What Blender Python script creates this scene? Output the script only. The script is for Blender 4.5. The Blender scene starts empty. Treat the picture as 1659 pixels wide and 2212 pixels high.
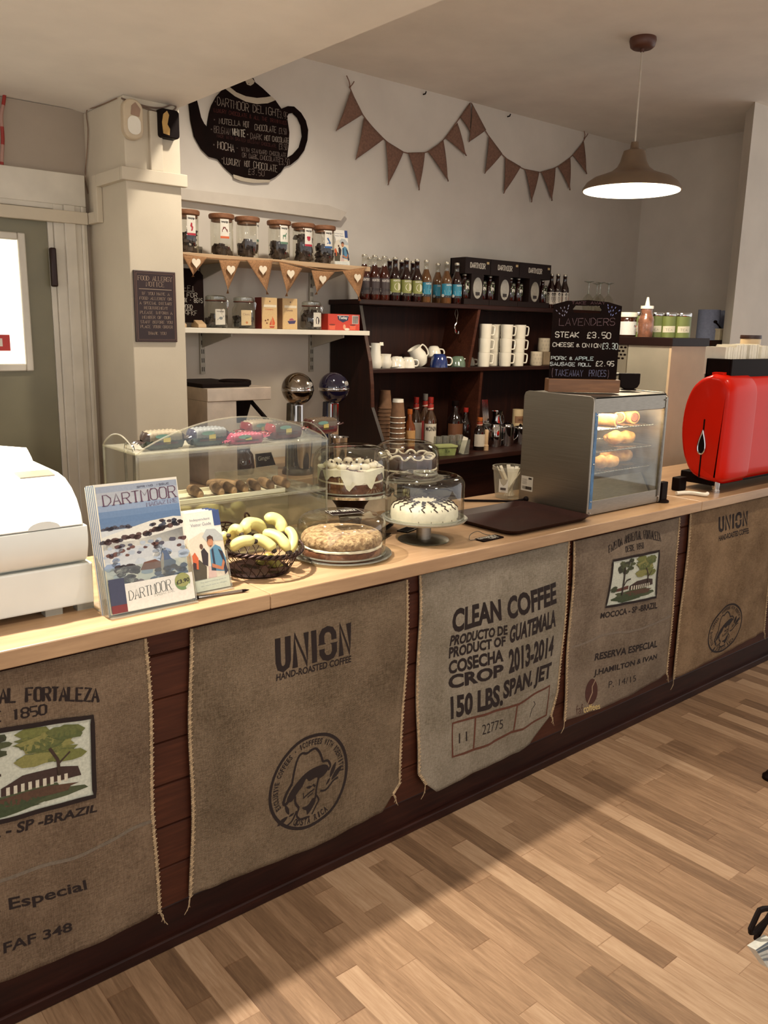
import bpy, bmesh, math, random
from math import sin, cos, pi, radians, sqrt, atan2
from mathutils import Vector, Matrix
random.seed(7)
scene = bpy.context.scene
COL = scene.collection

# ------------------------------------------------------------------ camera
FPX, YAW, PITCH, ROLL = 1805.8, radians(50.0324), radians(12.3043), radians(1.17577)
EYE = Vector((0.0, -1.81, 1.60))
_f = Vector((cos(YAW)*cos(PITCH), sin(YAW)*cos(PITCH), -sin(PITCH)))
_r = Vector((sin(YAW), -cos(YAW), 0)); _u = _r.cross(_f)
RGT = cos(ROLL)*_r + sin(ROLL)*_u
UPV = -sin(ROLL)*_r + cos(ROLL)*_u
cam_data = bpy.data.cameras.new('camera'); cam = bpy.data.objects.new('camera', cam_data); COL.objects.link(cam)
cam.matrix_world = Matrix(((RGT.x, UPV.x, -_f.x, EYE.x), (RGT.y, UPV.y, -_f.y, EYE.y), (RGT.z, UPV.z, -_f.z, EYE.z), (0, 0, 0, 1)))
cam_data.sensor_fit = 'VERTICAL'; cam_data.sensor_height = 24.0; cam_data.lens = FPX/2212*24.0
cam_data.clip_start = 0.05
scene.camera = cam

# ------------------------------------------------------------------ exposure, world, lamps of the room, added fill lights
scene.view_settings.view_transform = 'Standard'; scene.view_settings.look = 'None'
scene.view_settings.exposure = 0.0; scene.view_settings.gamma = 1.0
try:
    scene.cycles.transparent_max_bounces = 40; scene.cycles.max_bounces = 8
    scene.cycles.sample_clamp_indirect = 4.0
except Exception: pass
world = bpy.data.worlds.new('room_daylight'); scene.world = world; world.use_nodes = True
world.node_tree.nodes['Background'].inputs[0].default_value = (1.0, 0.965, 0.93, 1)
world.node_tree.nodes['Background'].inputs[1].default_value = 1.22

def lamp(name, kind, loc, power, col=(1, .80, .56), size=.1, aim=None, spot=None, blend=.5):
    d = bpy.data.lights.new(name, kind); d.energy = power; d.color = col
    if kind == 'AREA': d.size = size
    else: d.shadow_soft_size = size
    if kind == 'SPOT': d.spot_size = radians(spot or 90); d.spot_blend = blend
    o = bpy.data.objects.new(name, d); COL.objects.link(o); o.location = loc
    if aim is not None:
        o.rotation_euler = (Vector(aim)-Vector(loc)).to_track_quat('-Z', 'Y').to_euler()
    return o
LC = (1, .9, .76)
lamp('ceiling_spot', 'SPOT', (0.62, 0.38, 2.43), 400, LC, .035, aim=(0.78, -.25, 0), spot=86, blend=.7)
for lx_, lz_, pw_, lc_ in ((0.30, 2.42, 34, LC), (1.35, 2.42, 34, LC), (2.45, 2.93, 62, LC), (3.65, 2.93, 66, (1, .82, .60))):
    lamp('counter_front_spot', 'SPOT', (lx_, -0.80, lz_), pw_, lc_, .03, aim=(lx_+.08, 0.0, .55), spot=66, blend=.6)
lamp('added_fill_light', 'POINT', (-0.6, -2.9, 1.75), 22, (1, .93, .84), .15)  # two unseen fill lights, added to brighten ceiling and walls
lamp('added_fill_light', 'POINT', (1.3, -2.5, 1.85), 34, (1, .93, .84), .15)
lamp('counter_spot', 'SPOT', (1.95, 0.80, 2.93), 90, LC, .05, aim=(2.3, 1.5, 1.2), spot=120, blend=.8)

# ------------------------------------------------------------------ pixel of the photograph -> point on a plane of the place
def ray(px, py):
    return RGT*((px-829.5)/FPX) - UPV*((py-1106)/FPX) + _f
def AZ(px, py, z): d = ray(px, py); return EYE + d*((z-EYE.z)/d.z)
def AY(px, py, y): d = ray(px, py); return EYE + d*((y-EYE.y)/d.y)
def AX(px, py, x): d = ray(px, py); return EYE + d*((x-EYE.x)/d.x)

# ------------------------------------------------------------------ materials
def lin(c):
    return tuple(((v/255)/12.92 if v/255 <= .04045 else ((v/255+.055)/1.055)**2.4) for v in c)
MATS = {}
class NT:
    def __init__(s, name):
        s.m = bpy.data.materials.new(name); s.m.use_nodes = True; s.t = s.m.node_tree
        s.b = s.t.nodes['Principled BSDF']; s.out = s.t.nodes['Material Output']
    def n(s, typ, **kw):
        nd = s.t.nodes.new(typ)
        for k, v in kw.items():
            if k.startswith('i_'): nd.inputs[int(k[2:])].default_value = v
            else: setattr(nd, k, v)
        return nd
    def l(s, a, b): s.t.links.new(a, b)
    def math(s, op, a, b=None, c=None):
        nd = s.n('ShaderNodeMath', operation=op)
        for i, v in enumerate((a, b, c)):
            if v is None: continue
            if isinstance(v, (int, float)): nd.inputs[i].default_value = v
            else: s.l(v, nd.inputs[i])
        return nd.outputs[0]
    def ramp(s, fac, stops):
        r = s.n('ShaderNodeValToRGB'); e = r.color_ramp.elements
        while len(e) < len(stops): e.new(.5)
        for el, (p, c) in zip(e, stops): el.position = p; el.color = (*lin(c), 1)
        s.l(fac, r.inputs[0]); return r.outputs[0]
    def noise(s, scale, stretch=None, detail=3, coord='Object', rough=.55):
        tc = s.n('ShaderNodeTexCoord'); nz = s.n('ShaderNodeTexNoise'); nz.inputs['Scale'].default_value = scale
        nz.inputs['Detail'].default_value = detail; nz.inputs['Roughness'].default_value = rough
        if stretch:
            mp = s.n('ShaderNodeMapping'); mp.inputs['Scale'].default_value = stretch
            s.l(tc.outputs[coord], mp.inputs[0]); s.l(mp.outputs[0], nz.inputs['Vector'])
        else: s.l(tc.outputs[coord], nz.inputs['Vector'])
        return nz.outputs['Fac']
    def bump(s, fac, strength=.2, dist=.01):
        b = s.n('ShaderNodeBump'); b.inputs['Strength'].default_value = strength; b.inputs['Distance'].default_value = dist
        s.l(fac, b.inputs['Height']); s.l(b.outputs[0], s.b.inputs['Normal'])
def mat(name, c, rough=.5, metal=0.0, var=.10, scale=9.0, stretch=None, bump=0.0, bdist=.004, c2=None, coat=0, emit=0, spec=.5, alpha=1, sss=0):
    if name in MATS: return MATS[name]
    t = NT(name); b = t.b
    lo = tuple(max(0, v*(1-var)) for v in c) if c2 is None else c2
    hi = tuple(min(255, v*(1+var*.6)) for v in c) if c2 is None else c
    fac = t.noise(scale, stretch)
    col = t.ramp(fac, [(.32, lo), (.68, hi)])
    t.l(col, b.inputs['Base Color'])
    b.inputs['Roughness'].default_value = rough; b.inputs['Metallic'].default_value = metal
    b.inputs['Specular IOR Level'].default_value = spec
    if coat: b.inputs['Coat Weight'].default_value = coat; b.inputs['Coat Roughness'].default_value = .05
    if bump: t.bump(fac, bump, bdist)
    if emit:
        t.l(col, b.inputs['Emission Color']); b.inputs['Emission Strength'].default_value = emit
    if alpha < 1: b.inputs['Alpha'].default_value = alpha
    if sss: b.inputs['Subsurface Weight'].default_value = sss; b.inputs['Subsurface Scale'].default_value = .01
    MATS[name] = t.m; return t.m
def clear(name, tint=(245, 246, 240), refl=.06, edge=.5, rough=.02, haze=0.0, hazecol=(225, 222, 205), dark=None):
    """thin clear sheet: see-through with a sheen that grows at grazing angles"""
    if name in MATS: return MATS[name]
    t = NT(name); t.t.nodes.remove(t.b)
    tr = t.n('ShaderNodeBsdfTransparent'); tr.inputs[0].default_value = (*lin(tint), 1)
    gl = t.n('ShaderNodeBsdfGlossy'); gl.inputs['Roughness'].default_value = rough; gl.inputs[0].default_value = (1, 1, 1, 1)
    lw = t.n('ShaderNodeLayerWeight'); lw.inputs[0].default_value = .5
    p = t.math('POWER', lw.outputs['Facing'], 4.0)
    if dark:
        cr = t.ramp(t.math('POWER', lw.outputs['Facing'], 2.2), [(.25, tint), (.95, dark)]); t.l(cr, tr.inputs[0])
    nz = t.noise(14)
    fac = t.math('ADD', t.math('MULTIPLY', p, edge), t.math('MULTIPLY', nz, refl*2))
    mx = t.n('ShaderNodeMixShader'); t.l(fac, mx.inputs[0]); t.l(tr.outputs[0], mx.inputs[1]); t.l(gl.outputs[0], mx.inputs[2])
    o = mx
    if haze:
        df = t.n('ShaderNodeBsdfDiffuse'); df.inputs[0].default_value = (*lin(hazecol), 1)
        m2 = t.n('ShaderNodeMixShader'); m2.inputs[0].default_value = haze
        t.l(mx.outputs[0], m2.inputs[1]); t.l(df.outputs[0], m2.inputs[2]); o = m2
    t.l(o.outputs[0], t.out.inputs[0]); MATS[name] = t.m; return t.m

def ink_mat(name, rough, var):
    t = NT(name); a = t.n('ShaderNodeVertexColor'); a.layer_name = 'Col'
    nz = t.noise(160, detail=2)
    mx = t.n('ShaderNodeMix'); mx.data_type = 'RGBA'; mx.blend_type = 'MULTIPLY'; mx.inputs[0].default_value = var
    g = t.ramp(nz, [(.3, (120, 120, 120)), (.7, (255, 255, 255))])
    t.l(a.outputs[0], mx.inputs[6]); t.l(g, mx.inputs[7]); t.l(mx.outputs[2], t.b.inputs['Base Color'])
    t.b.inputs['Roughness'].default_value = rough; MATS[name] = t.m; return t.m
INK = ink_mat('printed_paper', .45, .12)
INKCLOTH = ink_mat('ink_on_burlap', .95, .30)
CHALK = ink_mat('chalk_marks', .95, .8)

# ------------------------------------------------------------------ mesh building
class MB:
    def __init__(s): s.v = []; s.f = []
    def add(s, vs, fs, M=None):
        k = len(s.v)
        for p in vs:
            p = Vector(p); s.v.append(tuple(M @ p) if M is not None else tuple(p))
        s.f += [tuple(i+k for i in f) for f in fs]; return s
    def box(s, x0, x1, y0, y1, z0, z1, M=None):
        return s.add([(x, y, z) for x in (x0, x1) for y in (y0, y1) for z in (z0, z1)],
                     [(0, 1, 3, 2), (4, 6, 7, 5), (0, 4, 5, 1), (2, 3, 7, 6), (0, 2, 6, 4), (1, 5, 7, 3)], M)
    def bar(s, a, b, w, t=None, up=(0, 0, 1)):
        a = Vector(a); b = Vector(b); d = (b-a); L = d.length; d /= L
        u = Vector(up); x = d.cross(u)
        if x.length < 1e-4: x = d.cross(Vector((1, 0, 0)))
        x.normalize(); u = x.cross(d); t = t or w
        M = Matrix(((d.x, x.x, u.x, a.x), (d.y, x.y, u.y, a.y), (d.z, x.z, u.z, a.z), (0, 0, 0, 1)))
        return s.box(0, L, -w/2, w/2, -t/2, t/2, M)
    def lathe(s, prof, seg=28, c=(0, 0, 0), M=None, sx=1, sy=1, a0=0, a1=2*pi):
        full = abs(a1-a0) > 6.28; n = seg if full else seg+1
        vs = []; fs = []; idx = []
        for r, z in prof:
            if r < 1e-6: idx.append([len(vs)]*n); vs.append((c[0], c[1], c[2]+z))
            else:
                idx.append(list(range(len(vs), len(vs)+n)))
                for k in range(n):
                    a = a0+(a1-a0)*k/seg; vs.append((c[0]+r*cos(a)*sx, c[1]+r*sin(a)*sy, c[2]+z))
        for i in range(len(prof)-1):
            A, B = idx[i], idx[i+1]
            for k in range(seg):
                k2 = (k+1) % n
                q = [A[k], A[k2], B[k2], B[k]]; q2 = []
                for w in q:
                    if w not in q2: q2.append(w)
                if len(q2) > 2: fs.append(tuple(q2))
        return s.add(vs, fs, M)
    def cyl(s, c, r, h, seg=24, M=None, r2=None):
        r2 = r if r2 is None else r2
        return s.lathe([(0, 0), (r, 0), (r2, h), (0, h)], seg, c, M)
    def ball(s, c, r, nu=20, nv=12, M=None):
        r = (r, r, r) if isinstance(r, (int, float)) else r
        T = Matrix.Translation(c) @ Matrix.Diagonal((*r, 1))
        if M is not None: T = M @ T
        return s.lathe([(sin(pi*i/nv), -cos(pi*i/nv)) for i in range(nv+1)], nu, (0, 0, 0), T)
    def tube(s, pts, r, seg=8, closed=False, caps=True):
        pts = [Vector(p) for p in pts]; n = len(pts); vs = []; fs = []; prev = None
        for i, p in enumerate(pts):
            a = pts[(i-1) % n] if closed or i > 0 else p; b = pts[(i+1) % n] if closed or i < n-1 else p
            d = (b-a).normalized()
            if prev is None:
                ref = Vector((0, 0, 1)) if abs(d.z) < .9 else Vector((1, 0, 0)); x = d.cross(ref).normalized()
            else:
                x = prev - d*prev.dot(d); x = x.normalized() if x.length > 1e-6 else d.cross(Vector((0, 0, 1))).normalized()
            prev = x; y = d.cross(x); rr = r[i] if isinstance(r, (list, tuple)) else r
            vs += [p + x*(rr*cos(2*pi*k/seg)) + y*(rr*sin(2*pi*k/seg)) for k in range(seg)]
        for i in range(n if closed else n-1):
            j = (i+1) % n
            for k in range(seg): fs.append((i*seg+k, i*seg+(k+1) % seg, j*seg+(k+1) % seg, j*seg+k))
        if caps and not closed: fs += [tuple(range(seg-1, -1, -1)), tuple(range((n-1)*seg, n*seg))]
        return s.add(vs, fs)
    def prism(s, poly, d0, d1, fn):
        """poly in 2D, extruded between depths d0, d1; fn(u, v, d) -> point"""
        n = len(poly)
        vs = [fn(u, v, d0) for u, v in poly] + [fn(u, v, d1) for u, v in poly]
        fs = [tuple(range(n-1, -1, -1)), tuple(range(n, 2*n))] + [(i, (i+1) % n, n+(i+1) % n, n+i) for i in range(n)]
        return s.add(vs, fs)
    def grid(s, fn, nu, nv):
        vs = [fn(i/nu, j/nv) for j in range(nv+1) for i in range(nu+1)]
        fs = [(j*(nu+1)+i, j*(nu+1)+i+1, (j+1)*(nu+1)+i+1, (j+1)*(nu+1)+i) for j in range(nv) for i in range(nu)]
        return s.add(vs, fs)
    def build(s, name, m, parent=None, loc=None, smooth=35, bev=0, solid=0, fix=True):
        me = bpy.data.meshes.new(name); me.from_pydata(s.v, [], s.f)
        if fix:
            bm = bmesh.new(); bm.from_mesh(me); bmesh.ops.recalc_face_normals(bm, faces=bm.faces); bm.to_mesh(me); bm.free()
        if smooth:
            me.polygons.foreach_set('use_smooth', [True]*len(me.polygons)); me.set_sharp_from_angle(angle=radians(smooth))
        me.materials.append(m); o = bpy.data.objects.new(name, me); COL.objects.link(o)
        if parent is not None: o.parent = parent
        if loc is not None: o.location = loc
        if solid:
            md = o.modifiers.new('thick', 'SOLIDIFY'); md.thickness = solid; md.offset = 0
        if bev:
            md = o.modifiers.new('bevel', 'BEVEL'); md.width = bev; md.segments = 2; md.limit_method = 'ANGLE'; md.angle_limit = radians(40)
        return o
def fXZ(y=0.0): return lambda u, v, d: (u, d, v)
def fXY(u, v, d): return (u, v, d)
def fYZ(u, v, d): return (d, u, v)
def rrect(x0, x1, y0, y1, r, n=5):
    out = []
    for cx, cy, a in ((x1-r, y0+r, -pi/2), (x1-r, y1-r, 0), (x0+r, y1-r, pi/2), (x0+r, y0+r, pi)):
        out += [(cx+r*cos(a+pi/2*k/n), cy+r*sin(a+pi/2*k/n)) for k in range(n+1)]
    return out
def circ(cx, cy, rx, ry=None, n=24, a0=0, a1=2*pi):
    ry = ry or rx; m = n if a1-a0 > 6.28 else n+1
    return [(cx+rx*cos(a0+(a1-a0)*k/n), cy+ry*sin(a0+(a1-a0)*k/n)) for k in range(m)]
def smoothpts(pts, n=6, closed=False):
    """Catmull-Rom through 2D or 3D points"""
    P = [Vector(p) for p in pts]; out = []; N = len(P)
    for i in range(N if closed else N-1):
        a = P[(i-1) % N] if closed or i > 0 else P[i]; b = P[i]; c = P[(i+1) % N]; d = P[(i+2) % N] if closed or i+2 < N else c
        for k in range(n):
            t = k/n
            out.append(.5*((2*b)+(c-a)*t+(2*a-5*b+4*c-d)*t*t+(3*b-3*c+d-a)*t**3))
    if not closed: out.append(P[-1])
    return [tuple(p) for p in out]

# ------------------------------------------------------------------ things
def tag(o, label, cat, group=None, kind=None):
    o['label'] = label; o['category'] = cat
    if group: o['group'] = group
    if kind: o['kind'] = kind
    return o
def thing(name, label, cat, loc=(0, 0, 0), rz=0.0, group=None, rx=0.0, ry=0.0):
    o = bpy.data.objects.new(name, None); COL.objects.link(o); o.empty_display_size = .05
    o.location = loc; o.rotation_euler = (rx, ry, rz); return tag(o, label, cat, group)
def struct(name, mb, m, **kw):
    o = mb.build(name, m, **kw); o['kind'] = 'structure'; return o
def dup(root, loc, rz=None, label=None, group=None, rx=None, ry=None):
    c = root.copy(); COL.objects.link(c); c.location = loc
    e = list(root.rotation_euler)
    if rx is not None: e[0] = rx
    if ry is not None: e[1] = ry
    if rz is not None: e[2] = rz
    c.rotation_euler = e
    if label: c['label'] = label
    if group: c['group'] = group
    for ch in list(root.children):
        k = ch.copy(); COL.objects.link(k); k.parent = c
        for g in list(ch.children):
            q = g.copy(); COL.objects.link(q); q.parent = k
    return c

# ------------------------------------------------------------------ writing and printed marks
_TX = {}
def text2d(s, bold=0.0):
    key = (s, bold)
    if key in _TX: return _TX[key]
    cu = bpy.data.curves.new('t', 'FONT'); cu.body = s; cu.size = 1; cu.resolution_u = 3; cu.offset = bold; cu.fill_mode = 'FRONT'
    ob = bpy.data.objects.new('t', cu); me = bpy.data.meshes.new_from_object(ob)
    bm = bmesh.new(); bm.from_mesh(me); bmesh.ops.remove_doubles(bm, verts=bm.verts, dist=1e-5)
    bm.verts.index_update()
    V = [(v.co.x, v.co.y) for v in bm.verts]; F = [tuple(v.index for v in f.verts) for f in bm.faces]; bm.free()
    bpy.data.objects.remove(ob); bpy.data.curves.remove(cu); bpy.data.meshes.remove(me)
    xs = [p[0] for p in V]; ys = [p[1] for p in V]
    x0, x1, y0, y1 = min(xs), max(xs), min(ys), max(ys)
    V = [((x-x0)/(x1-x0), (y-y0)/(y1-y0)) for x, y in V]
    _TX[key] = (V, F, x1-x0, y1-y0); return _TX[key]
GL = {}
for tok in ("A002640|1232 B000636453403|3342413000 C4536160501103041 D00062644422000 E46060040|0333 F460600|0333 G45361605011030414323 "
            "H0600|4640|0343 I2620 J4641301001 K0600|460340 L060040 M0006234640 N00064046 O160501103041453616 P00063645443303 "
            "Q160501103041453616|2240 R00063645443303|2340 S453616050413334241301001 T0646|2620 U060110304146 V062046 W0610233046 "
            "X0640|4600 Y062346|2320 Z06460040 0160501103041453616 1152620 205163645440040 3051636454433|133342413001 43036|360242 "
            "546060333424130100 6453616050110304142331302 7064610 8130405163645443313020110304142331 9433212030516364541301 "
            "£4536261510|0040|0333 .2021 -1333 &4005162635020110204 (36242230 )16242210 *1432|1234|2224 /0046 ,2110 '2526 :2021|2425 "
            "i2024|2526 n0004|03143433|3230 g34140301103034|3410 e0232341403011030 r0004|03143433").split():
    GL[tok[0]] = [[(int(p[i]), int(p[i+1])) for i in range(0, len(p)-1, 2)] for p in tok[1:].split('|')]
def bil(q, u, v):
    a, b, c, d = q   # bottom-left, bottom-right, top-right, top-left
    return tuple((1-u)*(1-v)*a[i]+u*(1-v)*b[i]+u*v*c[i]+(1-u)*v*d[i] for i in range(2))
class Print:
    def __init__(s): s.v = []; s.f = []; s.c = []
    def poly(s, pts, col, layer=0):
        k = len(s.v); s.v += [(p[0], p[1], layer) for p in pts]; s.f.append(tuple(range(k, k+len(pts)))); s.c.append(col); return s
    def rect(s, x0, x1, y0, y1, col, layer=0): return s.poly([(x0, y0), (x1, y0), (x1, y1), (x0, y1)], col, layer)
    def mesh(s, V, F, col, layer):
        k = len(s.v); s.v += [(p[0], p[1], layer) for p in V]
        for f in F: s.f.append(tuple(i+k for i in f)); s.c.append(col)
        return s
    def panel(s, q, col, layer=0, n=8, m=8):
        """finely divided quad, for printing on bent surfaces"""
        V = [bil(q, i/n, j/m) for j in range(m+1) for i in range(n+1)]
        F = [(j*(n+1)+i, j*(n+1)+i+1, (j+1)*(n+1)+i+1, (j+1)*(n+1)+i) for j in range(m) for i in range(n)]
        return s.mesh(V, F, col, layer)
    def text(s, body, q, col, layer=1, bold=0.0, bow=0.0):
        """font lettering fitted to the quad q (bl, br, tr, tl)"""
        V, F, w, h = text2d(body, bold)
        return s.mesh([bil(q, u, v+bow*4*u*(1-u)) for u, v in V], F, col, layer)
    def textbox(s, body, x, y, h, col, layer=1, bold=0.0, wmax=None, align='l'):
        V, F, w, hh = text2d(body, bold); W = h*w/hh
        if wmax: W = min(W, wmax)
        if align == 'c': x -= W/2
        return s.text(body, ((x, y), (x+W, y), (x+W, y+h), (x, y+h)), col, layer, bold)
    def line(s, pts, w, col, layer=1, closed=False, calli=0.0):
        pts = [Vector((p[0], p[1])) for p in pts]; n = len(pts)
        if n < 2: return s
        L = []; R = []
        for i, p in enumerate(pts):
            a = pts[(i-1) % n] if closed or i else p; b = pts[(i+1) % n] if closed or i < n-1 else p
            d = b-a
            if d.length < 1e-9: d = Vector((1, 0))
            d.normalize(); nn = Vector((-d.y, d.x))
            ww = w*(1-calli*abs(d.x)) if calli else w
            L.append(p+nn*ww/2); R.append(p-nn*ww/2)
        V = [tuple(p) for p in L+R]
        F = [(i, (i+1) % n, n+(i+1) % n, n+i) for i in range(n if closed else n-1)]
        return s.mesh(V, F, col, layer)
    def hand(s, body, q, col, layer=1, w=.006, serif=False, jit=.0, calli=0.0, bow=0.0):
        """hand-drawn capitals fitted to the quad q"""
        n = len(body); adv = 1.0/max(n, 1)
        for i, ch in enumerate(body):
            if ch not in GL: continue
            j1 = random.uniform(-jit, jit); j2 = random.uniform(-jit, jit)
            nar = .30 if ch in "I1.'," else .16
            for st in GL[ch]:
                P = []
                for (x, y) in st:
                    u = (i + .10 + .78*(x/4.0))*adv; v = y/6.0 + j1 + j2*(x/4.0) + bow*4*u*(1-u)
                    P.append(bil(q, u, v))
                s.line(P, w, col, layer, calli=calli)
                if serif:
                    tw = .16*adv
                    for e, o in ((0, 1), (-1, -2)):
                        (x, y), (xo, yo) = st[e], st[o]
                        if y in (0, 6) and abs(yo-y) > abs(xo-x)*.8:
                            u = (i+.10+.78*(x/4.0))*adv
                            vb_ = y/6.0+bow*4*u*(1-u); s.line([bil(q, u-tw, vb_), bil(q, u+tw, vb_)], w*.5, col, layer)
        return s
    def refine(s, L):
        """cut long edges so that the print can follow a bent surface"""
        bm = bmesh.new(); vs = [bm.verts.new(p) for p in s.v]; ly = bm.faces.layers.int.new('ci')
        for f, i in zip(s.f, range(len(s.f))):
            try: fc = bm.faces.new([vs[k] for k in f])
            except ValueError: continue
            fc[ly] = i
        for _ in range(5):
            bmesh.ops.triangulate(bm, faces=bm.faces[:])
            ed = [e for e in bm.edges if e.calc_length() > L]
            if not ed: break
            bmesh.ops.subdivide_edges(bm, edges=ed, cuts=1)
        bm.verts.index_update()
        s.c = [s.c[f[ly]] for f in bm.faces]; s.f = [tuple(v.index for v in f.verts) for f in bm.faces]; s.v = [tuple(v.co) for v in bm.verts]; bm.free()
    def build(s, name, fn, parent=None, m=None, label=None):
        me = bpy.data.meshes.new(name); me.from_pydata([fn(*p) for p in s.v], [], s.f)
        at = me.color_attributes.new('Col', 'FLOAT_COLOR', 'CORNER'); data = []
        for p, c in zip(me.polygons, s.c): data += list((*lin(c), 1.0))*p.loop_total
        at.data.foreach_set('color', data)
        me.materials.append(m or INK); o = bpy.data.objects.new(name, me); COL.objects.link(o)
        if parent is not None: o.parent = parent
        if label: o['label'] = label
        return o
def flatXZ(x=0, y=0, z=0, step=.0006): return lambda u, v, l: (x+u, y-.0004-step*l, z+v)
def flatXY(x=0, y=0, z=0, step=.0006): return lambda u, v, l: (x+u, y+v, z+.0004+step*l)
def wrap(r, z=0, a=-pi/2, step=.0005):
    """print wrapped on a round body; u runs along the arc, centred at angle a"""
    return lambda u, v, l: ((r+.0004+step*l)*cos(a+u/r), (r+.0004+step*l)*sin(a+u/r), z+v)
def heart(w, h):
    out = []
    for k in range(28):
        t = 2*pi*k/28; out.append((w*.5*sin(t)**3, h*.5*(13*cos(t)-5*cos(2*t)-2*cos(3*t)-cos(4*t))/15.5))
    return out
# ================================================================== the room
def plaster(name, c, var=.05):
    t = NT(name); n1 = t.noise(3.5, detail=4); n2 = t.noise(240, detail=2)
    t.l(t.ramp(n1, [(.3, tuple(v*(1-var) for v in c)), (.7, c)]), t.b.inputs['Base Color'])
    t.b.inputs['Roughness'].default_value = .75; t.bump(n2, .10, .002); MATS[name] = t.m; return t.m
WALL = plaster('cream_wall_paint', (212, 204, 192)); CEIL = plaster('ceiling_paint', (240, 233, 222))
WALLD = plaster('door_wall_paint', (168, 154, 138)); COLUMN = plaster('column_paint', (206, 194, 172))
GLOSSW = mat('white_gloss_paint', (214, 206, 190), .35, var=.05, scale=6)
DARKWOOD = None
def wood(name, c_lo, c_hi, axis=0, scale=5, stretch=14, rough=.4, bump=.08, knots=.5):
    t = NT(name); st = [stretch]*3; st[axis] = 1.0
    n1 = t.noise(scale, tuple(st), detail=5, rough=.65); n2 = t.noise(scale*.6, tuple(1 if i == axis else 3 for i in range(3)), detail=2)
    f = t.math('ADD', t.math('MULTIPLY', n1, .65), t.math('MULTIPLY', n2, .35))
    t.l(t.ramp(f, [(.34, c_lo), (.52, tuple((a+b)/2 for a, b in zip(c_lo, c_hi))), (.66, c_hi)]), t.b.inputs['Base Color'])
    t.b.inputs['Roughness'].default_value = rough; t.b.inputs['Specular IOR Level'].default_value = .22 if sum(c_hi) < 230 else .45; t.bump(n1, bump, .002); MATS[name] = t.m; return t.m
DARKX = wood('dark_stained_wood', (28, 10, 7), (52, 24, 16), 0, rough=.45)
DARKZ = wood('dark_stained_wood_upright', (20, 7, 5), (44, 20, 14), 2, rough=.45)
DARKB = wood('dresser_back_wood', (30, 13, 9), (56, 27, 17), 2, scale=4, rough=.5)
CLAD = wood('brown_cladding_wood', (50, 23, 14), (80, 42, 26), 0, scale=6, rough=.5)
BEECH = wood('pale_worktop_wood', (148, 117, 88), (184, 151, 116), 0, scale=3, stretch=9, rough=.32, bump=.03)
OAK = wood('oak_block_wood', (92, 60, 36), (130, 88, 54), 0, scale=7, rough=.5)
SHELFW = wood('pale_shelf_wood', (168, 138, 104), (196, 166, 128), 0, scale=4, rough=.5)
LIDW = wood('brown_lid_wood', (104, 66, 42), (140, 94, 62), 0, scale=12, rough=.6)

def floor_mat():
    t = NT('oak_strip_floor'); tc = t.n('ShaderNodeTexCoord'); sx = t.n('ShaderNodeSeparateXYZ'); t.l(tc.outputs['Object'], sx.inputs[0])
    X, Y = sx.outputs[0], sx.outputs[1]
    row = t.math('FLOOR', t.math('DIVIDE', X, 0.068)); wn = t.n('ShaderNodeTexWhiteNoise'); wn.noise_dimensions = '1D'; t.l(row, wn.inputs['W'])
    yy = t.math('ADD', Y, t.math('MULTIPLY', wn.outputs[0], 3.0))
    ln = t.math('ADD', t.math('MULTIPLY', wn.outputs[0], .25), .36)
    yc = t.math('DIVIDE', yy, ln); colm = t.math('FLOOR', yc)
    cb = t.n('ShaderNodeCombineXYZ'); t.l(row, cb.inputs[0]); t.l(colm, cb.inputs[1])
    w2 = t.n('ShaderNodeTexWhiteNoise'); w2.noise_dimensions = '2D'; t.l(cb.outputs[0], w2.inputs['Vector'])
    # grain, shifted from block to block
    cg = t.n('ShaderNodeCombineXYZ'); t.l(t.math('MULTIPLY', X, 26.0), cg.inputs[0]); t.l(t.math('MULTIPLY', Y, 2.2), cg.inputs[1]); t.l(t.math('MULTIPLY', w2.outputs[0], 40.0), cg.inputs[2])
    nz = t.n('ShaderNodeTexNoise'); nz.inputs['Scale'].default_value = 1.6; nz.inputs['Detail'].default_value = 6; nz.inputs['Roughness'].default_value = .68; nz.inputs['Distortion'].default_value = 1.2
    t.l(cg.outputs[0], nz.inputs['Vector'])
    fine = t.n('ShaderNodeTexNoise'); fine.inputs['Scale'].default_value = 7; fine.inputs['Detail'].default_value = 3; t.l(cg.outputs[0], fine.inputs['Vector'])
    f = t.math('ADD', t.math('MULTIPLY', w2.outputs[0], .36), t.math('ADD', t.math('MULTIPLY', nz.outputs['Fac'], .55), t.math('MULTIPLY', fine.outputs['Fac'], .22)))
    c = t.ramp(f, [(.26, (90, 68, 50)), (.44, (117, 91, 68)), (.64, (148, 119, 92)), (.86, (174, 147, 119))])
    # fine dark joints
    fx = t.math('FRACT', t.math('DIVIDE', X, 0.068)); fy = t.math('FRACT', yc)
    jx = t.math('LESS_THAN', fx, .022); jy = t.math('LESS_THAN', fy, .006); j = t.math('MAXIMUM', jx, jy)
    mx = t.n('ShaderNodeMix'); mx.data_type = 'RGBA'; t.l(t.math('MULTIPLY', j, .45), mx.inputs[0]); t.l(c, mx.inputs[6]); mx.inputs[7].default_value = (*lin((92, 58, 34)), 1)
    t.l(mx.outputs[2], t.b.inputs['Base Color']); t.b.inputs['Roughness'].default_value = .42
    t.bump(t.math('SUBTRACT', nz.outputs['Fac'], t.math('MULTIPLY', j, .5)), .06, .002); return t.m
struct('floor', MB().box(-3, 8, -7, 2.3, -.06, 0), floor_mat(), smooth=0)
def prof_y(poly, y0, y1): return MB().prism(poly, y0, y1, fXZ())
struct('ceiling', prof_y([(-3, 2.47), (1.36, 2.462), (1.415, 2.454), (1.47, 2.449), (1.655, 2.446), (1.655, 3.06), (-3, 3.06)], -7, 2.3), CEIL, smooth=25)
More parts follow.
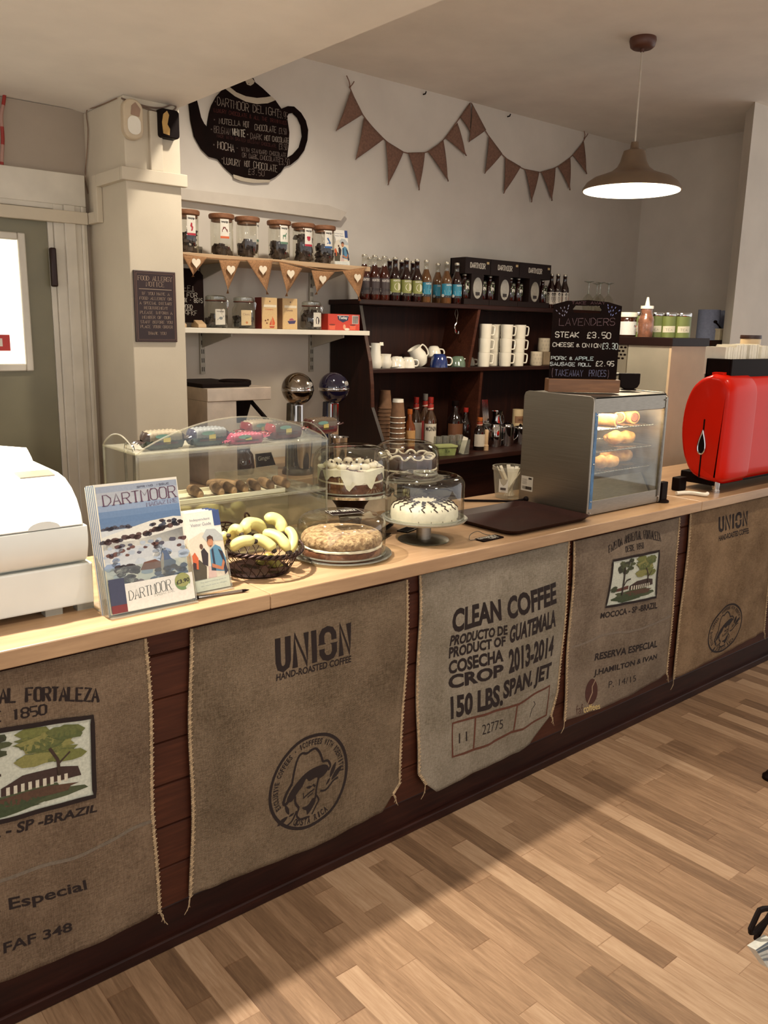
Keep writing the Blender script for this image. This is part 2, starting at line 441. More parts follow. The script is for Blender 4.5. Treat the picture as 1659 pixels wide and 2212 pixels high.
struct('ceiling', MB().box(1.656, 8, -7, 2.3, 2.962, 3.06), CEIL, smooth=0)
# left wall with the door opening
dx1 = 1.238; dz = 2.078; yd = 1.88
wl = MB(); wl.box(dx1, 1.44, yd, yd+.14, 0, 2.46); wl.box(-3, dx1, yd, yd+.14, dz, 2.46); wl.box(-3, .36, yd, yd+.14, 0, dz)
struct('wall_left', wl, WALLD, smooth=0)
struct('wall_column', MB().box(1.42, 1.652, 1.48, 2.101, 0, 2.452), COLUMN, smooth=0, bev=.004)
struct('wall_back', MB().box(1.42, 5.9, 2.10, 2.24, 0, 2.97), WALL, smooth=0)
struct('wall_right', MB().prism([(5.09, .92), (5.27, 1.07), (5.76, 1.07), (5.76, 2.12), (8, 2.12), (8, .92)], 0, 2.97, fXY), WALL, smooth=0)
# door frame, architrave and leaf
tr = MB(); tr.box(dx1, 1.260, yd-.018, yd+.10, 0, dz-.006); tr.box(1.2605, 1.398, yd-.030, yd-.0005, 0, dz-.0005); tr.box(1.30, 1.345, yd-.045, yd-.0305, 0, dz-.001); tr.box(1.372, 1.385, yd-.040, yd-.0305, 0, dz-.001)
tr.box(.3, 1.398, yd-.031, yd-.0005, dz, dz+.125); tr.box(.3, dx1-.0005, yd-.018, yd+.10, dz-.0055, dz-.0005)
struct('trim_1', tr, GLOSSW, smooth=0, bev=.005)
DOORM = mat('sage_door_paint', (126, 120, 96), .42, var=.05, scale=4)
dr = MB(); wx = AY(48, 600, yd-0.0100).x; wz = AY(40, 792, yd-0.0100).z; wzt = AY(30, 512, yd-0.0100).z
dr.box(wx, dx1-.0008, yd-0.0100, yd+0.0300, .01, dz-.0060); dr.box(.40, wx, yd-0.0100, yd+0.0300, .01, wz); dr.box(.40, wx, yd-0.0100, yd+0.0300, wzt, dz-.0060); dr.box(.40, .55, yd-0.0100, yd+0.0300, wz, wzt)
door = struct('door_1', dr, DOORM, smooth=0)
bd = MB(); bd.box(wx-.012, wx+.018, yd-0.0280, yd-0.0105, wz-.018, wzt+.018); bd.box(.53, wx-.0125, yd-0.0280, yd-0.0105, wz-.018, wz+.012); bd.box(.53, wx-.0125, yd-0.0280, yd-0.0105, wzt-.012, wzt+.018)
bd.build('window_bead', GLOSSW, door, bev=.005)
MB().box(.54, wx, yd+0.0050, yd+0.0100, wz, wzt).build('window_pane', mat('lit_frosted_pane', (255, 247, 226), .5, var=.02, emit=1.5), door, smooth=0)
nt = Print(); nt.rect(-.2, .0, -.03, .035, (196, 52, 44)); nt.rect(-.2, -.03, -.012, .02, (240, 230, 214), 1)
pn = AY(24, 742, yd-0.0100); nt.build('red_notice', flatXZ(pn.x, yd+0.0030, pn.z), door)
lk = MB(); lp = AY(104, 535, yd-.03); lq = AY(122, 620, yd-.03); lk.box(lp.x, lq.x, yd-.058, yd-.03, lq.z, lp.z)
tag(lk.build('door_closer_plate', mat('dark_brown_metal', (44, 20, 15), .4, .3), None, bev=.006), 'dark upright lock box on the white door frame', 'lock box')
# cable trunking stepping round the column, white
tk = MB(); z1 = AY(262, 372, 1.48).z
tk.box(1.394, 1.668, 1.454, 1.4795, z1-.028, z1+.02)
tk.box(1.394, 1.4195, 1.4825, 1.72, z1-.028, z1+.02); tk.box(1.394, 1.4195, 1.7205, 1.762, z1-.165, z1+.02); tk.box(1.394, 1.4195, 1.7625, 1.848, z1-.165, z1-.12)
tk.box(.3, 1.392, 1.818, 1.8485, z1-.168, z1-.12)
struct('trim_2', tk, COLUMN, smooth=0, bev=.003)
tk = MB(); a = AY(318, 240, 1.48); b = AY(344, 372, 1.48); tk.box(a.x, a.x+.052, 1.462, 1.482, z1+.02, 2.41)
struct('trim_3', tk, COLUMN, smooth=0, bev=.003)
# extra lining board above the door
tk = MB(); a = AY(8, 373, 1.85); b = AY(172, 395, 1.85); tk.box(.3, b.x, 1.853, 1.8795, z1-.115, a.z)
struct('trim_4', tk, GLOSSW, smooth=0, bev=.004)
# pelmet board above the tea jars
tk = MB(); a = AY(380, 418, 2.08); tk.prism([(1.65, 2.19), (2.885, 2.178), (2.926, 2.226), (2.80, 2.249), (1.65, 2.232)], 2.05, 2.11, fXZ())
struct('trim_5', tk, mat('pelmet_white', (196, 186, 172), .6, var=.03), smooth=0)
# ================================================================== counter, worktop, sacks
ctr = thing('service_counter', 'long brown timber-clad service counter under the pale worktop', 'counter', (2.5, 0, 0))
cl = MB(); prof = []
zz = .118; prof = [(.02, .118)]
while zz < .86:
    t2 = min(zz+.1165, .884); prof += [(.0, zz+.004), (.0, t2-.004), (.008, t2)]; zz = t2
prof += [(.03, .884), (.03, .118)]
cl.prism([(p[0], p[1]) for p in prof], -3.0, 3.6, lambda u, v, d: (d, u, v))
cl.build('cladding_panel', CLAD, ctr, smooth=0)
MB().box(-3.0, 3.6, .006, .03, .0, .118).box(-3.0, 3.6, -.012, .01, 0, .032).build('plinth', DARKX, ctr, smooth=0, bev=.004)
MB().box(-3.0, 3.6, .03, .56, .02, .884).build('carcass', DARKX, ctr, smooth=0)
wt = thing('worktop', 'pale beech worktop running the length of the service counter', 'worktop', (2.5, 0, .884))
xj = [AY(585, 1300, -.04).x-2.5, AY(1515, 1105, -.04).x-2.5]; xs = [-3.1, xj[0], xj[1], 3.7]
for i in range(3):
    MB().box(xs[i]+.0007, xs[i+1]-.0007, -.04, .583, 0, .042).build('board', BEECH, wt, smooth=0, bev=.0035)
ZT = .926

def burlap(name, c_lo, c_hi, seed):
    t = NT(name); tc = t.n('ShaderNodeTexCoord')
    def wv(axis, sc):
        w = t.n('ShaderNodeTexWave'); w.bands_direction = axis; w.inputs['Scale'].default_value = sc; w.inputs['Distortion'].default_value = 1.5; w.inputs['Detail'].default_value = 1; w.inputs['Detail Scale'].default_value = 4
        t.l(tc.outputs['Object'], w.inputs['Vector']); return w.outputs['Fac']
    wx = wv('X', 105); wz = wv('Z', 105); weave = t.math('MULTIPLY', wx, wz)
    n1 = t.noise(4.0+seed*.3, detail=4); n2 = t.noise(70, (1, 1, 5), detail=3); n3 = t.noise(70, (5, 1, 1), detail=3)
    f = t.math('ADD', t.math('ADD', t.math('MULTIPLY', n1, .42), t.math('MULTIPLY', n2, .27)), t.math('ADD', t.math('MULTIPLY', n3, .27), t.math('MULTIPLY', weave, .12)))
    t.l(t.ramp(f, [(.38, c_lo), (.62, c_hi)]), t.b.inputs['Base Color']); t.b.inputs['Roughness'].default_value = .95; t.b.inputs['Specular IOR Level'].default_value = .1
    t.bump(t.math('ADD', weave, n2), .5, .004); MATS[name] = t.m; return t.m
BUR = [burlap('burlap_one', (84, 68, 54), (132, 112, 92), 0), burlap('burlap_two', (80, 67, 52), (130, 112, 92), 1), burlap('burlap_three', (104, 94, 78), (154, 144, 128), 2),
       burlap('burlap_four', (92, 78, 65), (140, 124, 107), 3), burlap('burlap_five', (98, 78, 58), (148, 122, 95), 4)]
STITCH = mat('stitching_thread', (168, 144, 112), .95, var=.2, scale=120)
def bump2(x, z, s):
    return .10*sin(34*x+9*z+s*3+2*sin(5*z))*sin(6*z+s)+.08*sin(27*z-15*x+s*5)*cos(7*x+s)+.05*sin(61*x+13*z*sin(s))+(sin(3.1*x*2.2+s*1.7)*cos(2.3*z*2+s)+.6*sin(7.3*x+4.1*z+s*2.9)+.45*sin(11*z-6*x+s))*.25+.5
class Sack:
    def __init__(s, x0, x1, ztop, zbot, seed, amp=.012, lx=0, rx=0, corner=None):
        s.x0, s.x1, s.zt, s.zb, s.s, s.amp, s.lx, s.rx, s.corner = x0, x1, ztop, zbot, seed, amp, lx, rx, corner
    def edge(s, u, v):   # u across 0..1, v up 0..1 -> x, z with gently wandering edges
        x = s.x0+(s.x1-s.x0)*u; z0 = s.zb(u); z = z0+(s.zt-z0)*v
        x += (s.lx*(1-u)+s.rx*u)*(1-v) + .004*sin(v*9+s.s)*(1 if u > .5 else -1)*abs(2*u-1)**4
        if s.corner:
            for cu, cv, r in s.corner:
                if abs(u-cu) < r and abs(v-cv) < r:
                    k = (1-abs(u-cu)/r)*(1-abs(v-cv)/r); x += (.5-cu)*2*k*.03; z += k*.05
        return x, z
    def y(s, x, z):
        k = min(1, max(0, (s.zt-z)/.15)); e = min(1, max(0, (x-s.x0)/.04))*min(1, max(0, (s.x1-x)/.04))
        return -.007 - s.amp*(.35+.65*e)*(.25+.75*k)*bump2(x, z, s.s)*1.5
    def pt(s, u, v):
        x, z = s.edge(u, v); return (x, s.y(x, z), z)
    def ink(s, u, v, l): return (u, s.y(u, v)-.0012-.0005*l, v)
    def px(s, x, y): p = AY(x, y, -.018); return (p.x, p.z)
    def q(s, *c): return [s.px(*p) for p in c]
def build_sack(sk, m, label, extra=None):
    t = thing('burlap_sack', label, 'sack', ((sk.x0+sk.x1)/2, -.01, sk.zt), 0, 'burlap coffee sacks hung on the counter')
    off = Vector((-(sk.x0+sk.x1)/2, .01, -sk.zt))
    MB().grid(lambda u, v: Vector(sk.pt(u, v))+off, 60, 60).build('cloth', m, t, smooth=60, solid=.002)
    for u, nm in ((.006, 'stitched_edge'), (.994, 'stitched_edge')):
        mb = MB()
        P = [Vector(sk.pt(u, k/60))+off+Vector((0, -.001, 0)) for k in range(61)]
        mb.tube(P, [.0042+.0008*sin(k*2.4) for k in range(61)], 6)
        for k in range(0, 60):
            a = P[k]; mb.tube([a+Vector((-.006, -.003, -.002)), a+Vector((0, -.0055, 0)), a+Vector((.006, -.003, .002))], .0012, 4)
        # loose thread ends
        e = P[0]; sg = -1 if u < .5 else 1
        for j in range(3): mb.tube(smoothpts([e, e+Vector((sg*.008, -.006, -.012-.006*j)), e+Vector((sg*(.004+.008*j), -.003, -.03-.008*j))], 4), .0011, 4)
        mb.build(nm, STITCH, t, smooth=60)
    fn = lambda u, v, l: Vector(sk.ink(u, v, l))+off
    for nm, ex, lb in extra:
        pr = Print(); ex(pr, sk); pr.refine(.018); pr.build(nm, fn, t, INKCLOTH, lb)
    return t
K = (30, 15, 11); KG = (112, 104, 92)
def farm(pr, sk, q, thick=.010):
    """farm picture: frame, pale sky, trees, long house, lawn"""
    B = lambda u, v: bil(q, u, v); rnd = random.Random(3)
    pr.panel(q, (192, 194, 178), 0, 14, 14)
    def blob(cx, cy, rx, ry, col, l, n=16):
        pr.poly([B(cx+rx*cos(a)*(1+.22*sin(5*a+cx*30)+rnd.uniform(-.08, .08)), cy+ry*sin(a)*(1+.2*sin(4*a+cy*20)+rnd.uniform(-.08, .08))) for a in [2*pi*k/n for k in range(n)]], col, l)
    blob(.50, .17, .40, .12, (72, 78, 52), 1, 22); blob(.40, .12, .28, .08, (60, 70, 44), 2, 20); blob(.62, .2, .25, .06, (84, 60, 44), 2)
    pr.poly([B(.10, .30), B(.12, .36), B(.40, .38), B(.40, .30)], (92, 54, 44), 2)
    pr.poly([B(.42, .27), B(.42, .36), B(.55, .45), B(.78, .46), B(.90, .42), B(.92, .30)], (62, 44, 38), 2)
    for k in range(9): pr.poly([B(.45+.045*k, .27), B(.45+.045*k, .36), B(.472+.045*k, .36), B(.472+.045*k, .27)], (200, 192, 172), 3)
    for k in range(26): blob(.60+.30*rnd.random(), .58+.34*rnd.random(), .065+.06*rnd.random(), .045+.035*rnd.random(), rnd.choice([(110, 112, 60), (130, 126, 72), (96, 100, 56), (84, 92, 52)]), 3+k % 3, 9)
    for k in range(20): blob(.16+.28*rnd.random(), .68+.24*rnd.random(), .035+.035*rnd.random(), .03+.03*rnd.random(), rnd.choice([(62, 66, 44), (76, 80, 52), (54, 54, 40)]), 3+k % 3, 9)
    for k in range(6): blob(.06+.10*rnd.random(), .32+.08*rnd.random(), .05, .03, (60, 66, 44), 4, 9)
    pr.line([B(.27, .20), B(.27, .5), B(.26, .8)], .010*thick/.01, (52, 40, 32), 6); pr.line([B(.28, .4), B(.34, .5), B(.42, .52)], .006, (52, 40, 32), 6)
    pr.line([B(.78, .36), B(.77, .55), B(.72, .7)], .007, (60, 44, 34), 6); pr.line([B(.775, .5), B(.85, .62)], .004, (60, 44, 34), 6)
    N = 12
    ed = [B(k/N, 0) for k in range(N)]+[B(1, k/N) for k in range(N)]+[B(1-k/N, 1) for k in range(N)]+[B(0, 1-k/N) for k in range(N)]
    pr.line(ed, thick, K, 7, closed=True)
def emblem(pr, q, w=1.0):
    """round badge: farmer in a brimmed hat between two sprigs, lettering round the rim"""
    B = lambda x, y: bil(q, x, y)
    C = lambda pts, wd, cl=False: pr.line([B(*p) for p in smoothpts(pts, 5, cl)], wd*w, K, 1, closed=cl)
    Fp = lambda pts: pr.poly([B(*p) for p in smoothpts(pts, 4, True)], K, 1)
    pr.line([B(.5+.485*cos(a), .5+.485*sin(a)) for a in [2*pi*k/56 for k in range(56)]], .0095*w, K, 1, closed=True)
    def arc(txt, a0, a1, r, h, inward=False, wd=.0032):
        n = len(txt)
        for i, ch in enumerate(txt):
            V, F, tw, th = text2d(ch, .03) if ch.strip() else (None, None, 0, 0)
            if V is None: continue
            a = a0+(a1-a0)*(i+.5)/n; da = abs(a1-a0)/n*.80*(.5 if ch in "I-'" else 1); hh = h*(.25 if ch == '-' else 1)
            P = []
            for u, v in V:
                if inward: aa = a+(u-.5)*da; rr = r+h-v*hh
                else: aa = a-(u-.5)*da; rr = r+v*hh+(h*.4 if ch == '-' else 0)
                P.append(B(.5+rr*cos(aa), .5+rr*sin(aa)))
            pr.mesh(P, F, K, 1)
    arc("EXCLUSIVE COFFEES - 'COFFEES WITH IDENTITY'", radians(205), radians(-6), .385, .062)
    arc("COSTA RICA", radians(240), radians(300), .385, .07, True)
    # hat crown, brim, face, collar, shoulders
    C([(.285, .55), (.32, .70), (.36, .80), (.41, .835), (.47, .815), (.53, .835), (.58, .83), (.63, .76), (.665, .66)], .007)
    C([(.285, .55), (.22, .47), (.18, .385), (.20, .355), (.235, .375)], .009)
    C([(.665, .66), (.73, .645), (.765, .58), (.735, .54)], .007)
    Fp([(.22, .385), (.25, .45), (.33, .53), (.45, .60), (.58, .63), (.69, .62), (.74, .57), (.70, .52), (.62, .49), (.58, .515), (.50, .50), (.46, .54), (.41, .475), (.36, .44), (.32, .40), (.27, .36)])
    C([(.32, .40), (.32, .33), (.36, .26)], .007); C([(.61, .50), (.585, .40), (.57, .30), (.53, .235)], .006)
    Fp([(.46, .445), (.50, .45), (.53, .435), (.50, .42), (.475, .43)]); C([(.54, .45), (.57, .42)], .006)
    C([(.42, .345), (.48, .37), (.56, .395)], .0045); C([(.47, .335), (.54, .36)], .0035); C([(.42, .34), (.42, .40)], .003)
    Fp([(.40, .25), (.47, .25), (.54, .30), (.57, .26), (.52, .19), (.46, .15), (.45, .20), (.42, .22)])
    C([(.36, .26), (.33, .19), (.37, .13)], .006); C([(.33, .24), (.28, .16), (.235, .13), (.20, .125)], .005); C([(.31, .08), (.34, .13), (.45, .125), (.49, .115)], .006)
    C([(.58, .32), (.61, .26), (.58, .21), (.52, .13)], .005); C([(.63, .35), (.70, .34), (.80, .40), (.87, .41)], .006)
    for cx, cy, an, l in ((.22, .29, 1.9, .06), (.16, .19, .4, .07), (.27, .22, .3, .035), (.80, .52, 1.0, .08), (.85, .47, .6, .09), (.73, .42, .8, .04)):
        Fp([(cx+l*cos(an), cy+l*sin(an)), (cx+l*.35*cos(an+1.57), cy+l*.35*sin(an+1.57)), (cx-l*cos(an), cy-l*sin(an)), (cx+l*.35*cos(an-1.57), cy+l*.35*sin(an-1.57))])
def union(pr, q, q2, w=.0175):
    B = lambda u, v: bil(q, u, v)
    def L(pts, calli=0): pr.line([B(*p) for p in pts], w, K, 1)
    L([(.04, 1), (.04, .28), (.055, .12), (.10, .05), (.15, .12), (.165, .28), (.165, 1)])
    L([(.25, 0), (.25, 1), (.40, .02), (.40, 1)]); L([(.50, 0), (.50, 1)])
    L([(.60, .52), (.60, .78), (.63, .92), (.68, .96), (.73, .92), (.76, .78), (.76, .60)]); L([(.76, .46), (.76, .22), (.73, .08), (.68, .04), (.63, .08), (.60, .22), (.60, .36)])
    for c in ([(.55, .50), (.655, .50), (.60, .64)], [(.705, .50), (.81, .50), (.76, .36)]): pr.poly([B(*p) for p in c], K, 1)
    L([(.85, 0), (.85, 1), (.97, .02), (.97, 1)])
    pr.text('HAND-ROASTED COFFEE', q2, K, 1, .025)

def ink1(pr, s):
    Q = s.q
    pr.hand('FAZENDA AMBIENTAL FORTALEZA', Q((-330, 1570), (216, 1517), (217, 1490), (-330, 1540)), K, 1, .0080, True, 0, .45, .66)
    pr.hand('DESDE 1850', Q((-100, 1573), (103, 1543), (103, 1523), (-100, 1552)), K, 1, .0065, True, 0, .45)
    pr.text('MOCOCA - SP -BRAZIL', Q((-190, 1855), (208, 1752), (212, 1735), (-190, 1822)), K, 1, .03)
    pr.line([s.px(*p) for p in smoothpts([(-330, 1990), (-100, 1925), (0, 1900), (80, 1870), (160, 1850), (230, 1820), (290, 1790), (338, 1774)], 4)], .009, (110, 98, 84), 1)
    pr.text('Reserva Especial', Q((-200, 2030), (188, 1925), (183, 1898), (-200, 1990)), K, 1, .02)
    pr.text('LOTE 12 - FAF 348', Q((-230, 2130), (156, 2010), (154, 1990), (-230, 2100)), K, 1, .02)
def ink2(pr, s):
    union(pr, s.q((596, 1455), (759, 1410), (758, 1345), (597, 1383)), s.q((597, 1472), (758, 1430), (758, 1415), (598, 1457)))
def ink3(pr, s):
    Q = s.q; b = .042
    for txt, *c in (('CLEAN', (979, 1370), (1083, 1340), (1080, 1293), (982, 1317)), ('COFFEE', (1095, 1340), (1201, 1303), (1200, 1256), (1093, 1290)),
                    ('PRODUCTO DE', (974, 1398), (1094, 1370), (1094, 1349), (978, 1374)), ('PRODUCT OF', (973, 1425), (1090, 1394), (1090, 1373), (974, 1400)),
                    ('GUATEMALA', (1097, 1390), (1196, 1352), (1199, 1314), (1100, 1352)), ('COSECHA', (973, 1460), (1086, 1428), (1086, 1401), (974, 1430)),
                    ('CROP', (972, 1492), (1086, 1460), (1086, 1433), (973, 1462)), ('2013-2014', (1096, 1455), (1191, 1415), (1193, 1370), (1096, 1402)),
                    ('150 LBS.', (974, 1555), (1086, 1524), (1086, 1476), (975, 1506)), ('SPAN. JET', (1086, 1522), (1186, 1472), (1190, 1428), (1086, 1470))):
        pr.text(txt, Q(*c), K, 1, b)
    BR = (92, 50, 32)
    pr.line(Q((976, 1634), (978, 1563), (1040, 1545), (1120, 1521), (1185, 1480), (1181, 1545), (1130, 1575), (1105, 1583), (1060, 1607), (1010, 1624)), .009, BR, 1, closed=True)
    pr.line(Q((1027, 1550), (1023, 1618)), .007, BR, 1); pr.line(Q((1117, 1522), (1111, 1580)), .007, BR, 1)
    pr.text('11', Q((991, 1606), (1009, 1600), (1009, 1580), (992, 1585)), K, 1, -.005); pr.text('22775', Q((1040, 1587), (1088, 1574), (1088, 1554), (1040, 1565)), K, 1, -.005)
    pr.line(Q((1145, 1550), (1150, 1532), (1157, 1522), (1154, 1515)), .003, K, 1)
def ink4(pr, s):
    Q = s.q
    pr.hand('FAZENDA AMBIENTAL FORTALEZA', Q((1317, 1195), (1430, 1170), (1429, 1152), (1317, 1180)), K, 1, .0052, True, 0, .4, .9)
    pr.hand('DESDE 1850', Q((1353, 1193), (1392, 1184), (1392, 1172), (1353, 1181)), K, 1, .0048, True, 0, .4)
    pr.text('MOCOCA - SP -BRAZIL', Q((1297, 1337), (1419, 1314), (1420, 1300), (1298, 1324)), K, 1, .03)
    pr.line([s.px(*p) for p in smoothpts([(1238, 1399), (1270, 1388), (1300, 1373), (1330, 1366), (1360, 1364), (1400, 1352), (1430, 1340), (1456, 1329)], 4)], .009, (120, 106, 92), 1)
    pr.text('RESERVA ESPECIAL', Q((1285, 1428), (1418, 1397), (1420, 1382), (1287, 1412)), K, 1, .03)
    pr.text('J.HAMILTON & IVAN', Q((1284, 1465), (1416, 1425), (1418, 1411), (1286, 1448)), K, 1, .03)
    pr.text('P. 14/15', Q((1314, 1486), (1371, 1470), (1371, 1457), (1315, 1472)), K, 1, -.005)
    c = s.px(1279, 1495); pr.poly([(c[0]+.034*cos(a)*1-.012*sin(a), c[1]+.052*sin(a)+.014*cos(a)) for a in [2*pi*k/22 for k in range(22)]], (70, 34, 24), 1)
    pr.line([(c[0]+.022, c[1]+.045), (c[0]+.004, c[1]+.02), (c[0]+.006, c[1]-.005), (c[0]-.02, c[1]-.048)], .006, (150, 122, 98), 2)
    pr.text('faf', Q((1246, 1545), (1262, 1540), (1261, 1521), (1247, 1526)), (80, 52, 38), 1, .0); pr.text('coffees', Q((1262, 1541), (1295, 1530), (1294, 1517), (1262, 1524)), (206, 178, 116), 1, .01)
def ink5(pr, s):
    union(pr, s.q((1555, 1150), (1617, 1135), (1619, 1104), (1555, 1118)), s.q((1555, 1170), (1617, 1152), (1617, 1140), (1556, 1158)), .015)
LT = ('printed_lettering', 'dark printed lettering')
def F1(pr, s): farm(pr, s, s.q((-165, 1815), (203, 1718), (199, 1548), (-165, 1600)), .011)
def F4(pr, s): farm(pr, s, s.q((1307, 1311), (1417, 1290), (1424, 1190), (1324, 1211)), .010)
def E2(pr, s): emblem(pr, s.q((578, 1821), (754, 1751), (754, 1555), (578, 1625)))
def E5(pr, s): emblem(pr, s.q((1526, 1430), (1606, 1375), (1600, 1285), (1530, 1335)), .9)
def X(ink, *more): return [('printed_lettering', ink, 'dark printed lettering')]+list(more)
PIC = 'farm picture in a dark frame'; BDG = 'round farmer badge'
wv = lambda base, amp, ph: (lambda u: base+amp*sin(u*7+ph)+.006*sin(u*17+ph))
build_sack(Sack(.05, .782, .870, lambda u: .128+.008*sin(u*6), 1, .012), BUR[0], 'leftmost burlap sack, cut by the photo edge, with the farm picture and words Reserva Especial', X(ink1, ('printed_picture', F1, PIC)))
build_sack(Sack(.888, 1.612, .868, lambda u: .13-.012*u+.006*sin(u*8), 2, .013, -.02, -.015, [(1, 0, .10)]), BUR[1], 'burlap sack with one bold word and a hatted farmer badge, below the fruit basket', X(ink2, ('printed_badge', E2, BDG)))
build_sack(Sack(1.652, 2.383, .872, lambda u: .118+.05*max(0, u-.72)/.28, 3, .014, .012, -.02, [(0, 0, .12), (1, 0, .2)]), BUR[2], 'pale burlap sack printed in bold capitals CLEAN COFFEE', X(ink3))
build_sack(Sack(2.405, 3.105, .868, lambda u: .165-.012*sin(u*4), 4, .012, .01, .02), BUR[3], 'burlap sack with a small farm picture and RESERVA ESPECIAL, under the food warmer', X(ink4, ('printed_picture', F4, PIC)))
build_sack(Sack(3.185, 3.93, .872, lambda u: .135+.04*u, 5, .013, -.015, .06), BUR[4], 'rightmost burlap sack, beneath the red coffee machine', X(ink5, ('printed_badge', E5, BDG)))
# ================================================================== things on the worktop
PLW = mat('cream_register_plastic', (214, 216, 210), .4, var=.03, scale=5)
PLG = mat('grey_plastic', (150, 148, 138), .5, var=.05)
BLK = mat('black_plastic', (18, 8, 6), .55, var=.1, spec=.08)
CHROME = mat('polished_chrome', (205, 205, 205), .10, 1.0, var=.04)
STEEL = mat('brushed_steel', (150, 144, 134), .36, 1.0, var=.06, scale=30, stretch=(1, .15, 14), bump=.01)
STEELD = mat('dull_steel', (120, 114, 105), .45, 1.0, var=.12, scale=40)
WHITE = mat('white_glazed_china', (232, 226, 210), .18, var=.03, scale=7, coat=.3)
PAPER = mat('white_paper', (228, 222, 206), .7, var=.03, scale=20)
ACRY = clear('clear_acrylic', (246, 247, 242), .05, .5, .03)
ACRE = clear('acrylic_edge', (236, 235, 226), .10, .5, .05, .12, (222, 216, 202))
GLASS = clear('clear_glass', (244, 244, 239), .075, .7, .03, dark=(228, 224, 214))
GLASSR = clear('glass_rim', (216, 220, 212), .14, .6, .04, .14, (216, 214, 202), dark=(196, 192, 180))
BOARD = mat('chalkboard_black', (18, 7, 5), .8, var=.25, scale=14, spec=.08)
WIRE = mat('dark_bronze_wire', (44, 24, 18), .45, .6, var=.2, scale=60)

# ---- cash register
rg = thing('cash_register', 'cream cash register at the left end of the worktop', 'cash register', (.45, .10, ZT))
x1 = .703-.45
MB().box(-.33, x1, .008, .44, .018, .118).build('drawer_base', PLW, rg, smooth=0, bev=.004)
bp = [(.02, .122), (.004, .135), (-.006, .165), (-.008, .19), (-.004, .213), (.03, .213), (.40, .213), (.40, .122)]
MB().prism(bp, -.33, x1-.012, fYZ).build('lower_shell', PLW, rg, smooth=50, bev=.002)
tp = [(-.004, .2145), (.008, .243), (.03, .272), (.06, .294), (.10, .311), (.15, .318), (.38, .322), (.40, .31), (.40, .2145)]
MB().prism(tp, -.33, x1-.02, fYZ).build('top_cover', PLW, rg, smooth=50, bev=.003)
q = AY(94, 1127, .098); MB().prism([(.036*cos(a), .018*sin(a)) for a in [pi*k/14 for k in range(15)]], -.0035, .010, lambda u, v, d: (q.x-.45+u, d+.0, .2155+v)).build('lift_tab', PLW, rg, smooth=0)
MB().prism([(.12, .312), (.165, .319), (.165, .324), (.12, .317)], .135, .215, lambda u, v, d: (d, u, v)).build('printer_slot', mat('smoked_plastic', (128, 118, 102), .3), rg, smooth=0)
MB().grid(lambda u, v: (.06+.135*u, .20+.06*v*v, .312+.075*v-.02*u*v), 6, 8).build('receipt_paper', PAPER, rg, solid=.0006)
for fx in (-.02, .16, .235): MB().box(fx-.02, fx+.02, .02, .05, 0, .02).build('foot', PLG, rg, smooth=0)
MB().tube(smoothpts([(x1-.02, .30, .21), (x1+.03, .30, .19), (x1+.035, .27, .12), (x1+.02, .26, .02), (x1-.03, .3, .012)], 6), .004, 8).build('power_cable', BLK, rg)

# ---- magazines in a clear stand
TILT = radians(12.5)
ms = thing('magazine_stand', 'clear acrylic stand holding the landscape magazines beside the cash register', 'stand', (.813, .022, ZT))
Rm = Matrix.Rotation(-TILT, 4, 'X')
MB().box(-.112, .112, .036, .040, .004, .26, Rm).build('back_panel', ACRY, ms, smooth=0)
MB().box(-.112, .112, -.008, -.005, .004, .115, Rm).build('front_lip', ACRY, ms, smooth=0)
MB().box(-.112, .112, -.02, .13, 0, .004).build('base', ACRE, ms, smooth=0, bev=.001)
for sx in (-.1135, .1115): MB().prism([(-.008, .004), (.04, .004), (.04, .17), (-.008, .115)], sx, sx+.002, lambda u, v, d: Rm @ Vector((d, u, v))).build('side_panel', ACRE, ms, smooth=0)
def flat_card(pr, name, parent, M, y=0.0, label=None):
    return pr.build(name, lambda u, v, l: M @ Vector((u, y-.0004-.0003*l, v)), parent, INK, label)
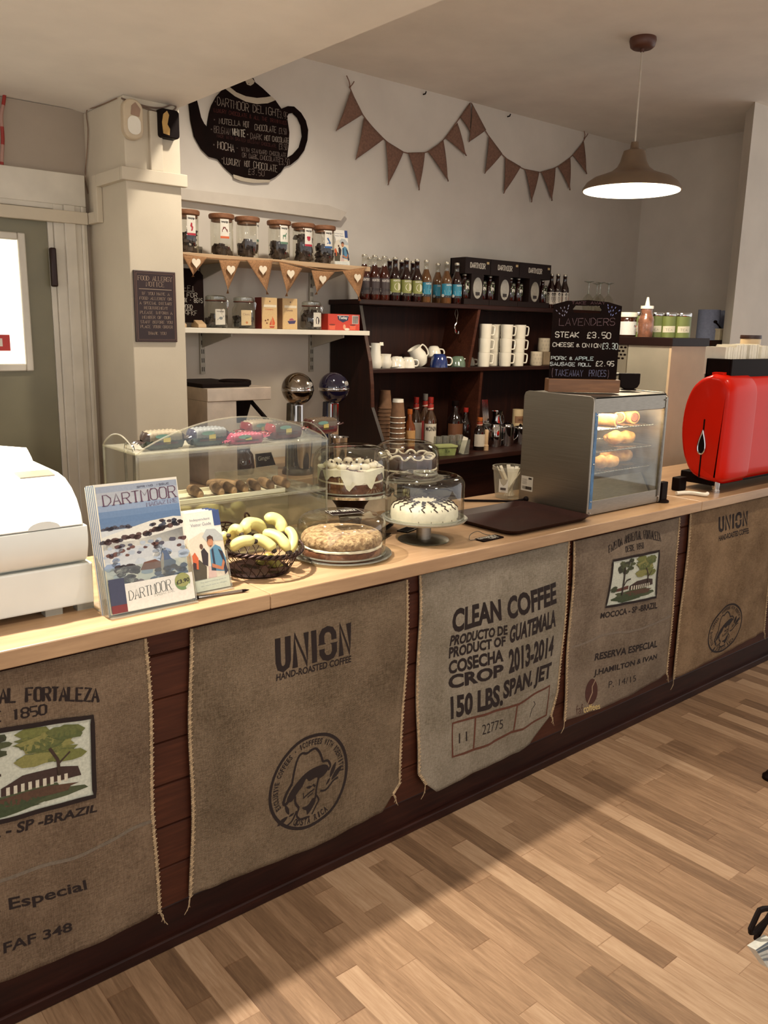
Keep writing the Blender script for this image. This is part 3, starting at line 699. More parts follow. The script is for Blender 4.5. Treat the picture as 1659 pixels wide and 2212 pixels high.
def mag_cover(full):
    p = Print(); w = .204; rnd = random.Random(4); x0 = -.102
    H = lambda v: v*.298+.006
    sky = [(150, 160, 176), (172, 176, 182), (176, 180, 186), (140, 158, 184), (104, 132, 168), (92, 122, 160), (96, 124, 160)]
    for i, c in enumerate(sky): p.rect(x0, x0+w, H(1-.05*(i+1)), H(1-.05*i), c)
    p.rect(x0, x0+w, H(0), H(.66), (204, 208, 208))
    def hill(pts, c, l): p.poly([(x0+w*a, H(b)) for a, b in pts], c, l)
    def bush(cx, cy, r, c, l):
        p.poly([(x0+w*cx+r*cos(a)*(1.5+.4*rnd.random()), H(cy)+r*sin(a)*(.8+.4*rnd.random())) for a in [2*pi*k/9 for k in range(9)]], c, l)
    hill([(0, .60), (.3, .645), (.6, .685), (.9, .70), (1, .69), (1, .5), (0, .5)], (222, 220, 208), 1)
    for k in range(16): bush(.02+.34*rnd.random(), .655+.02*rnd.random(), .0035, (70, 66, 78), 2)
    for k in range(30): a = rnd.random(); bush(a, .555+.085*a*a+.02*rnd.random(), .0035+.003*rnd.random(), rnd.choice([(72, 44, 40), (58, 50, 56), (90, 60, 52)]), 2)
    for k in range(16): bush(.6+.4*rnd.random(), .62+.06*rnd.random(), .004, rnd.choice([(62, 44, 44), (70, 74, 90)]), 2)
    hill([(0, .55), (.4, .545), (1, .60), (1, .40), (0, .40)], (196, 200, 202), 1)
    for k in range(40): bush(rnd.random(), .43+.10*rnd.random(), .003+.003*rnd.random(), rnd.choice([(104, 66, 56), (78, 74, 88), (150, 160, 172), (176, 186, 196), (88, 54, 48)]), 3)
    for k in range(26): bush(rnd.random(), .25+.17*rnd.random(), .005+.005*rnd.random(), rnd.choice([(176, 190, 206), (216, 216, 210), (146, 164, 190), (190, 198, 204)]), 3)
    hill([(.40, .30), (.46, .36), (.60, .37), (.70, .33), (.66, .29)], (112, 70, 54), 4)
    hill([(.68, .24), (.66, .36), (.70, .43), (.76, .43), (.80, .36), (.86, .33), (.84, .26)], (84, 100, 128), 4); hill([(.66, .24), (.665, .35), (.70, .42), (.715, .40), (.70, .3), (.71, .24)], (150, 144, 134), 5)
    for k in range(30): bush(.12+.24*rnd.random(), .22+.13*rnd.random(), .006, rnd.choice([(54, 40, 44), (40, 36, 44), (196, 196, 196), (60, 52, 60)]), 5)
    for k in range(20): bush(.60+.38*rnd.random(), .22+.07*rnd.random(), .006, rnd.choice([(66, 46, 40), (70, 84, 116), (56, 48, 54)]), 5)
    hill([(0, .24), (.3, .20), (.6, .215), (1, .235), (1, 0), (0, 0)], (86, 108, 148), 5)
    for k in range(24): bush(rnd.random()*.9+.05, .12+.10*rnd.random(), .006, rnd.choice([(60, 62, 84), (170, 186, 206), (110, 90, 100), (74, 92, 130)]), 6)
    p.hand('DARTMOOR', ((x0+.012, H(.845)), (x0+w-.004, H(.855)), (x0+w-.004, H(.95)), (x0+.012, H(.93))), (84, 34, 66), 7, .0032, True, 0, .55)
    p.hand('MAGAZINE', ((x0+.118, H(.805)), (x0+w-.004, H(.812)), (x0+w-.004, H(.842)), (x0+.118, H(.835))), (110, 90, 116), 7, .0014, True, 0, .4)
    p.hand('SPRING ISSUE', ((x0+.10, H(.962)), (x0+w-.02, H(.966)), (x0+w-.02, H(.98)), (x0+.10, H(.975))), (70, 70, 90), 7, .0009)
    return p
def magazine(i, y, dx, lab):
    t = thing('magazine', lab, 'magazine', (.813+dx, .022, ZT+.0045), 0, 'magazines in the clear stand', rx=-TILT)
    MB().box(-.104, .104, y, y+.0046, .002, .310-(i % 2)*.003).build('pages', PAPER, t, smooth=0)
    if i == 0:
        mag_cover(True).build('cover_print', lambda u, v, l: (u, y-.0004-.0002*l, v), t, INK, 'wintry moorland cover with a purple serif title')
    else:
        Print().rect(-.104, .104, .002, .309, (140, 156, 182)).build('cover_print', lambda u, v, l: (u, y-.0004, v), t)
    return t
for i in range(6):
    magazine(i, .0005+i*.0056, -.0022*i, ('front magazine of the stand with a wintry moor cover and price card' if i == 0 else
             'white page-edged magazine %s in the clear stand' % ('second from the front', 'third from the front', 'fourth from the front', 'fifth from the front', 'hindmost')[i-1]))
pc = Print(); pc.rect(-.066, .108, .009, .075, (226, 224, 214)); pc.rect(-.104, -.066, .009, .09, (56, 60, 86)); pc.rect(-.104, -.066, .009, .028, (116, 36, 36), 1)
pc.hand('DARTMOOR', ((-.060, .034), (.050, .042), (.050, .067), (-.060, .056)), (58, 62, 60), 1, .0020, True, 0, .5); pc.hand('MAGAZINE', ((.004, .032), (.056, .035), (.056, .042), (.004, .039)), (160, 160, 150), 1, .0009, True)
pc.poly(circ(.080, .056, .0205, .0215, 28), (112, 140, 92), 2); pc.poly(circ(.080, .060, .0200, .0170, 28), (152, 154, 92), 3); pc.poly([(.088, .0365), (.099, .043), (.096, .049), (.086, .041)], (214, 222, 200), 4)
pc.text('£3.90', ((.063, .050), (.098, .0535), (.098, .0635), (.063, .060)), (28, 24, 20), 5, .02)
flat_card(pc, 'price_card', ms, Rm, -.0088, 'white price card with a round green price sticker')

# ---- leaflets and their stand
ls = thing('leaflet_stand', 'small clear acrylic stand of visitor leaflets beside the magazine stand', 'stand', (1.0, .070, ZT), .0)
TL = radians(16); Rl = Matrix.Rotation(-TL, 4, 'X')
MB().box(-.053, .053, .018, .021, .003, .16, Rl).build('back_panel', ACRY, ls, smooth=0); MB().box(-.053, .053, -.02, .07, 0, .003).build('base', ACRE, ls, smooth=0, bev=.001)
MB().box(-.053, .053, -.007, -.005, .003, .035, Rl).build('front_lip', ACRY, ls, smooth=0)
for sx in (-.0545, .0525): MB().box(sx, sx+.002, -.007, .021, .003, .10, Rl).build('side_panel', ACRE, ls, smooth=0)
def leaflet_print(w=.098, h=.205):
    p = Print(); x = -w/2; X = lambda u: x+u*w; Y = lambda v: v*h
    P = lambda pts, c, l: p.poly([(X(a), Y(b)) for a, b in pts], c, l)
    P([(0, 0), (1, 0), (1, 1), (0, 1)], (226, 222, 210), 0)
    P([(.80, .80), (1, .80), (1, 1), (.80, 1)], (52, 72, 122), 1)
    p.text('Independent', ((X(.12), Y(.88)), (X(.70), Y(.88)), (X(.70), Y(.92)), (X(.12), Y(.92))), (96, 100, 120), 1); p.text('Visitor Guide', ((X(.12), Y(.82)), (X(.72), Y(.82)), (X(.72), Y(.86)), (X(.12), Y(.86))), (96, 100, 120), 1)
    P([(0, .14), (1, .14), (1, .62), (.75, .70), (.4, .74), (0, .66)], (214, 204, 184), 1); P([(.4, .68), (.55, .77), (.8, .76), (1, .66), (1, .60), (.5, .62)], (176, 180, 178), 2)
    P([(.0, .14), (.35, .14), (.40, .30), (.22, .40), (0, .36)], (74, 66, 48), 2); P([(.02, .30), (.16, .28), (.20, .42), (.12, .50), (.03, .46)], (196, 92, 48), 3); P([(.02, .30), (.10, .28), (.12, .36), (.03, .38)], (54, 28, 30), 4)
    P([(.30, .34), (.44, .30), (.50, .46), (.40, .54), (.30, .50)], (44, 32, 36), 3); P(circ(.33, .56, .05, .035, 12), (92, 60, 42), 4)
    P([(.52, .24), (.95, .20), (1, .36), (.88, .52), (.74, .56), (.56, .50)], (84, 132, 160), 4); P([(.80, .50), (.92, .46), (1, .20), (.90, .16), (.88, .36)], (38, 36, 50), 5); P([(.60, .50), (.66, .52), (.66, .30), (.60, .28)], (36, 44, 66), 5)
    P(circ(.60, .60, .09, .062, 16), (186, 128, 92), 5); P([(.51, .60), (.53, .67), (.62, .69), (.70, .66), (.70, .60), (.66, .64), (.56, .64)], (72, 44, 32), 6); P([(.54, .57), (.60, .535), (.66, .57), (.63, .555), (.57, .555)], (76, 46, 34), 6)
    P([(.55, .28), (.86, .22), (.94, .32), (.90, .36), (.82, .27), (.56, .33)], (176, 112, 78), 6); P([(.40, .14), (.64, .14), (.66, .28), (.46, .30)], (196, 170, 160), 4)
    P([(0, 0), (1, 0), (1, .15), (0, .14)], (214, 216, 206), 7)
    for k in range(2): p.text(('The award winning guide to', 'the moor and its villages')[k], ((X(.14), Y(.095-.045*k)), (X(.90), Y(.105-.045*k)), (X(.90), Y(.125-.045*k)), (X(.14), Y(.115-.045*k))), (120, 128, 140), 8)
    return p
lf = None
for i in range(4):
    lab = ('front visitor leaflet with a smiling backpacker on its cover', 'second visitor leaflet behind the front one, blue corner showing', 'third visitor leaflet in the small stand, blue corner showing', 'hindmost visitor leaflet in the small stand')[i]
    if lf is None:
        lf = thing('leaflet', lab, 'leaflet', (1.002, .070, ZT+.004), 0, 'visitor leaflets in the small stand', rx=-TL)
        MB().box(-.049, .049, 0, .0022, 0, .205).build('folded_paper', PAPER, lf, smooth=0)
        leaflet_print().build('cover_print', lambda u, v, l: (u, -.0004-.00025*l, v), lf, INK, 'photograph of hikers with a bearded backpacker')
    else: dup(lf, (1.002-.0075*i, .070+.0042*i, ZT+.0045+.0015*i), None, lab)
pn = thing('ballpoint_pen', 'clear black-tipped ballpoint pen lying in front of the leaflets', 'pen', (0, 0, 0))
a = AZ(424, 1291, ZT+.005); b = AZ(538, 1274, ZT+.005); d = (b-a)
pn.location = a; MB().tube([(0, 0, 0), d*.86], .0042, 10).build('barrel', clear('pen_barrel', (150, 140, 126), .1, .5, .1, .35, (120, 110, 98)), pn)
MB().tube([d*.86, d*.93, d], [.0042, .0034, .001], 10).build('tip', BLK, pn); MB().tube([d*-.04, d*.04], .0046, 10).build('cap', BLK, pn)

# ---- clear display case with a shelf
cx0, cx1, cy0, cy1 = .922, 1.556, .335, .565; cz = 1.256; sz = 1.097
cs = thing('display_case', 'clear acrylic cake display case with an inner shelf behind the magazines', 'display case', ((cx0+cx1)/2, (cy0+cy1)/2, ZT))
off = Vector((-(cx0+cx1)/2, -(cy0+cy1)/2, -ZT))
def cbox(*a): return MB().box(*a, M=Matrix.Translation(off))
arch_h = AY(545, 899, cy0).z-cz
front = [(cx0, ZT+.002), (cx1, ZT+.002), (cx1, cz)]+[(cx1+(cx0-cx1)*k/24, cz+arch_h*sin(pi*k/24)**.8) for k in range(1, 24)]+[(cx0, cz)]
MB().prism(front, cy0, cy0+.004, lambda u, v, d: Vector((u, d, v))+off).build('front_panel', ACRY, cs, smooth=0)
e = MB(); e.tube([Vector((u, cy0+.002, v))+off for u, v in front[2:]], .0022, 6); e.build('front_panel_edge', ACRE, cs)
ah = AX(245, 935, cx0).z-cz
side = [(cy0, ZT+.002), (cy1, ZT+.002), (cy1, cz)]+[(cy1+(cy0-cy1)*k/16, cz+ah*sin(pi*k/16)**.8) for k in range(1, 16)]+[(cy0, cz)]
for sx in (cx0-.004, cx1): MB().prism(side, sx, sx+.004, lambda u, v, d: Vector((d, u, v))+off).build('side_panel', ACRY, cs, smooth=0)
for sx in (cx0-.002, cx1+.002):
    e = MB(); e.tube([Vector((sx, u, v))+off for u, v in side[2:]], .002, 6); e.build('side_panel_edge', ACRE, cs)
cbox(cx0, cx1, cy0+.004, cy1, cz-.004, cz).build('top_shelf', ACRE, cs, smooth=0)
cbox(cx0, cx1, cy0+.004, cy1, sz-.004, sz).build('inner_shelf', ACRE, cs, smooth=0)
cbox(cx0, cx1, cy0-.001, cy0+.004, sz-.005, sz+.003).build('shelf_lip', ACRE, cs, smooth=0)
cbox(cx0, cx1, cy0-.001, cy0+.004, cz-.008, cz).build('top_lip', ACRE, cs, smooth=0)
for x in (cx0, cx1):
    for y in (cy0+.002, cy1):
        cbox(x-.0022, x+.0022, y-.0022, y+.0022, ZT+.002, cz).build('corner_post', ACRE, cs, smooth=0)
cbox(cx0-.005, cx1+.005, cy0-.003, cy1+.004, ZT-ZT+ZT, ZT+.004).build('base', mat('frosted_cream_board', (172, 160, 138), .6, var=.04), cs, smooth=0)
cbox(cx0+.004, cx1, cy1-.004, cy1-.001, ZT+.004, sz-.006).build('rear_board', mat('frosted_cream_board', (196, 182, 150), .6), cs, smooth=0)
for pxy in ((262, 963), (287, 967)):
    p = AX(pxy[0], pxy[1], cx0+.004)
# tongs leaning inside the left end
tg = thing('serving_tongs', 'steel serving tongs standing upright at the left end of the display case', 'tongs', (0, 0, 0))
a = AX(268, 958, cx0+.022); b = AX(290, 968, cx0+.022); z0 = ZT+.006
tg.location = (cx0+.022, (a.y+b.y)/2, z0); h = a.z-z0; dy = (a.y-b.y)/2
for s in (1, -1): MB().bar((0, s*dy*.55, 0), (0, s*dy*.9, h*.94), .007, .003, up=(0, 1, 0)).build('arm', STEELD, tg, smooth=0)
MB().tube(smoothpts([(0, dy*.9, h*.93), (0, dy*.6, h), (0, -dy*.6, h), (0, -dy*.9, h*.93)], 5), .004, 8).build('spring_bow', CHROME, tg)

# ---- snack bars in printed wrappers on the case
def wrapper_mat(): return ink_mat('glossy_wrapper', .25, .10)
WRAP = wrapper_mat()
def colored(mb, name, colfn, parent, m, smooth=60):
    o = mb.build(name, m, parent, smooth=smooth, fix=True); me = o.data
    at = me.color_attributes.new('Col', 'FLOAT_COLOR', 'CORNER'); data = []
    for p in me.polygons: data += list((*lin(colfn(p.center)), 1.0))*p.loop_total
    at.data.foreach_set('color', data); return o
def packet(lab, loc, rz, c1, c2, c3, L=.135, W=.055, H=.05):
    t = thing('wrapped_cake_bar', lab, 'snack packet', loc, rz, 'wrapped cake bars on top of the display case')
    def f(u, v):
        x = (u-.5)*2; a = 2*pi*v; e = max(0.0, 1-abs(x)**7)**.5; e = max(e, .08)
        sy = max(-1, min(1, 1.25*cos(a))); szz = max(-1, min(1, 1.25*sin(a)))
        return (x*L/2, sy*W/2*(.35+.65*e if abs(x) > .8 else 1)*(1 if abs(x) < .9 else .95), H/2+szz*H/2*e+.0015*sin(31*x+9*v)+.001*sin(50*v))
    m = MB().grid(f, 28, 24)
    colored(m, 'wrapper', lambda c: c1 if c.z < H*.5 else (c2 if abs(c.x) < L*.40 else c3), t, WRAP)
    for sx in (-1, 1):
        z = MB().grid(lambda u, v: (sx*(L/2-.004+.018*u), (v-.5)*W*(.85+.3*u), H/2+.004*sin(v*22)*u+.006*u*sx), 4, 20)
        colored(z, 'crimped_end', lambda c: c3, t, WRAP)
    lb = Print(); lb.rect(-.010, .012, H*.30, H*.66, (196, 178, 96)); lb.poly(circ(-.012, H*.74, .022, .006, 16), (110, 150, 140)); lb.rect(-.04, .035, H*.30, H*.42, (58, 30, 28))
    lb.build('label', lambda u, v, l: (u, -W/2-.0016-.0003*l, v), t, INK, 'small cream price sticker and oval badge')
    return t
def on_case(px, py, y): p = AY(px, py, y); return (p.x, p.y, cz+.0008)
for lab, px, y, rz, c1, c2, c3 in (
        ('grey and green wrapped cake bar at the left end of the display case top', 350, .405, .03, (42, 51, 45), (111, 103, 87), (38, 29, 25)),
        ('blue and teal wrapped cake bar, second from the left on the case', 448, .408, .02, (44, 57, 60), (108, 109, 111), (29, 26, 45)),
        ('bright pink wrapped cake bar lying low in the middle of the case top', 528, .378, .0, (124, 38, 62), (145, 68, 85), (111, 35, 56)),
        ('red wrapped cake bar with torn-looking end behind the pink one', 556, .505, .25, (111, 35, 34), (145, 130, 111), (94, 25, 29)),
        ('brown and red wrapped cake bar right of the pink one', 612, .420, .06, (76, 32, 29), (82, 71, 60), (111, 29, 29)),
        ('red-brown wrapped cake bar at the right end of the display case top', 692, .465, .08, (90, 29, 28), (103, 87, 71), (68, 26, 22))):
    z = on_case(px, 950, y); packet(lab, z, rz, c1, c2, c3, *((.12, .045, .032) if 'pink wrapped' in lab else (.125, .055, .052)))

# ---- tray of finger pastries on the inner shelf
ty = thing('pastry_tray', 'white tray on the shelf inside the display case', 'tray', ((cx0+.03+1.41)/2, .43, sz+.0005))
tw = (1.41-cx0-.03)/2
MB().box(-tw, tw, -.068, .068, 0, .003).box(-tw, tw, -.072, -.066, 0, .014).box(-tw, tw, .066, .072, 0, .014).box(-tw-.003, -tw+.003, -.072, .072, 0, .014).box(tw-.003, tw+.003, -.072, .072, 0, .014).build('dish', WHITE, ty, smooth=0, bev=.0015)
cr = MB().box(-.26, .26, .068, .071, .012, .055); 
PAST = mat('browned_pastry', (166, 134, 102), .7, var=.35, scale=30, bump=.4, c2=(84, 60, 46))
pb = None
for i, (px, py, rz) in enumerate(((405, 1056, -1.72), (437, 1046, -1.80), (469, 1046, -1.70), (500, 1044, -1.78), (531, 1042, -1.84), (561, 1040, -1.75), (592, 1036, -1.70), (430, 1030, -.9))):
    p = AZ(px, py, sz+.02); lab = 'browned finger pastry, %s in the white tray of the display case' % ('first from the left', 'second from the left', 'third from the left', 'fourth from the left', 'fourth from the right', 'third from the right', 'rightmost', 'half hidden at the back left')[i]
    if i == 7: lab = 'browned finger pastry half hidden at the back of the white tray'
    yy = .43 if i < 7 else .485
    if pb is None:
        m = MB().tube(smoothpts([(-.05, 0, .012), (-.025, 0, .015), (0, 0, .016), (.03, 0, .015), (.05, 0, .012)], 4), [.008, .013, .015, .0155, .016, .0165, .0165, .017, .0165, .016, .016, .0155, .015, .0145, .0135, .012, .008], 14)
        pb = m.build('finger_pastry', PAST, None, loc=(p.x, yy, sz+.005)); pb.rotation_euler = (0, 0, rz); pb.scale = (1.1, .78, 1.0); tag(pb, lab, 'pastry', 'finger pastries in the display case')
    else:
        o = pb.copy(); COL.objects.link(o); o.location = (p.x, yy, sz+.005); o.rotation_euler = (0, 0, rz); o['label'] = lab
gs = thing('price_sign', 'small chalkboard sign reading Ginger inside the display case', 'sign', (0, 0, 0))
a = AY(573, 1010, .51); gs.location = (a.x, .513, sz+.058); gs.rotation_euler = (-.2, 0, .12)
MB().prism([(-.034, 0), (.046, 0), (.034, .044), (-.030, .044)], 0, .003, fXZ()).build('card', BOARD, gs, smooth=0)
g = Print(); g.text('Ginger', ((-.024, .016), (.026, .018), (.026, .036), (-.024, .034)), (206, 198, 184), 1); g.line([(-.034, 0), (.046, 0), (.034, .044), (-.030, .044)], .0014, (206, 198, 180), 1, closed=True); g.build('chalk_lettering', flatXZ(0, -.0004), gs, CHALK)
sb = thing('acrylic_riser', 'clear upright card holder strip behind the finger pastries', 'card holder', (a.x-.075, .505, sz+.0005))
MB().box(-.11, .12, 0, .003, 0, .056).build('strip', ACRE, sb, smooth=0); MB().box(-.11, .12, -.012, .012, 0, .003).build('foot', ACRE, sb, smooth=0)

# ---- wire basket of bananas
bc = AZ(557, 1252, ZT); bx, by = bc.x+.046, bc.y+.075
bk = thing('wire_basket', 'dark bronze wire basket with leaf handles holding bananas', 'basket', (bx, by, ZT))
RB, RT, HB = .086, .124, .070
rim = lambda a, k=0: ((RT+.003*cos(k*8))*cos(a), (RT+.003*cos(k*8))*sin(a), HB+.006*sin(2*a+.7)+.003*sin(k*8))
m = MB()
for ph in (0, 2.1, 4.2): m.tube([(RT*cos(a)+.0045*cos(14*a+ph)*cos(a), RT*sin(a)+.0045*cos(14*a+ph)*sin(a), HB+.006*sin(2*a+.7)+.0045*sin(14*a+ph)) for a in [2*pi*k/110 for k in range(110)]], .0036, 6, True)
m.build('braided_rim', WIRE, bk)
m = MB(); N = 26
for k in range(N):
    for s in (1, -1):
        m.tube([((RB+(RT-RB)*t**.8)*cos(2*pi*k/N+s*.34*t+.02*sin(9*t)), (RB+(RT-RB)*t**.8)*sin(2*pi*k/N+s*.34*t+.02*sin(9*t)), .006+HB*t*.96) for t in [j/6 for j in range(7)]], .0011, 5)
m.build('wire_netting', WIRE, bk)
m = MB(); m.lathe([(0, .002), (RB, .002), (RB+.003, .006), (RB, .011), (0, .009)], 40); m.build('base_disc', WIRE, bk)
for (p0, pts) in (('leaf_handle', ((480, 1152), (466, 1140), (470, 1131), (488, 1128), (505, 1132), (512, 1141), (500, 1150))), ('loop_handle', ((530, 1122), (529, 1112), (532, 1108), (537, 1112), (541, 1122)))):
    L = [AY(*p, by+.10)-Vector((bx, by, ZT)) for p in pts]; m = MB(); m.tube(smoothpts(L, 5, p0 == 'leaf_handle'), .0028, 6, p0 == 'leaf_handle')
    if p0 == 'leaf_handle':
        for (i, j) in ((0, 3), (1, 4), (6, 2)): m.tube([L[i], L[j]], .0016, 5)
        m.tube([L[0], L[0]+Vector((.03, -.03, -.03)), Vector((rim(2.2)))], .0025, 5)
    else: m.tube([L[0], Vector(rim(1.6))], .0025, 5)
    m.build(p0, WIRE, bk)
BAN = mat('banana_skin', (214, 202, 128), .5, var=.1, scale=10, c2=(190, 182, 112)); BANT = mat('banana_tip', (46, 32, 22), .7)
BANG = mat('banana_skin_green', (142, 132, 62), .5, var=.2, scale=10)
def banana(pts, ys, r, lab, m=BAN, push=0):
    P = [AY(*p, by+y) for p, y in zip(pts, ys)]; c = P[len(P)//2].copy()
    t = thing('banana', lab, 'banana', c, 0, 'bananas in the wire basket')
    S = smoothpts([p-c for p in P], 5); n = len(S); R = [r*(.42+.58*min(1, 5.5*k/(n-1))**.5)*(1-.55*max(0, (k/(n-1)-.72)/.28)**1.5) for k in range(n)]
    MB().tube(S, R, 7).build('skin', m, t, smooth=70)
    d = (Vector(S[-1])-Vector(S[-2])).normalized(); e = Vector(S[-1])
    MB().tube([e-d*.002, e+d*.005, e+d*.009], [r*.47, r*.46, r*.34], 8).build('tip', BANT, t)
banana(((481, 1176), (476, 1166), (483, 1158), (491, 1157)), (.03, .02, .0, -.01), .0135, 'small banana at the far left of the wire basket')
banana(((508, 1164), (501, 1152), (508, 1142), (516, 1145), (521, 1153)), (.05, .045, .03, .02, .01), .0145, 'banana second from the left in the basket, behind the front row')
banana(((571, 1148), (556, 1133), (540, 1130), (530, 1138), (537, 1152)), (.07, .07, .06, .04, .03), .0185, 'large banana arching at the upper left middle of the basket')
banana(((574, 1126), (586, 1120), (600, 1125), (608, 1138), (610, 1152)), (.08, .075, .065, .05, .035), .0190, 'topmost banana of the basket, arching at the upper right')
banana(((505, 1187), (510, 1176), (524, 1169), (540, 1168), (549, 1169)), (-.05, -.06, -.07, -.075, -.078), .0155, 'banana lying level across the front left of the basket')
banana(((546, 1163), (562, 1166), (577, 1174), (587, 1183), (591, 1188)), (-.04, -.055, -.07, -.08, -.085), .0160, 'banana slanting down in the middle of the front row')
banana(((568, 1152), (588, 1155), (605, 1163), (617, 1178), (622, 1191)), (-.0, -.02, -.045, -.065, -.075), .0165, 'longest banana of the front row, slanting down to the right')
banana(((618, 1142), (630, 1152), (634, 1166), (632, 1180), (627, 1192)), (.02, .0, -.02, -.035, -.045), .0150, 'rightmost banana curving down the side of the basket')
banana(((556, 1205), (570, 1214), (584, 1226), (600, 1234)), (.02, .02, .02, .02), .0155, 'shaded banana under the pile, left one seen through the wires', BANG)
banana(((572, 1200), (588, 1210), (600, 1224), (612, 1230)), (-.02, -.02, -.02, -.02), .0155, 'shaded banana under the pile, right one seen through the wires', BANG)

# ---- cakes, domes and stands
def dome(name, lab, loc, r, h, knob=None, rim=.004, round_=.045):
    t = thing(name, lab, 'cake dome', loc, 0, 'clear domes over the cakes')
    n = 8; prof = [(r, 0), (r, h-round_)]+[(r-round_+round_*cos(pi/2*k/n), h-round_+round_*sin(pi/2*k/n)) for k in range(1, n+1)]
    if knob == 'ring': prof += [(.045, h), (.04, h+.004), (.03, h+.003), (.026, h-.002), (0, h-.002)]
    else: prof += [(r*.3, h+.003), (0, h+.004)]
    MB().lathe(prof, 64).build('cover', GLASS, t, smooth=60)
    MB().tube([(r*cos(2*pi*k/64), r*sin(2*pi*k/64), .003) for k in range(64)], .0026, 6, True).build('rim', GLASSR, t)
    if knob: MB().tube([(.036*cos(2*pi*k/30), .036*sin(2*pi*k/30), h+.005) for k in range(30)], .004, 6, True).build('grip', GLASSR, t)
    return t
CRUMB = mat('crumble_topping', (186, 160, 122), .9, scale=85, bump=1.0, bdist=.006, c2=(112, 82, 54)); SPONGE = mat('brown_sponge', (112, 66, 38), .9, scale=60, bump=.5, c2=(78, 42, 24))
CREAM = mat('cream_filling', (226, 216, 194), .5, var=.06, scale=40); ICING = mat('white_icing', (226, 220, 200), .45, var=.05, scale=30, bump=.15)
CHOC = mat('chocolate_sponge', (66, 34, 22), .8, scale=50, bump=.4, c2=(42, 20, 14)); DRIZ = mat('chocolate_drizzle', (40, 18, 14), .3)
def noisy_lathe(prof, seg, amp, seed):
    m = MB().lathe(prof, seg); rnd = random.Random(seed)
    m.v = [(x*(1+rnd.uniform(-amp, amp)), y*(1+rnd.uniform(-amp, amp)), z+rnd.uniform(-amp, amp)*.05) for x, y, z in m.v]; return m
# crumble cake on a low glass plate
c0 = AZ(757, 1206, ZT); c0 = Vector((c0.x, c0.y+.045, ZT))
pt = thing('glass_cake_plate', 'low clear glass plate under the crumble cake at the worktop edge', 'plate', c0)
MB().lathe([(0, .004), (.11, .004), (.14, .008), (.152, .013), (.154, .010), (.14, .003), (.11, 0), (0, 0)], 64).build('dish', GLASSR, pt, smooth=50)
ck = thing('crumble_cake', 'round two-layer sponge cake with a crumbly top under the front left dome', 'cake', (c0.x, c0.y, ZT+.0045))
noisy_lathe([(0, 0), (.116, 0), (.121, .006), (.122, .026), (.119, .030), (0, .030)], 56, .010, 1).build('lower_sponge', SPONGE, ck, smooth=60)
noisy_lathe([(0, .030), (.123, .030), (.124, .0345), (.121, .037), (0, .037)], 72, .012, 2).build('cream_layer', CREAM, ck, smooth=60)
noisy_lathe([(0, .037), (.117, .037), (.122, .041), (.123, .053), (.120, .062), (.112, .070), (.09, .075), (.06, .079), (.03, .080), (0, .081)], 80, .016, 3).build('crumble_top', CRUMB, ck, smooth=70)
dome('cake_dome', 'wide clear dome over the crumble cake, a black price card on top', (c0.x, c0.y, ZT+.0135), .134, .113, None, round_=.03)
p = AZ(760, 1109, ZT+.132)
tgc = thing('price_card', 'black rectangular price card lying on top of the crumble cake dome', 'card', (c0.x+.01, c0.y+.0, ZT+.1315), -.25)
MB().box(-.052, .052, -.032, .032, 0, .002).build('card', BOARD, tgc, smooth=0)
g = Print(); g.line([(-.051, -.031), (.051, -.031), (.051, .031), (-.051, .031)], .002, (214, 208, 190), 0, closed=True); g.hand('APPLE CRUMBLE', ((-.046, .006), (.044, .006), (.044, .022), (-.046, .022)), (220, 214, 198), 0, .0022); g.build('chalk_lettering', flatXY(0, 0, .002), tgc, CHALK)
# white iced cake on a steel pedestal
c1 = Vector((1.818, .124+.03, ZT))
sd = thing('steel_cake_stand', 'brushed steel pedestal stand with a glass plate under the white iced cake', 'cake stand', c1)
MB().lathe([(0, 0), (.083, 0), (.085, .002), (.083, .004), (.03, .006), (0, .006)], 48).build('foot', STEELD, sd, smooth=50)
MB().cyl((0, 0, .005), .0245, .062, 32).build('column', STEEL, sd, smooth=50)
MB().lathe([(0, .067), (.10, .067), (.138, .072), (.1425, .078), (.1395, .079), (.10, .073), (0, .073)], 64).build('plate', GLASSR, sd, smooth=50)
wc = thing('white_iced_cake', 'white iced cake with dark chocolate zigzags on the steel pedestal', 'cake', (c1.x, c1.y, ZT+.0735))
MB().lathe([(0, 0), (.108, 0), (.111, .012), (.110, .032), (.105, .044), (.095, .052), (.07, .058), (.035, .060), (0, .060)], 64).build('iced_body', ICING, wc, smooth=60)
m = MB(); topz = lambda r: .0605-.010*max(0, (r-.06)/.04)**1.6
for k in range(16):
    a = 2*pi*k/16
    L = []
    for j in range(10):
        r = .040+.068*j/9; b = a+(.085 if j % 2 else -.085)*.06/r; z = topz(r) if r < .098 else .0505-(r-.098)*1.1
        L.append((r*cos(b), r*sin(b), z+.0012))
    m.tube(L, .0023, 5)
m.build('chocolate_zigzag', DRIZ, wc); m = MB()
for k in range(6):
    a = -pi/2-.9+.36*k; m.bar((.03*cos(a), .03*sin(a), .0606), (.105*cos(a), .105*sin(a), .0455), .0014, .001); m.bar((.105*cos(a), .105*sin(a), .0455), (.1112*cos(a), .1112*sin(a), .006), .0014, .001)
m.build('slice_cuts', DRIZ, wc, smooth=0)
dome('cake_dome', 'clear dome with a ring grip over the white iced cake', (c1.x, c1.y, ZT+.0795), .129, .138, 'ring', round_=.028)
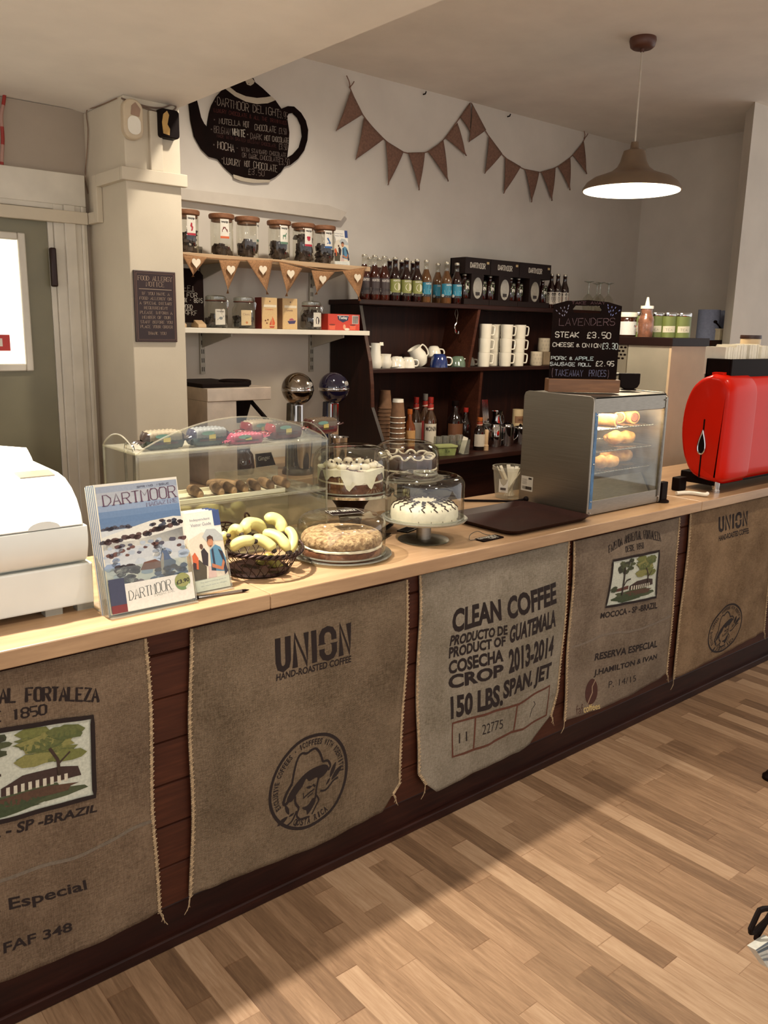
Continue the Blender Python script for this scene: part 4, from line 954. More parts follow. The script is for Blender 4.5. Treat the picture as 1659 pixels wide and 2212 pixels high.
# iced chocolate sponge on a dark pedestal, back
c2 = Vector((1.722, .425, ZT)); hp = .138
s2 = thing('dark_cake_stand', 'chrome-edged cake stand on a dark flared wooden pedestal, behind the display case', 'cake stand', c2)
MB().lathe([(0, 0), (.035, 0), (.036, .02), (.05, .08), (.075, .115), (.09, .124), (0, .124)], 36).build('pedestal', DARKZ, s2, smooth=50)
MB().lathe([(0, .124), (.142, .124), (.150, .127), (.151, .136), (.147, .138), (.14, .1365), (0, .1365)], 64).build('plate', CHROME, s2, smooth=50)
k2 = thing('iced_chocolate_cake', 'tall chocolate sponge with dripping pale icing under the back left dome', 'cake', (c2.x, c2.y, ZT+hp-.001))
MB().lathe([(0, 0), (.108, 0), (.110, .003), (.110, .078), (0, .078)], 64).build('sponge', SPONGE, k2, smooth=50)
MB().lathe([(0, .034), (.1105, .034), (.1115, .037), (.1105, .040), (0, .040)], 64).build('cream_layer', CREAM, k2, smooth=50)
m = MB(); N = 72; rows = []
def drip(k): a = 2*pi*k/N; return .012+.030*(.5+.5*sin(a*3.0-1.9))+.012*sin(a*9)+.006*sin(a*17)
m.grid(lambda u, v: ((.1135-.012*max(0, v-.75)*4*(v > .75)+.001*sin(40*u*pi))*cos(2*pi*u) if v < .76 else .1135*(1-(v-.75)*3.99)*cos(2*pi*u), (.1135)*sin(2*pi*u) if v < .76 else .1135*(1-(v-.75)*3.99)*sin(2*pi*u),
                     (.078-(.066-drip(u*N)*1.2)*(1-v/.7) if v < .7 else .080+.003*sin(30*u+20*v))), N, 16)
m.build('icing', ICING, k2, smooth=60)
m = MB(); rnd = random.Random(8)
for k in range(12): a = 2*pi*k/12; m.ball((.078*cos(a), .078*sin(a), .088), (.017, .017, .011), 12, 8)
m.build('piped_rosettes', CREAM, k2)
m = MB()
for k in range(30): a = rnd.random()*6.28; r = .04+.06*rnd.random(); m.ball((r*cos(a), r*sin(a), .099 if .06 < r < .095 else .086), .0038, 6, 4)
m.build('dark_sprinkles', DRIZ, k2)['kind'] = 'stuff'
dome('cake_dome', 'tall clear dome over the iced chocolate cake, partly behind the display case', (c2.x, c2.y, ZT+hp), .131, .150, None, round_=.055)
# chocolate gateau on a glass plate and iron bracket, back right
c3 = Vector((2.012, .468, ZT)); hp = .150
s3 = thing('glass_cake_stand', 'glass-topped cake stand on a slim dark bracket foot, behind the white cake', 'cake stand', c3)
MB().lathe([(0, 0), (.06, 0), (.06, .006), (.014, .012), (.014, .12), (.05, .14), (0, .14)], 32).build('foot', WIRE, s3, smooth=40)
m = MB()
for k in range(3): a = 2*pi*k/3+.5; m.tube(smoothpts([(.014*cos(a), .014*sin(a), .06), (.05*cos(a), .05*sin(a), .085), (.09*cos(a), .09*sin(a), .138)], 5), .004, 6)
m.build('bracket', WIRE, s3); MB().lathe([(0, .14), (.125, .14), (.14, .146), (.138, .150), (.12, .147), (0, .147)], 56).build('plate', GLASSR, s3, smooth=50)
k3 = thing('chocolate_gateau', 'dark chocolate layer cake with looped cream piping under the back right dome', 'cake', (c3.x, c3.y, ZT+hp-.0025))
MB().lathe([(0, 0), (.107, 0), (.110, .004), (.110, .031), (0, .031)], 56).build('lower_sponge', CHOC, k3, smooth=50)
MB().lathe([(0, .031), (.111, .031), (.113, .034), (.110, .0375), (0, .0375)], 56).build('cream_layer', CREAM, k3, smooth=50)
MB().lathe([(0, .0375), (.109, .0375), (.111, .042), (.110, .066), (.105, .071), (0, .072)], 56).build('upper_sponge', CHOC, k3, smooth=50)
m = MB(); m.tube([((.088+.016*cos(11*a))*cos(a), (.088+.016*cos(11*a))*sin(a), .078+.008*sin(11*a)) for a in [2*pi*k/160 for k in range(160)]], .0042, 6, True); m.build('cream_piping', CREAM, k3)
dome('cake_dome', 'clear dome over the chocolate layer cake, rearmost of the four', (c3.x, c3.y, ZT+hp+.0005), .119, .128, None, round_=.05)

# ---- chalk tags, black tray, utensils, tub
tp_ = AZ(1057, 1164, ZT)
tb = thing('chalk_tag', 'small black chalk tag with a wire loop lying in front of the brown tray', 'tag', (tp_.x, tp_.y, ZT), .03)
MB().prism(rrect(-.052, .052, -.021, .021, .005, 3), .0, .004, fXY).build('slate', BOARD, tb, smooth=0)
g = Print(); g.hand('BUTTERSCOTCH', ((-.044, .002), (.040, .002), (.040, .016), (-.044, .016)), (216, 208, 192), 0, .0022); g.hand('TART', ((-.012, -.016), (.036, -.016), (.036, -.002), (-.012, -.002)), (216, 208, 192), 0, .0022); g.build('chalk_lettering', flatXY(0, 0, .004), tb, CHALK)
MB().tube(smoothpts([(-.05, .012, .003), (-.075, .02, .004), (-.06, .03, .018), (-.02, .035, .022), (.0, .025, .012), (.025, .019, .005)], 6), .0013, 6).build('wire_loop', STEELD, tb)
p = AZ(905, 1140, ZT)
tb2 = thing('chalk_tag', 'black chalk tag half hidden behind the steel pedestal of the white cake', 'tag', (1.875, .29, ZT), .35)
MB().prism(rrect(-.05, .05, -.022, .022, .004, 3), 0, .004, fXY).build('slate', BOARD, tb2, smooth=0); g = Print(); g.line([(-.048, -.02), (.048, -.02), (.048, .02), (-.048, .02)], .0018, (206, 198, 180), 0, closed=True); g.build('chalk_lettering', flatXY(0, 0, .004), tb2, CHALK)
tr = thing('serving_tray', 'large dark brown tray in front of the food warmer', 'tray', (2.305, .178, ZT))
m = MB(); n = 6; A = rrect(-.225, .225, -.175, .175, .045, n); B = rrect(-.205, .205, -.155, .155, .035, n)
vs = [(x, y, .0) for x, y in B]+[(x, y, .019) for x, y in A]+[(x*1.012, y*1.012, .019) for x, y in A]+[(x*1.005, y*1.005, -.0) for x, y in B]+[(x, y, .004) for x, y in B]
N = len(A); fs = [tuple(range(4*N, 5*N))]
for i in range(N):
    j = (i+1) % N; fs += [(4*N+i, 4*N+j, N+j, N+i), (N+i, N+j, 2*N+j, 2*N+i), (2*N+i, 2*N+j, 3*N+j, 3*N+i)]
fs.append(tuple(range(4*N-1, 3*N-1, -1)))
m.add(vs, fs); m.build('dished_panel', mat('brown_tray_laminate', (44, 20, 15), .5, var=.12, scale=12, spec=.18), tr, smooth=40)
ut = thing('black_utensil', 'black rod with a ball end lying behind the brown tray', 'utensil', (0, 0, 0))
L = [AZ(1000, 1081, ZT+.006), AZ(1075, 1082, ZT+.006), AZ(1108, 1083, ZT+.012), AZ(1136, 1078, ZT+.022)]; L[2].x -= .0; ut.location = L[0]
MB().tube([p-L[0] for p in L], .0048, 8).build('rod', BLK, ut); MB().ball(L[3]-L[0], .011, 14, 10).build('ball_end', BLK, ut)
tc = thing('cutlery_tub', 'clear plastic tub of white plastic cutlery behind the food warmer', 'tub', (2.60, .485, ZT))
TUBP = clear('cloudy_plastic', (226, 224, 214), .08, .5, .1, .22, (214, 208, 192))
MB().lathe([(0, .002), (.056, .002), (.068, .115), (.072, .118), (.072, .132), (.066, .132)], 36).build('bucket', TUBP, tc, smooth=40)
m = MB(); rnd = random.Random(2)
for k in range(9): a = rnd.random()*6.28; m.bar((.02*cos(a), .02*sin(a), .01), (.052*cos(a+2.6), .052*sin(a+2.6), .118+.012*rnd.random()), .016, .003)
m.build('plastic_cutlery', WHITE, tc, smooth=0)['kind'] = 'stuff'
lb = Print(); lb.rect(-.02, .02, .03, .085, (206, 200, 186)); lb.rect(-.012, .012, .04, .05, (70, 60, 54), 1); lb.build('label', wrap(.0645, 0, radians(200)), tc)
# dark folded cash-and-gadget clutter behind the crumble dome
gd = thing('slotted_spatula', 'black slotted spatula lying flat on the worktop behind the crumble dome', 'spatula', (1.70, .27, ZT), .5)
m = MB()
for k in range(4): m.box(-.05+.028*k, -.032+.028*k, -.035, .035, .004, .008)
m.box(-.055, .057, -.04, -.033, .004, .008).box(-.055, .057, .033, .04, .004, .008); m.build('blade', BLK, gd, smooth=0); MB().bar((.055, 0, .006), (.17, 0, .012), .014, .008).build('handle', BLK, gd, smooth=0, bev=.002)
# ================================================================== food warmer and what stands on it
wx0, wx1, wy0, wy1, wz1 = 2.548, 3.036, .050, .385, 1.378
fw = thing('food_warmer', 'stainless steel food warmer with a lit glass front on the worktop', 'food warmer', (wx0, wy0, ZT))
W, D, H = wx1-wx0, wy1-wy0, wz1-ZT
MB().prism([(0, .004), (D, .004), (D, H-.02), (D-.006, H-.006), (D-.02, H), (.02, H), (.006, H-.006), (0, H-.02)], 0, .012, fYZ).build('left_panel', STEEL, fw, smooth=30, bev=.002)
MB().prism([(0, .004), (D, .004), (D, H-.02), (D-.02, H), (.02, H), (0, H-.02)], W-.012, W, fYZ).build('right_panel', STEEL, fw, smooth=30, bev=.002)
MB().box(.012, W-.012, .03, D, H-.012, H-.004).box(.012, W-.012, .004, .012, H-.065, H-.004).box(.012, W-.012, .004, .03, H-.012, H-.004).build('top_hood', STEEL, fw, smooth=0, bev=.002)
MB().box(.012, W-.012, D-.012, D-.004, .02, H-.012).build('back_panel', mat('warm_inner_steel', (190, 170, 140), .3, .9, var=.08, scale=30), fw, smooth=0)
MB().box(.012, W-.012, .004, .012, .004, .058).box(.012, W-.012, .012, D-.012, .018, .024).build('front_base', STEEL, fw, smooth=0, bev=.002)
MB().prism([(.03, .024), (.05, .024), (.10, .115), (.085, .118)], .02, W-.02, fYZ).build('water_tray', STEEL, fw, smooth=0)
MB().box(.014, W-.014, .006, .009, .058, H-.065).build('glass_front', ACRY, fw, smooth=0)
FILM = mat('blue_protective_film', (74, 112, 150), .25, .2, var=.25, scale=22)
MB().box(.0125, .030, .0, .004, .03, H-.06).build('blue_film_strip', FILM, fw, smooth=0)
MB().box(W-.020, W-.012, .0, .005, .03, H-.06).build('front_post', STEELD, fw, smooth=0)
m = MB()
for z in (.014, .058, H-.062, .20, .38): m.ball((.021, -.0005, z), .0035, 8, 6)
m.ball((W-.016, -.0005, .03), .0035, 8, 6).ball((W-.016, -.0005, H-.03), .0035, 8, 6).build('screws', CHROME, fw)
m = MB()
for fx in (.03, W-.03):
    for fy in (.03, D-.03): m.cyl((fx, fy, 0), .012, .0045, 12)
m.build('feet', BLK, fw)
MB().box(.03, W-.03, .02, .045, H-.045, H-.028).build('light_tube', mat('lit_warm_tube', (255, 232, 190), .5, var=.02, emit=14.0), fw, smooth=0)
lamp('warmer_lamp', 'AREA', (wx0+W/2, wy0+.10, ZT+H-.05), 4.2, (1, .82, .58), .22, aim=(wx0+W/2, wy0+.16, ZT))
racks = []
for z in (.150, .232, .318):
    m = MB(); m.tube([(.016, .05, z), (W-.016, .05, z)], .003, 6).tube([(.016, D-.03, z), (W-.016, D-.03, z)], .003, 6)
    for k in range(24): x = .022+(W-.044)*k/23; m.tube([(x, .046, z+.003), (x, D-.026, z+.003)], .0017, 5)
    m.build('wire_rack', CHROME, fw); racks.append(ZT+z+.0055)
m = Print(); m.rect(.255, .315, .055, .115, (190, 182, 166)); m.rect(.26, .29, .062, .074, (50, 40, 34), 1); m.rect(.262, .278, .103, .110, (30, 22, 20), 1)
for k in range(6): m.rect(.286+.004*k, .288+.004*k, .062, .074, (40, 32, 28), 1); m.rect(.285, .31, .082+.004*k, .0832+.004*k, (140, 132, 120), 1)
m.build('rating_label', lambda u, v, l: (-.0004-.0004*l, D-.01-(.315-u)+.0, v), fw)
GOLD = mat('golden_pastry', (214, 164, 98), .6, var=.2, scale=35, bump=.5, c2=(160, 102, 52)); MEAT = mat('sausage_meat', (128, 72, 48), .7, var=.3, scale=60, bump=.4)
def pasty(lab, px, py, rk, y, rz, L=.075, w=.036, h=.034):
    p = AY(px, py, wy0+y); p.x = min(p.x, 2.955); t = thing('pasty', lab, 'pastry', (p.x, wy0+y, racks[rk]), rz, 'savoury pastries in the food warmer')
    h *= 1.35; m = MB().grid(lambda u, v: ((u-.5)*2*L, .0+(1-(2*u-1)**4)**.5*w*cos(2*pi*v), max(0, .5*h+.5*h*(1-(2*u-1)**4)**.5*sin(2*pi*v)*(1+.10*sin(9*u)))+.0022*sin(18*u+9*v)), 24, 20)
    m.build('crust', GOLD, t, smooth=70); e = MB()
    for k in range(11): u = .1+.08*k; e.ball(((u-.5)*2*L, (1-(2*u-1)**2)**.55*w*.75, h*.55), (.0075, .009, .008), 8, 6)
    e.build('crimped_edge', GOLD, t)
def sroll(lab, px, py, rk, y, rz, L=.042, r=.024):
    p = AY(px, py, wy0+y); t = thing('sausage_roll', lab, 'pastry', (p.x, wy0+y, racks[rk]), rz, 'savoury pastries in the food warmer')
    R = Matrix.Rotation(pi/2, 4, 'Y'); m = MB()
    m.lathe([(r*.72, -L), (r, -L*.94), (r*1.04, -L*.3), (r*1.0, L*.3), (r, L*.94), (r*.72, L)], 22, (0, 0, 0), Matrix.Translation((0, 0, r*.98)) @ R); m.build('puff_crust', GOLD, t, smooth=60)
    MB().lathe([(0, -L-.004), (r*.6, -L-.002), (r*.74, -L+.004), (r*.74, L-.004), (r*.6, L+.002), (0, L+.004)], 18, (0, 0, 0), Matrix.Translation((0, 0, r*.98)) @ R).build('filling', MEAT, t)
sroll('sausage roll at the left of the top warmer rack, cut end showing', 1310, 915, 2, .105, 1.9, .04, .023)
sroll('sausage roll lying at the middle of the top warmer rack', 1340, 912, 2, .15, .5, .045, .024)
sroll('glossy sausage roll right of the middle on the top warmer rack', 1358, 905, 2, .12, 1.2, .04, .026)
pasty('pale golden pasty alone on the middle warmer rack', 1340, 962, 1, .13, -.35, .062, .034, .040)
pasty('pasty at the far right of the middle warmer rack, behind the frame', 1383, 966, 1, .20, .4, .045, .03, .024)
pasty('pasty at the left of the bottom warmer rack', 1308, 1012, 0, .10, -.3, .055, .032, .036)
pasty('larger pasty in the middle of the bottom warmer rack', 1340, 1008, 0, .17, -.35, .075, .036, .040)

# ---- take-away price board on the warmer
ang = radians(-38); bz = ZT+H+.0005
pb_ = AY(1240, 850, .21)
bd = thing('menu_board', 'black chalk price board in a wooden block on top of the food warmer', 'menu board', (2.690, .218, bz), ang)
bw, bh = .262, .300
MB().box(-bw/2-.008, bw/2+.008, -.034, .034, 0, .050).build('wooden_base', OAK, bd, smooth=0, bev=.003)
ub = lambda x: -bw/2+(x-105)/1340*bw
vb = lambda y: .050+(1820-y)/1740*bh
out = [(-bw/2, .046), (bw/2, .046), (bw/2+.002, vb(215)), (bw*.28, vb(128)), (0, vb(95)), (-bw*.28, vb(118)), (-bw/2+.004, vb(200))]
inn = smoothpts([(ub(500), vb(290)), (ub(560), vb(225)), (ub(960), vb(220)), (ub(1050), vb(300)), (ub(1000), vb(370)), (ub(570), vb(372))], 4, True)
m = MB()
# board around the hand hole: four strips keep the hole open
hx0, hx1, hz0, hz1 = ub(510), ub(1040), vb(375), vb(222)
m.prism([(-bw/2, .044), (bw/2, .044), (bw/2, hz0), (-bw/2, hz0)], -.004, .004, fXZ())
m.prism([(-bw/2, hz0), (hx0, hz0), (hx0-.004, (hz0+hz1)/2), (hx0+.006, hz1), (hx0+.006, vb(118)), (-bw*.3, vb(122)), (-bw/2+.004, vb(200))], -.004, .004, fXZ())
m.prism([(hx1, hz0), (bw/2, hz0), (bw/2+.001, vb(215)), (bw*.3, vb(132)), (hx1-.006, vb(118)), (hx1-.006, hz1), (hx1+.004, (hz0+hz1)/2)], -.004, .004, fXZ())
m.prism([(hx0+.006, hz1), (hx1-.006, hz1), (hx1-.006, vb(118)), (0, vb(96)), (hx0+.006, vb(118))], -.004, .004, fXZ())
m.build('slate', BOARD, bd, smooth=0)
g = Print(); CW = (214, 208, 196); CP = (112, 88, 92); CB = (104, 110, 150)
def hb(txt, x0, y0, x1, y1, c, w=.0030, sl=0): g.hand(txt, ((ub(x0), vb(y1)), (ub(x1), vb(y1+sl)), (ub(x1), vb(y0+sl)), (ub(x0), vb(y0))), c, 0, w, jit=.03)
hb('TAKE AWAY', 450, 135, 1120, 195, (92, 62, 66), .0018, -10); hb('LAVENDERS', 225, 500, 1345, 655, CP, .0022, -20)
hb('STEAK', 165, 795, 650, 910, CW, .0036); hb('£3.50', 790, 790, 1280, 915, CW, .0034)
hb('CHEESE', 130, 1030, 560, 1115, CW, .0032); hb('&', 600, 1050, 675, 1110, CW, .003); hb('ONION', 715, 1035, 1100, 1120, CW, .003); hb('£3.30', 1110, 1020, 1430, 1150, (190, 200, 196), .003)
hb('PORK', 115, 1330, 430, 1405, (196, 204, 200), .003); hb('&', 480, 1340, 550, 1400, (196, 204, 200), .003); hb('APPLE', 590, 1330, 970, 1405, (180, 196, 196), .003)
hb('SAUSAGE', 100, 1460, 610, 1535, (190, 196, 196), .003); hb('ROLL', 665, 1465, 930, 1535, (190, 196, 196), .003); hb('£2.95', 1005, 1420, 1385, 1525, CW, .0032)
hb('(', 125, 1590, 190, 1795, CP, .0022); hb('TAKEAWAY', 205, 1620, 780, 1760, (108, 108, 136), .0022); hb('PRICES', 890, 1620, 1240, 1760, (108, 108, 136), .0022); hb(')', 1250, 1600, 1320, 1800, CP, .0022)
g.build('chalk_lettering', flatXZ(0, -.0042), bd, CHALK)
for cx, cy, c, mir in ((330, 460, (150, 146, 168), 1), (1240, 430, (128, 136, 190), -1)):
    g = Print()
    for (dx, dy, a) in ((0, -30, 1.5), (40, -90, 1.3), (60, -170, 1.2), (-10, -190, 1.6), (-80, -180, 2.0), (-40, -120, 1.9), (10, -110, 1.5), (-100, -60, 2.4), (-160, -120, 2.4), (-40, -20, 2.2), (70, -230, 1.3)):
        x, z = ub(cx+dx*mir), vb(cy+dy); dd = .0035; a2 = a if mir > 0 else pi-a
        g.line([(x-dd*cos(a2), z-dd*sin(a2)), (x+dd*cos(a2), z+dd*sin(a2))], .0028, c, 0)
    g.build('chalk_sprig', flatXZ(0, -.0042), bd, CHALK)
# reflections in the chrome, built as a grey and a black solid shape
gl = thing('folded_sheet', 'grey folded shape standing in for a reflection, on the food warmer behind the board', 'sheet', (2.905, .30, bz), -.55)
MB().prism([(-.10, 0), (-.06, .0), (.10, .062), (.095, .066), (.02, .058), (-.10, .012)], -.002, .03, fXZ()).build('sheet', STEEL, gl, smooth=0)
bs = thing('dark_reflection', 'black round-bottomed shape standing in for a reflection, on the right of the food warmer', 'scoop', (2.975, .20, bz), -.65)
MB().prism([(-.042, .068), (-.042, .028), (-.034, .012), (-.016, .003), (.016, .003), (.034, .012), (.042, .028), (.042, .068)], -.012, .012, fXZ()).build('bowl', BLK, bs, smooth=30, bev=.003)
MB().cyl((0, 0, 0), .03, .004, 24).build('foot', BLK, bs)

# ================================================================== red coffee machine
X0 = 3.40
RED = mat('red_enamel', (196, 27, 9), .26, 0, var=.04, scale=3, coat=.04, spec=.14)
em = thing('coffee_machine', 'glossy red coffee machine at the right end of the worktop', 'coffee machine', (X0, .10, ZT))
prof = [(1548, 1046), (1508, 1036), (1486, 1020), (1472, 985), (1467, 940), (1470, 900), (1479, 862), (1493, 834), (1511, 817), (1535, 808)]
P = [AX(px, py, X0) for px, py in prof]
yz = [(p.y-.10, p.z-ZT) for p in P]
zb, zt = yz[0][1], yz[-1][1]
yf = -.118
yz += [(-.03, zt), (-.075, zt-.008), (-.10, zt-.03), (yf, zt-.075), (yf-.002, zt-.2), (yf, zb+.05), (-.11, zb+.015), (-.09, zb)]
yz = smoothpts(yz, 3, True); cy = sum(p[0] for p in yz)/len(yz); czz = sum(p[1] for p in yz)/len(yz)
def loft(secs):
    m = MB(); n = len(yz)
    vs = []; 
    for x, k in secs: vs += [(x, cy+(y-cy)*k, czz+(z-czz)*(1-(1-k)*.55)) for y, z in yz]
    fs = [(i*n+j, i*n+(j+1) % n, (i+1)*n+(j+1) % n, (i+1)*n+j) for i in range(len(secs)-1) for j in range(n)]
    fs += [tuple(range(n-1, -1, -1)), tuple(range((len(secs)-1)*n, len(secs)*n))]
    return m.add(vs, fs)
loft([(0, .80), (.004, .88), (.012, .94), (.03, .985), (.055, 1.0), (.215, 1.0), (.225, .985)]).build('end_cheek', RED, em, smooth=50)
loft([(.226, .955), (1.15, .955)]).build('rear_panel', RED, em, smooth=40)
MB().box(.226, 1.15, yf+.012, yf+.0165, zb+.03, zt-.08).build('inset_panel', mat('red_satin_panel', (216, 40, 18), .6, var=.04, spec=.05), em, smooth=0, bev=.004)
p = AX(1517, 955, X0); a = MB(); dr_ = [(p.y-.10+.026*sin(t)*sin(t/2)**1.2, p.z-ZT+.045*cos(t)*-1-.004) for t in [2*pi*k/32 for k in range(32)]]
dr_ = [(p.y-.10+.024*sin(t)*(sin(t/2))**1.5, p.z-ZT+.052*cos(t)) for t in [2*pi*k/36 for k in range(36)]]
a.tube([(-.004, y, z) for y, z in dr_], .0042, 8, True); a.build('drop_shaped_trim', CHROME, em)
MB().prism(dr_, -.003, .003, fYZ).build('drop_shaped_window', BLK, em, smooth=0)
MB().box(-.0015, .003, p.y-.1035, p.y-.0975, zb+.02, p.z-ZT+.10).build('cheek_seam', BLK, em, smooth=0)
MB().box(.05, 1.15, -.055, .11, .028, zb+.03).build('underbody', BLK, em, smooth=0, bev=.004)
for fx in (.075, 1.0): MB().cyl((fx, -.052, .010), .0165, zb-.008, 24).lathe([(0, 0), (.019, 0), (.019, .01), (0, .01)], 24, (fx, -.052, 0)).build('chrome_foot', CHROME, em)
q0 = AY(1580, 800, .03); yb0 = AX(1527, 770, q0.x).y-.10
rb = MB(); bx0 = q0.x-X0; zq = AY(1580, 776, .03).z-ZT
rb.box(bx0, 1.15, -.07, -.06, zt-.02, zq).box(bx0, bx0+.01, -.06, yb0, zt-.02, zq).box(bx0, 1.15, yb0-.01, yb0, zt-.02, zq).box(bx0, 1.15, -.06, yb0, zt-.02, zt-.005).build('cup_rail', BLK, em, smooth=0, bev=.003)
MB().prism([(.04, .0), (.18, .03), (.18, .06), (.04, .035)], -.05, .0, lambda u, v, d: (u, d, zt-.012+v*.5)).build('cheek_fin', RED, em, smooth=0)
# napkins, glasses, canister on the machine
zr = ZT+zt-.0045
nb = None
for i, (dx, dy, h) in enumerate(((.06, -.045+.06, .118), (.15, .02, .128), (.25, .015, .130), (.36, .02, .124))):
    lab = 'white paper napkin stack on the black cup rail, %s' % ('leftmost', 'second from the left', 'third from the left', 'rightmost, beside the glass tumblers')[i]
    t = thing('napkin_stack', lab, 'napkins', (X0+bx0+dx, .10+dy, zr), -.1+.06*i, 'white napkin stacks on the coffee machine')
    m = MB()
    for k in range(12): o = random.uniform(-.002, .002); m.box(-.044+.0073*k, -.0375+.0073*k, -.05+o, .05+o, 0, h+random.uniform(-.003, .002))
    m.build('folded_napkins', PAPER, t, smooth=0)['kind'] = 'stuff'
for i in range(3):
    t = thing('glass_tumbler', 'clear glass tumbler lying %s on the coffee machine rail' % ('first right of the napkins', 'second right of the napkins', 'third right of the napkins')[i], 'glass', (X0+bx0+.46+.085*i, .10+.0, zr), 0, 'glass tumblers on the coffee machine')
    MB().lathe([(0, .004), (.028, .004), (.033, .09), (.035, .09), (.030, 0), (0, 0)], 24).build('bowl', GLASSR, t)
    m = MB(); rnd = random.Random(i)
    for k in range(24): a = rnd.random()*6.28; m.ball((.033*cos(a), .033*sin(a), .01+.07*rnd.random()), .004, 6, 4)
    m.build('glass_knobs', GLASSR, t)['kind'] = 'stuff'
p = AY(1650, 712, .62)
cn = thing('canister', 'cream canister with a dark lid behind the glass tumblers, at the right photo edge', 'canister', (4.30, .30, zr-.03))
cn.location = (3.98, .22, zr)
MB().cyl((0, 0, 0), .046, .155, 32).build('body', mat('cream_tin', (206, 182, 142), .35, var=.04), cn); MB().lathe([(0, .155), (.048, .155), (.049, .158), (.048, .172), (0, .172)], 32).build('lid', mat('dark_brown_lid', (52, 28, 20), .4), cn)

# small things between warmer and coffee machine
p = AZ(1436, 1088, ZT)
pl = thing('black_holder', 'small black upright holder on a round foot, right of the food warmer', 'holder', (p.x+.022, p.y+.03, ZT))
MB().lathe([(0, 0), (.030, 0), (.030, .007), (.02, .012), (0, .012)], 24).build('round_foot', BLK, pl); MB().box(-.021, .021, -.012, .012, .010, .085).build('upright', BLK, pl, smooth=0, bev=.003)
a = AZ(1470, 1067, ZT+.01); b = AZ(1528, 1068, ZT+.01)
hd = thing('white_hose', 'curved white hose end lying under the coffee machine', 'hose', a)
MB().tube(smoothpts([(0, .02, 0), (.06, -.005, .0), ((b-a).x*.8, (b-a).y*.8-.01, .001), ((b-a).x, (b-a).y, .004)], 6), .0085, 10).build('tube', WHITE, hd)
p = AZ(1492, 1063, ZT)
bk2 = thing('black_block', 'squat black plastic block between the white hose and the coffee machine', 'block', (p.x+.0, p.y+.06, ZT))
MB().box(-.03, .03, -.02, .02, 0, .06).build('body', BLK, bk2, smooth=0, bev=.005)

# ================================================================== tall unit behind the counter
ux0, ux1, uy0, uy1 = 4.24, 4.615, .80, 1.215; uz = 1.588
tu = thing('tall_appliance_unit', 'tall steel-sided unit with a black top and beige front behind the food warmer', 'unit', ((ux0+ux1)/2, (uy0+uy1)/2, 0))
off = Vector((-(ux0+ux1)/2, -(uy0+uy1)/2, 0)); T_ = Matrix.Translation(off)
MB().box(ux0-.008, ux1+.008, uy0-.008, uy1+.008, uz-.046, uz, M=T_).build('black_top', mat('black_laminate', (30, 14, 11), .5, var=.1, spec=.2), tu, smooth=0, bev=.003)
MB().box(ux0+.003, ux1, uy0, uy0+.014, .86, uz-.046, M=T_).build('front_panel', mat('beige_panel', (190, 166, 136), .55, var=.03), tu, smooth=0)
tl = NT('pale_splashback_tile'); bt = tl.n('ShaderNodeTexBrick'); tcx = tl.n('ShaderNodeTexCoord'); mp = tl.n('ShaderNodeMapping'); mp.inputs['Rotation'].default_value = (radians(90), 0, 0); tl.l(tcx.outputs['Object'], mp.inputs[0]); tl.l(mp.outputs[0], bt.inputs['Vector'])
for k, v in (('Scale', 8), ('Mortar Size', .012), ('Brick Width', 1.0), ('Row Height', .8)): bt.inputs[k].default_value = v
bt.offset = 0; bt.inputs['Color1'].default_value = (*lin((146, 140, 120)), 1); bt.inputs['Color2'].default_value = (*lin((152, 146, 126)), 1); bt.inputs['Mortar'].default_value = (*lin((170, 164, 142)), 1)
tl.l(bt.outputs[0], tl.b.inputs['Base Color']); tl.b.inputs['Roughness'].default_value = .25
MB().box(ux0-.1, ux1, uy0-.004, uy0+.014, 0, .86, M=T_).build('tiled_lower_panel', tl.m, tu, smooth=0)
MB().box(ux0, ux0+.012, uy1-.13, uy1, .02, uz-.046, M=T_).build('vented_side_panel', mat('grey_vent_steel', (150, 142, 126), .4, .5, var=.05), tu, smooth=0)
m = MB()
for r in range(4):
    for k in range(4 if r % 2 == 0 else 3):
        m.prism(rrect(uy1-.030-.026*k-.013*(r % 2)-.018, uy1-.030-.026*k-.013*(r % 2), uz-.066-.021*r, uz-.055-.021*r, .005, 3), ux0-.0012, ux0+.001, lambda u, v, d: Vector((d, u, v))+off)
m.build('vent_slots', BLK, tu, smooth=0)
MB().box(ux0+.004, ux0+.012, uy0+.014, uy1-.135, .9, uz-.046, M=T_).build('polished_side_panel', mat('polished_steel_door', (224, 216, 196), .22, .7, var=.03), tu, smooth=0)
MB().box(ux0+.014, ux1, uy0+.016, uy1, .02, uz-.047, M=T_).build('carcass', STEELD, tu, smooth=0)
# on the unit
p = AX(1352, 728, 4.325); uzt = uz+.0005
nj = thing('spread_jar', 'squat jar of chocolate spread with a white lid on the black unit top', 'jar', (p.x, p.y, uzt), radians(-30))
MB().lathe([(0, 0), (.050, 0), (.055, .005), (.056, .09), (.055, .106), (.046, .116), (0, .116)], 36).build('jar', mat('chocolate_spread', (58, 26, 14), .12, coat=.6), nj, smooth=50)
MB().lathe([(0, .112), (.058, .112), (.059, .115), (.059, .136), (.056, .139), (0, .139)], 36).build('lid', WHITE, nj, smooth=40)
lb = Print(); lb.panel(((-.085, .010), (.075, .010), (.075, .086), (-.085, .086)), (206, 206, 204), 0, 16, 1); lb.text('n', ((.020, .054), (.030, .054), (.030, .067), (.020, .067)), (40, 26, 22), 1, .02); lb.text('utella', ((.031, .054), (.066, .054), (.066, .070), (.031, .070)), (196, 56, 44), 1, .02)
lb.rect(.02, .066, .074, .083, (206, 170, 92), 1); lb.poly(circ(.045, .03, .02, .016, 14), (176, 116, 70), 1); lb.poly(circ(.05, .026, .010, .012, 12), (88, 46, 28), 2)
for k in range(4): lb.rect(-.06, .0, .056-.009*k, .058-.009*k, (150, 156, 166), 1)
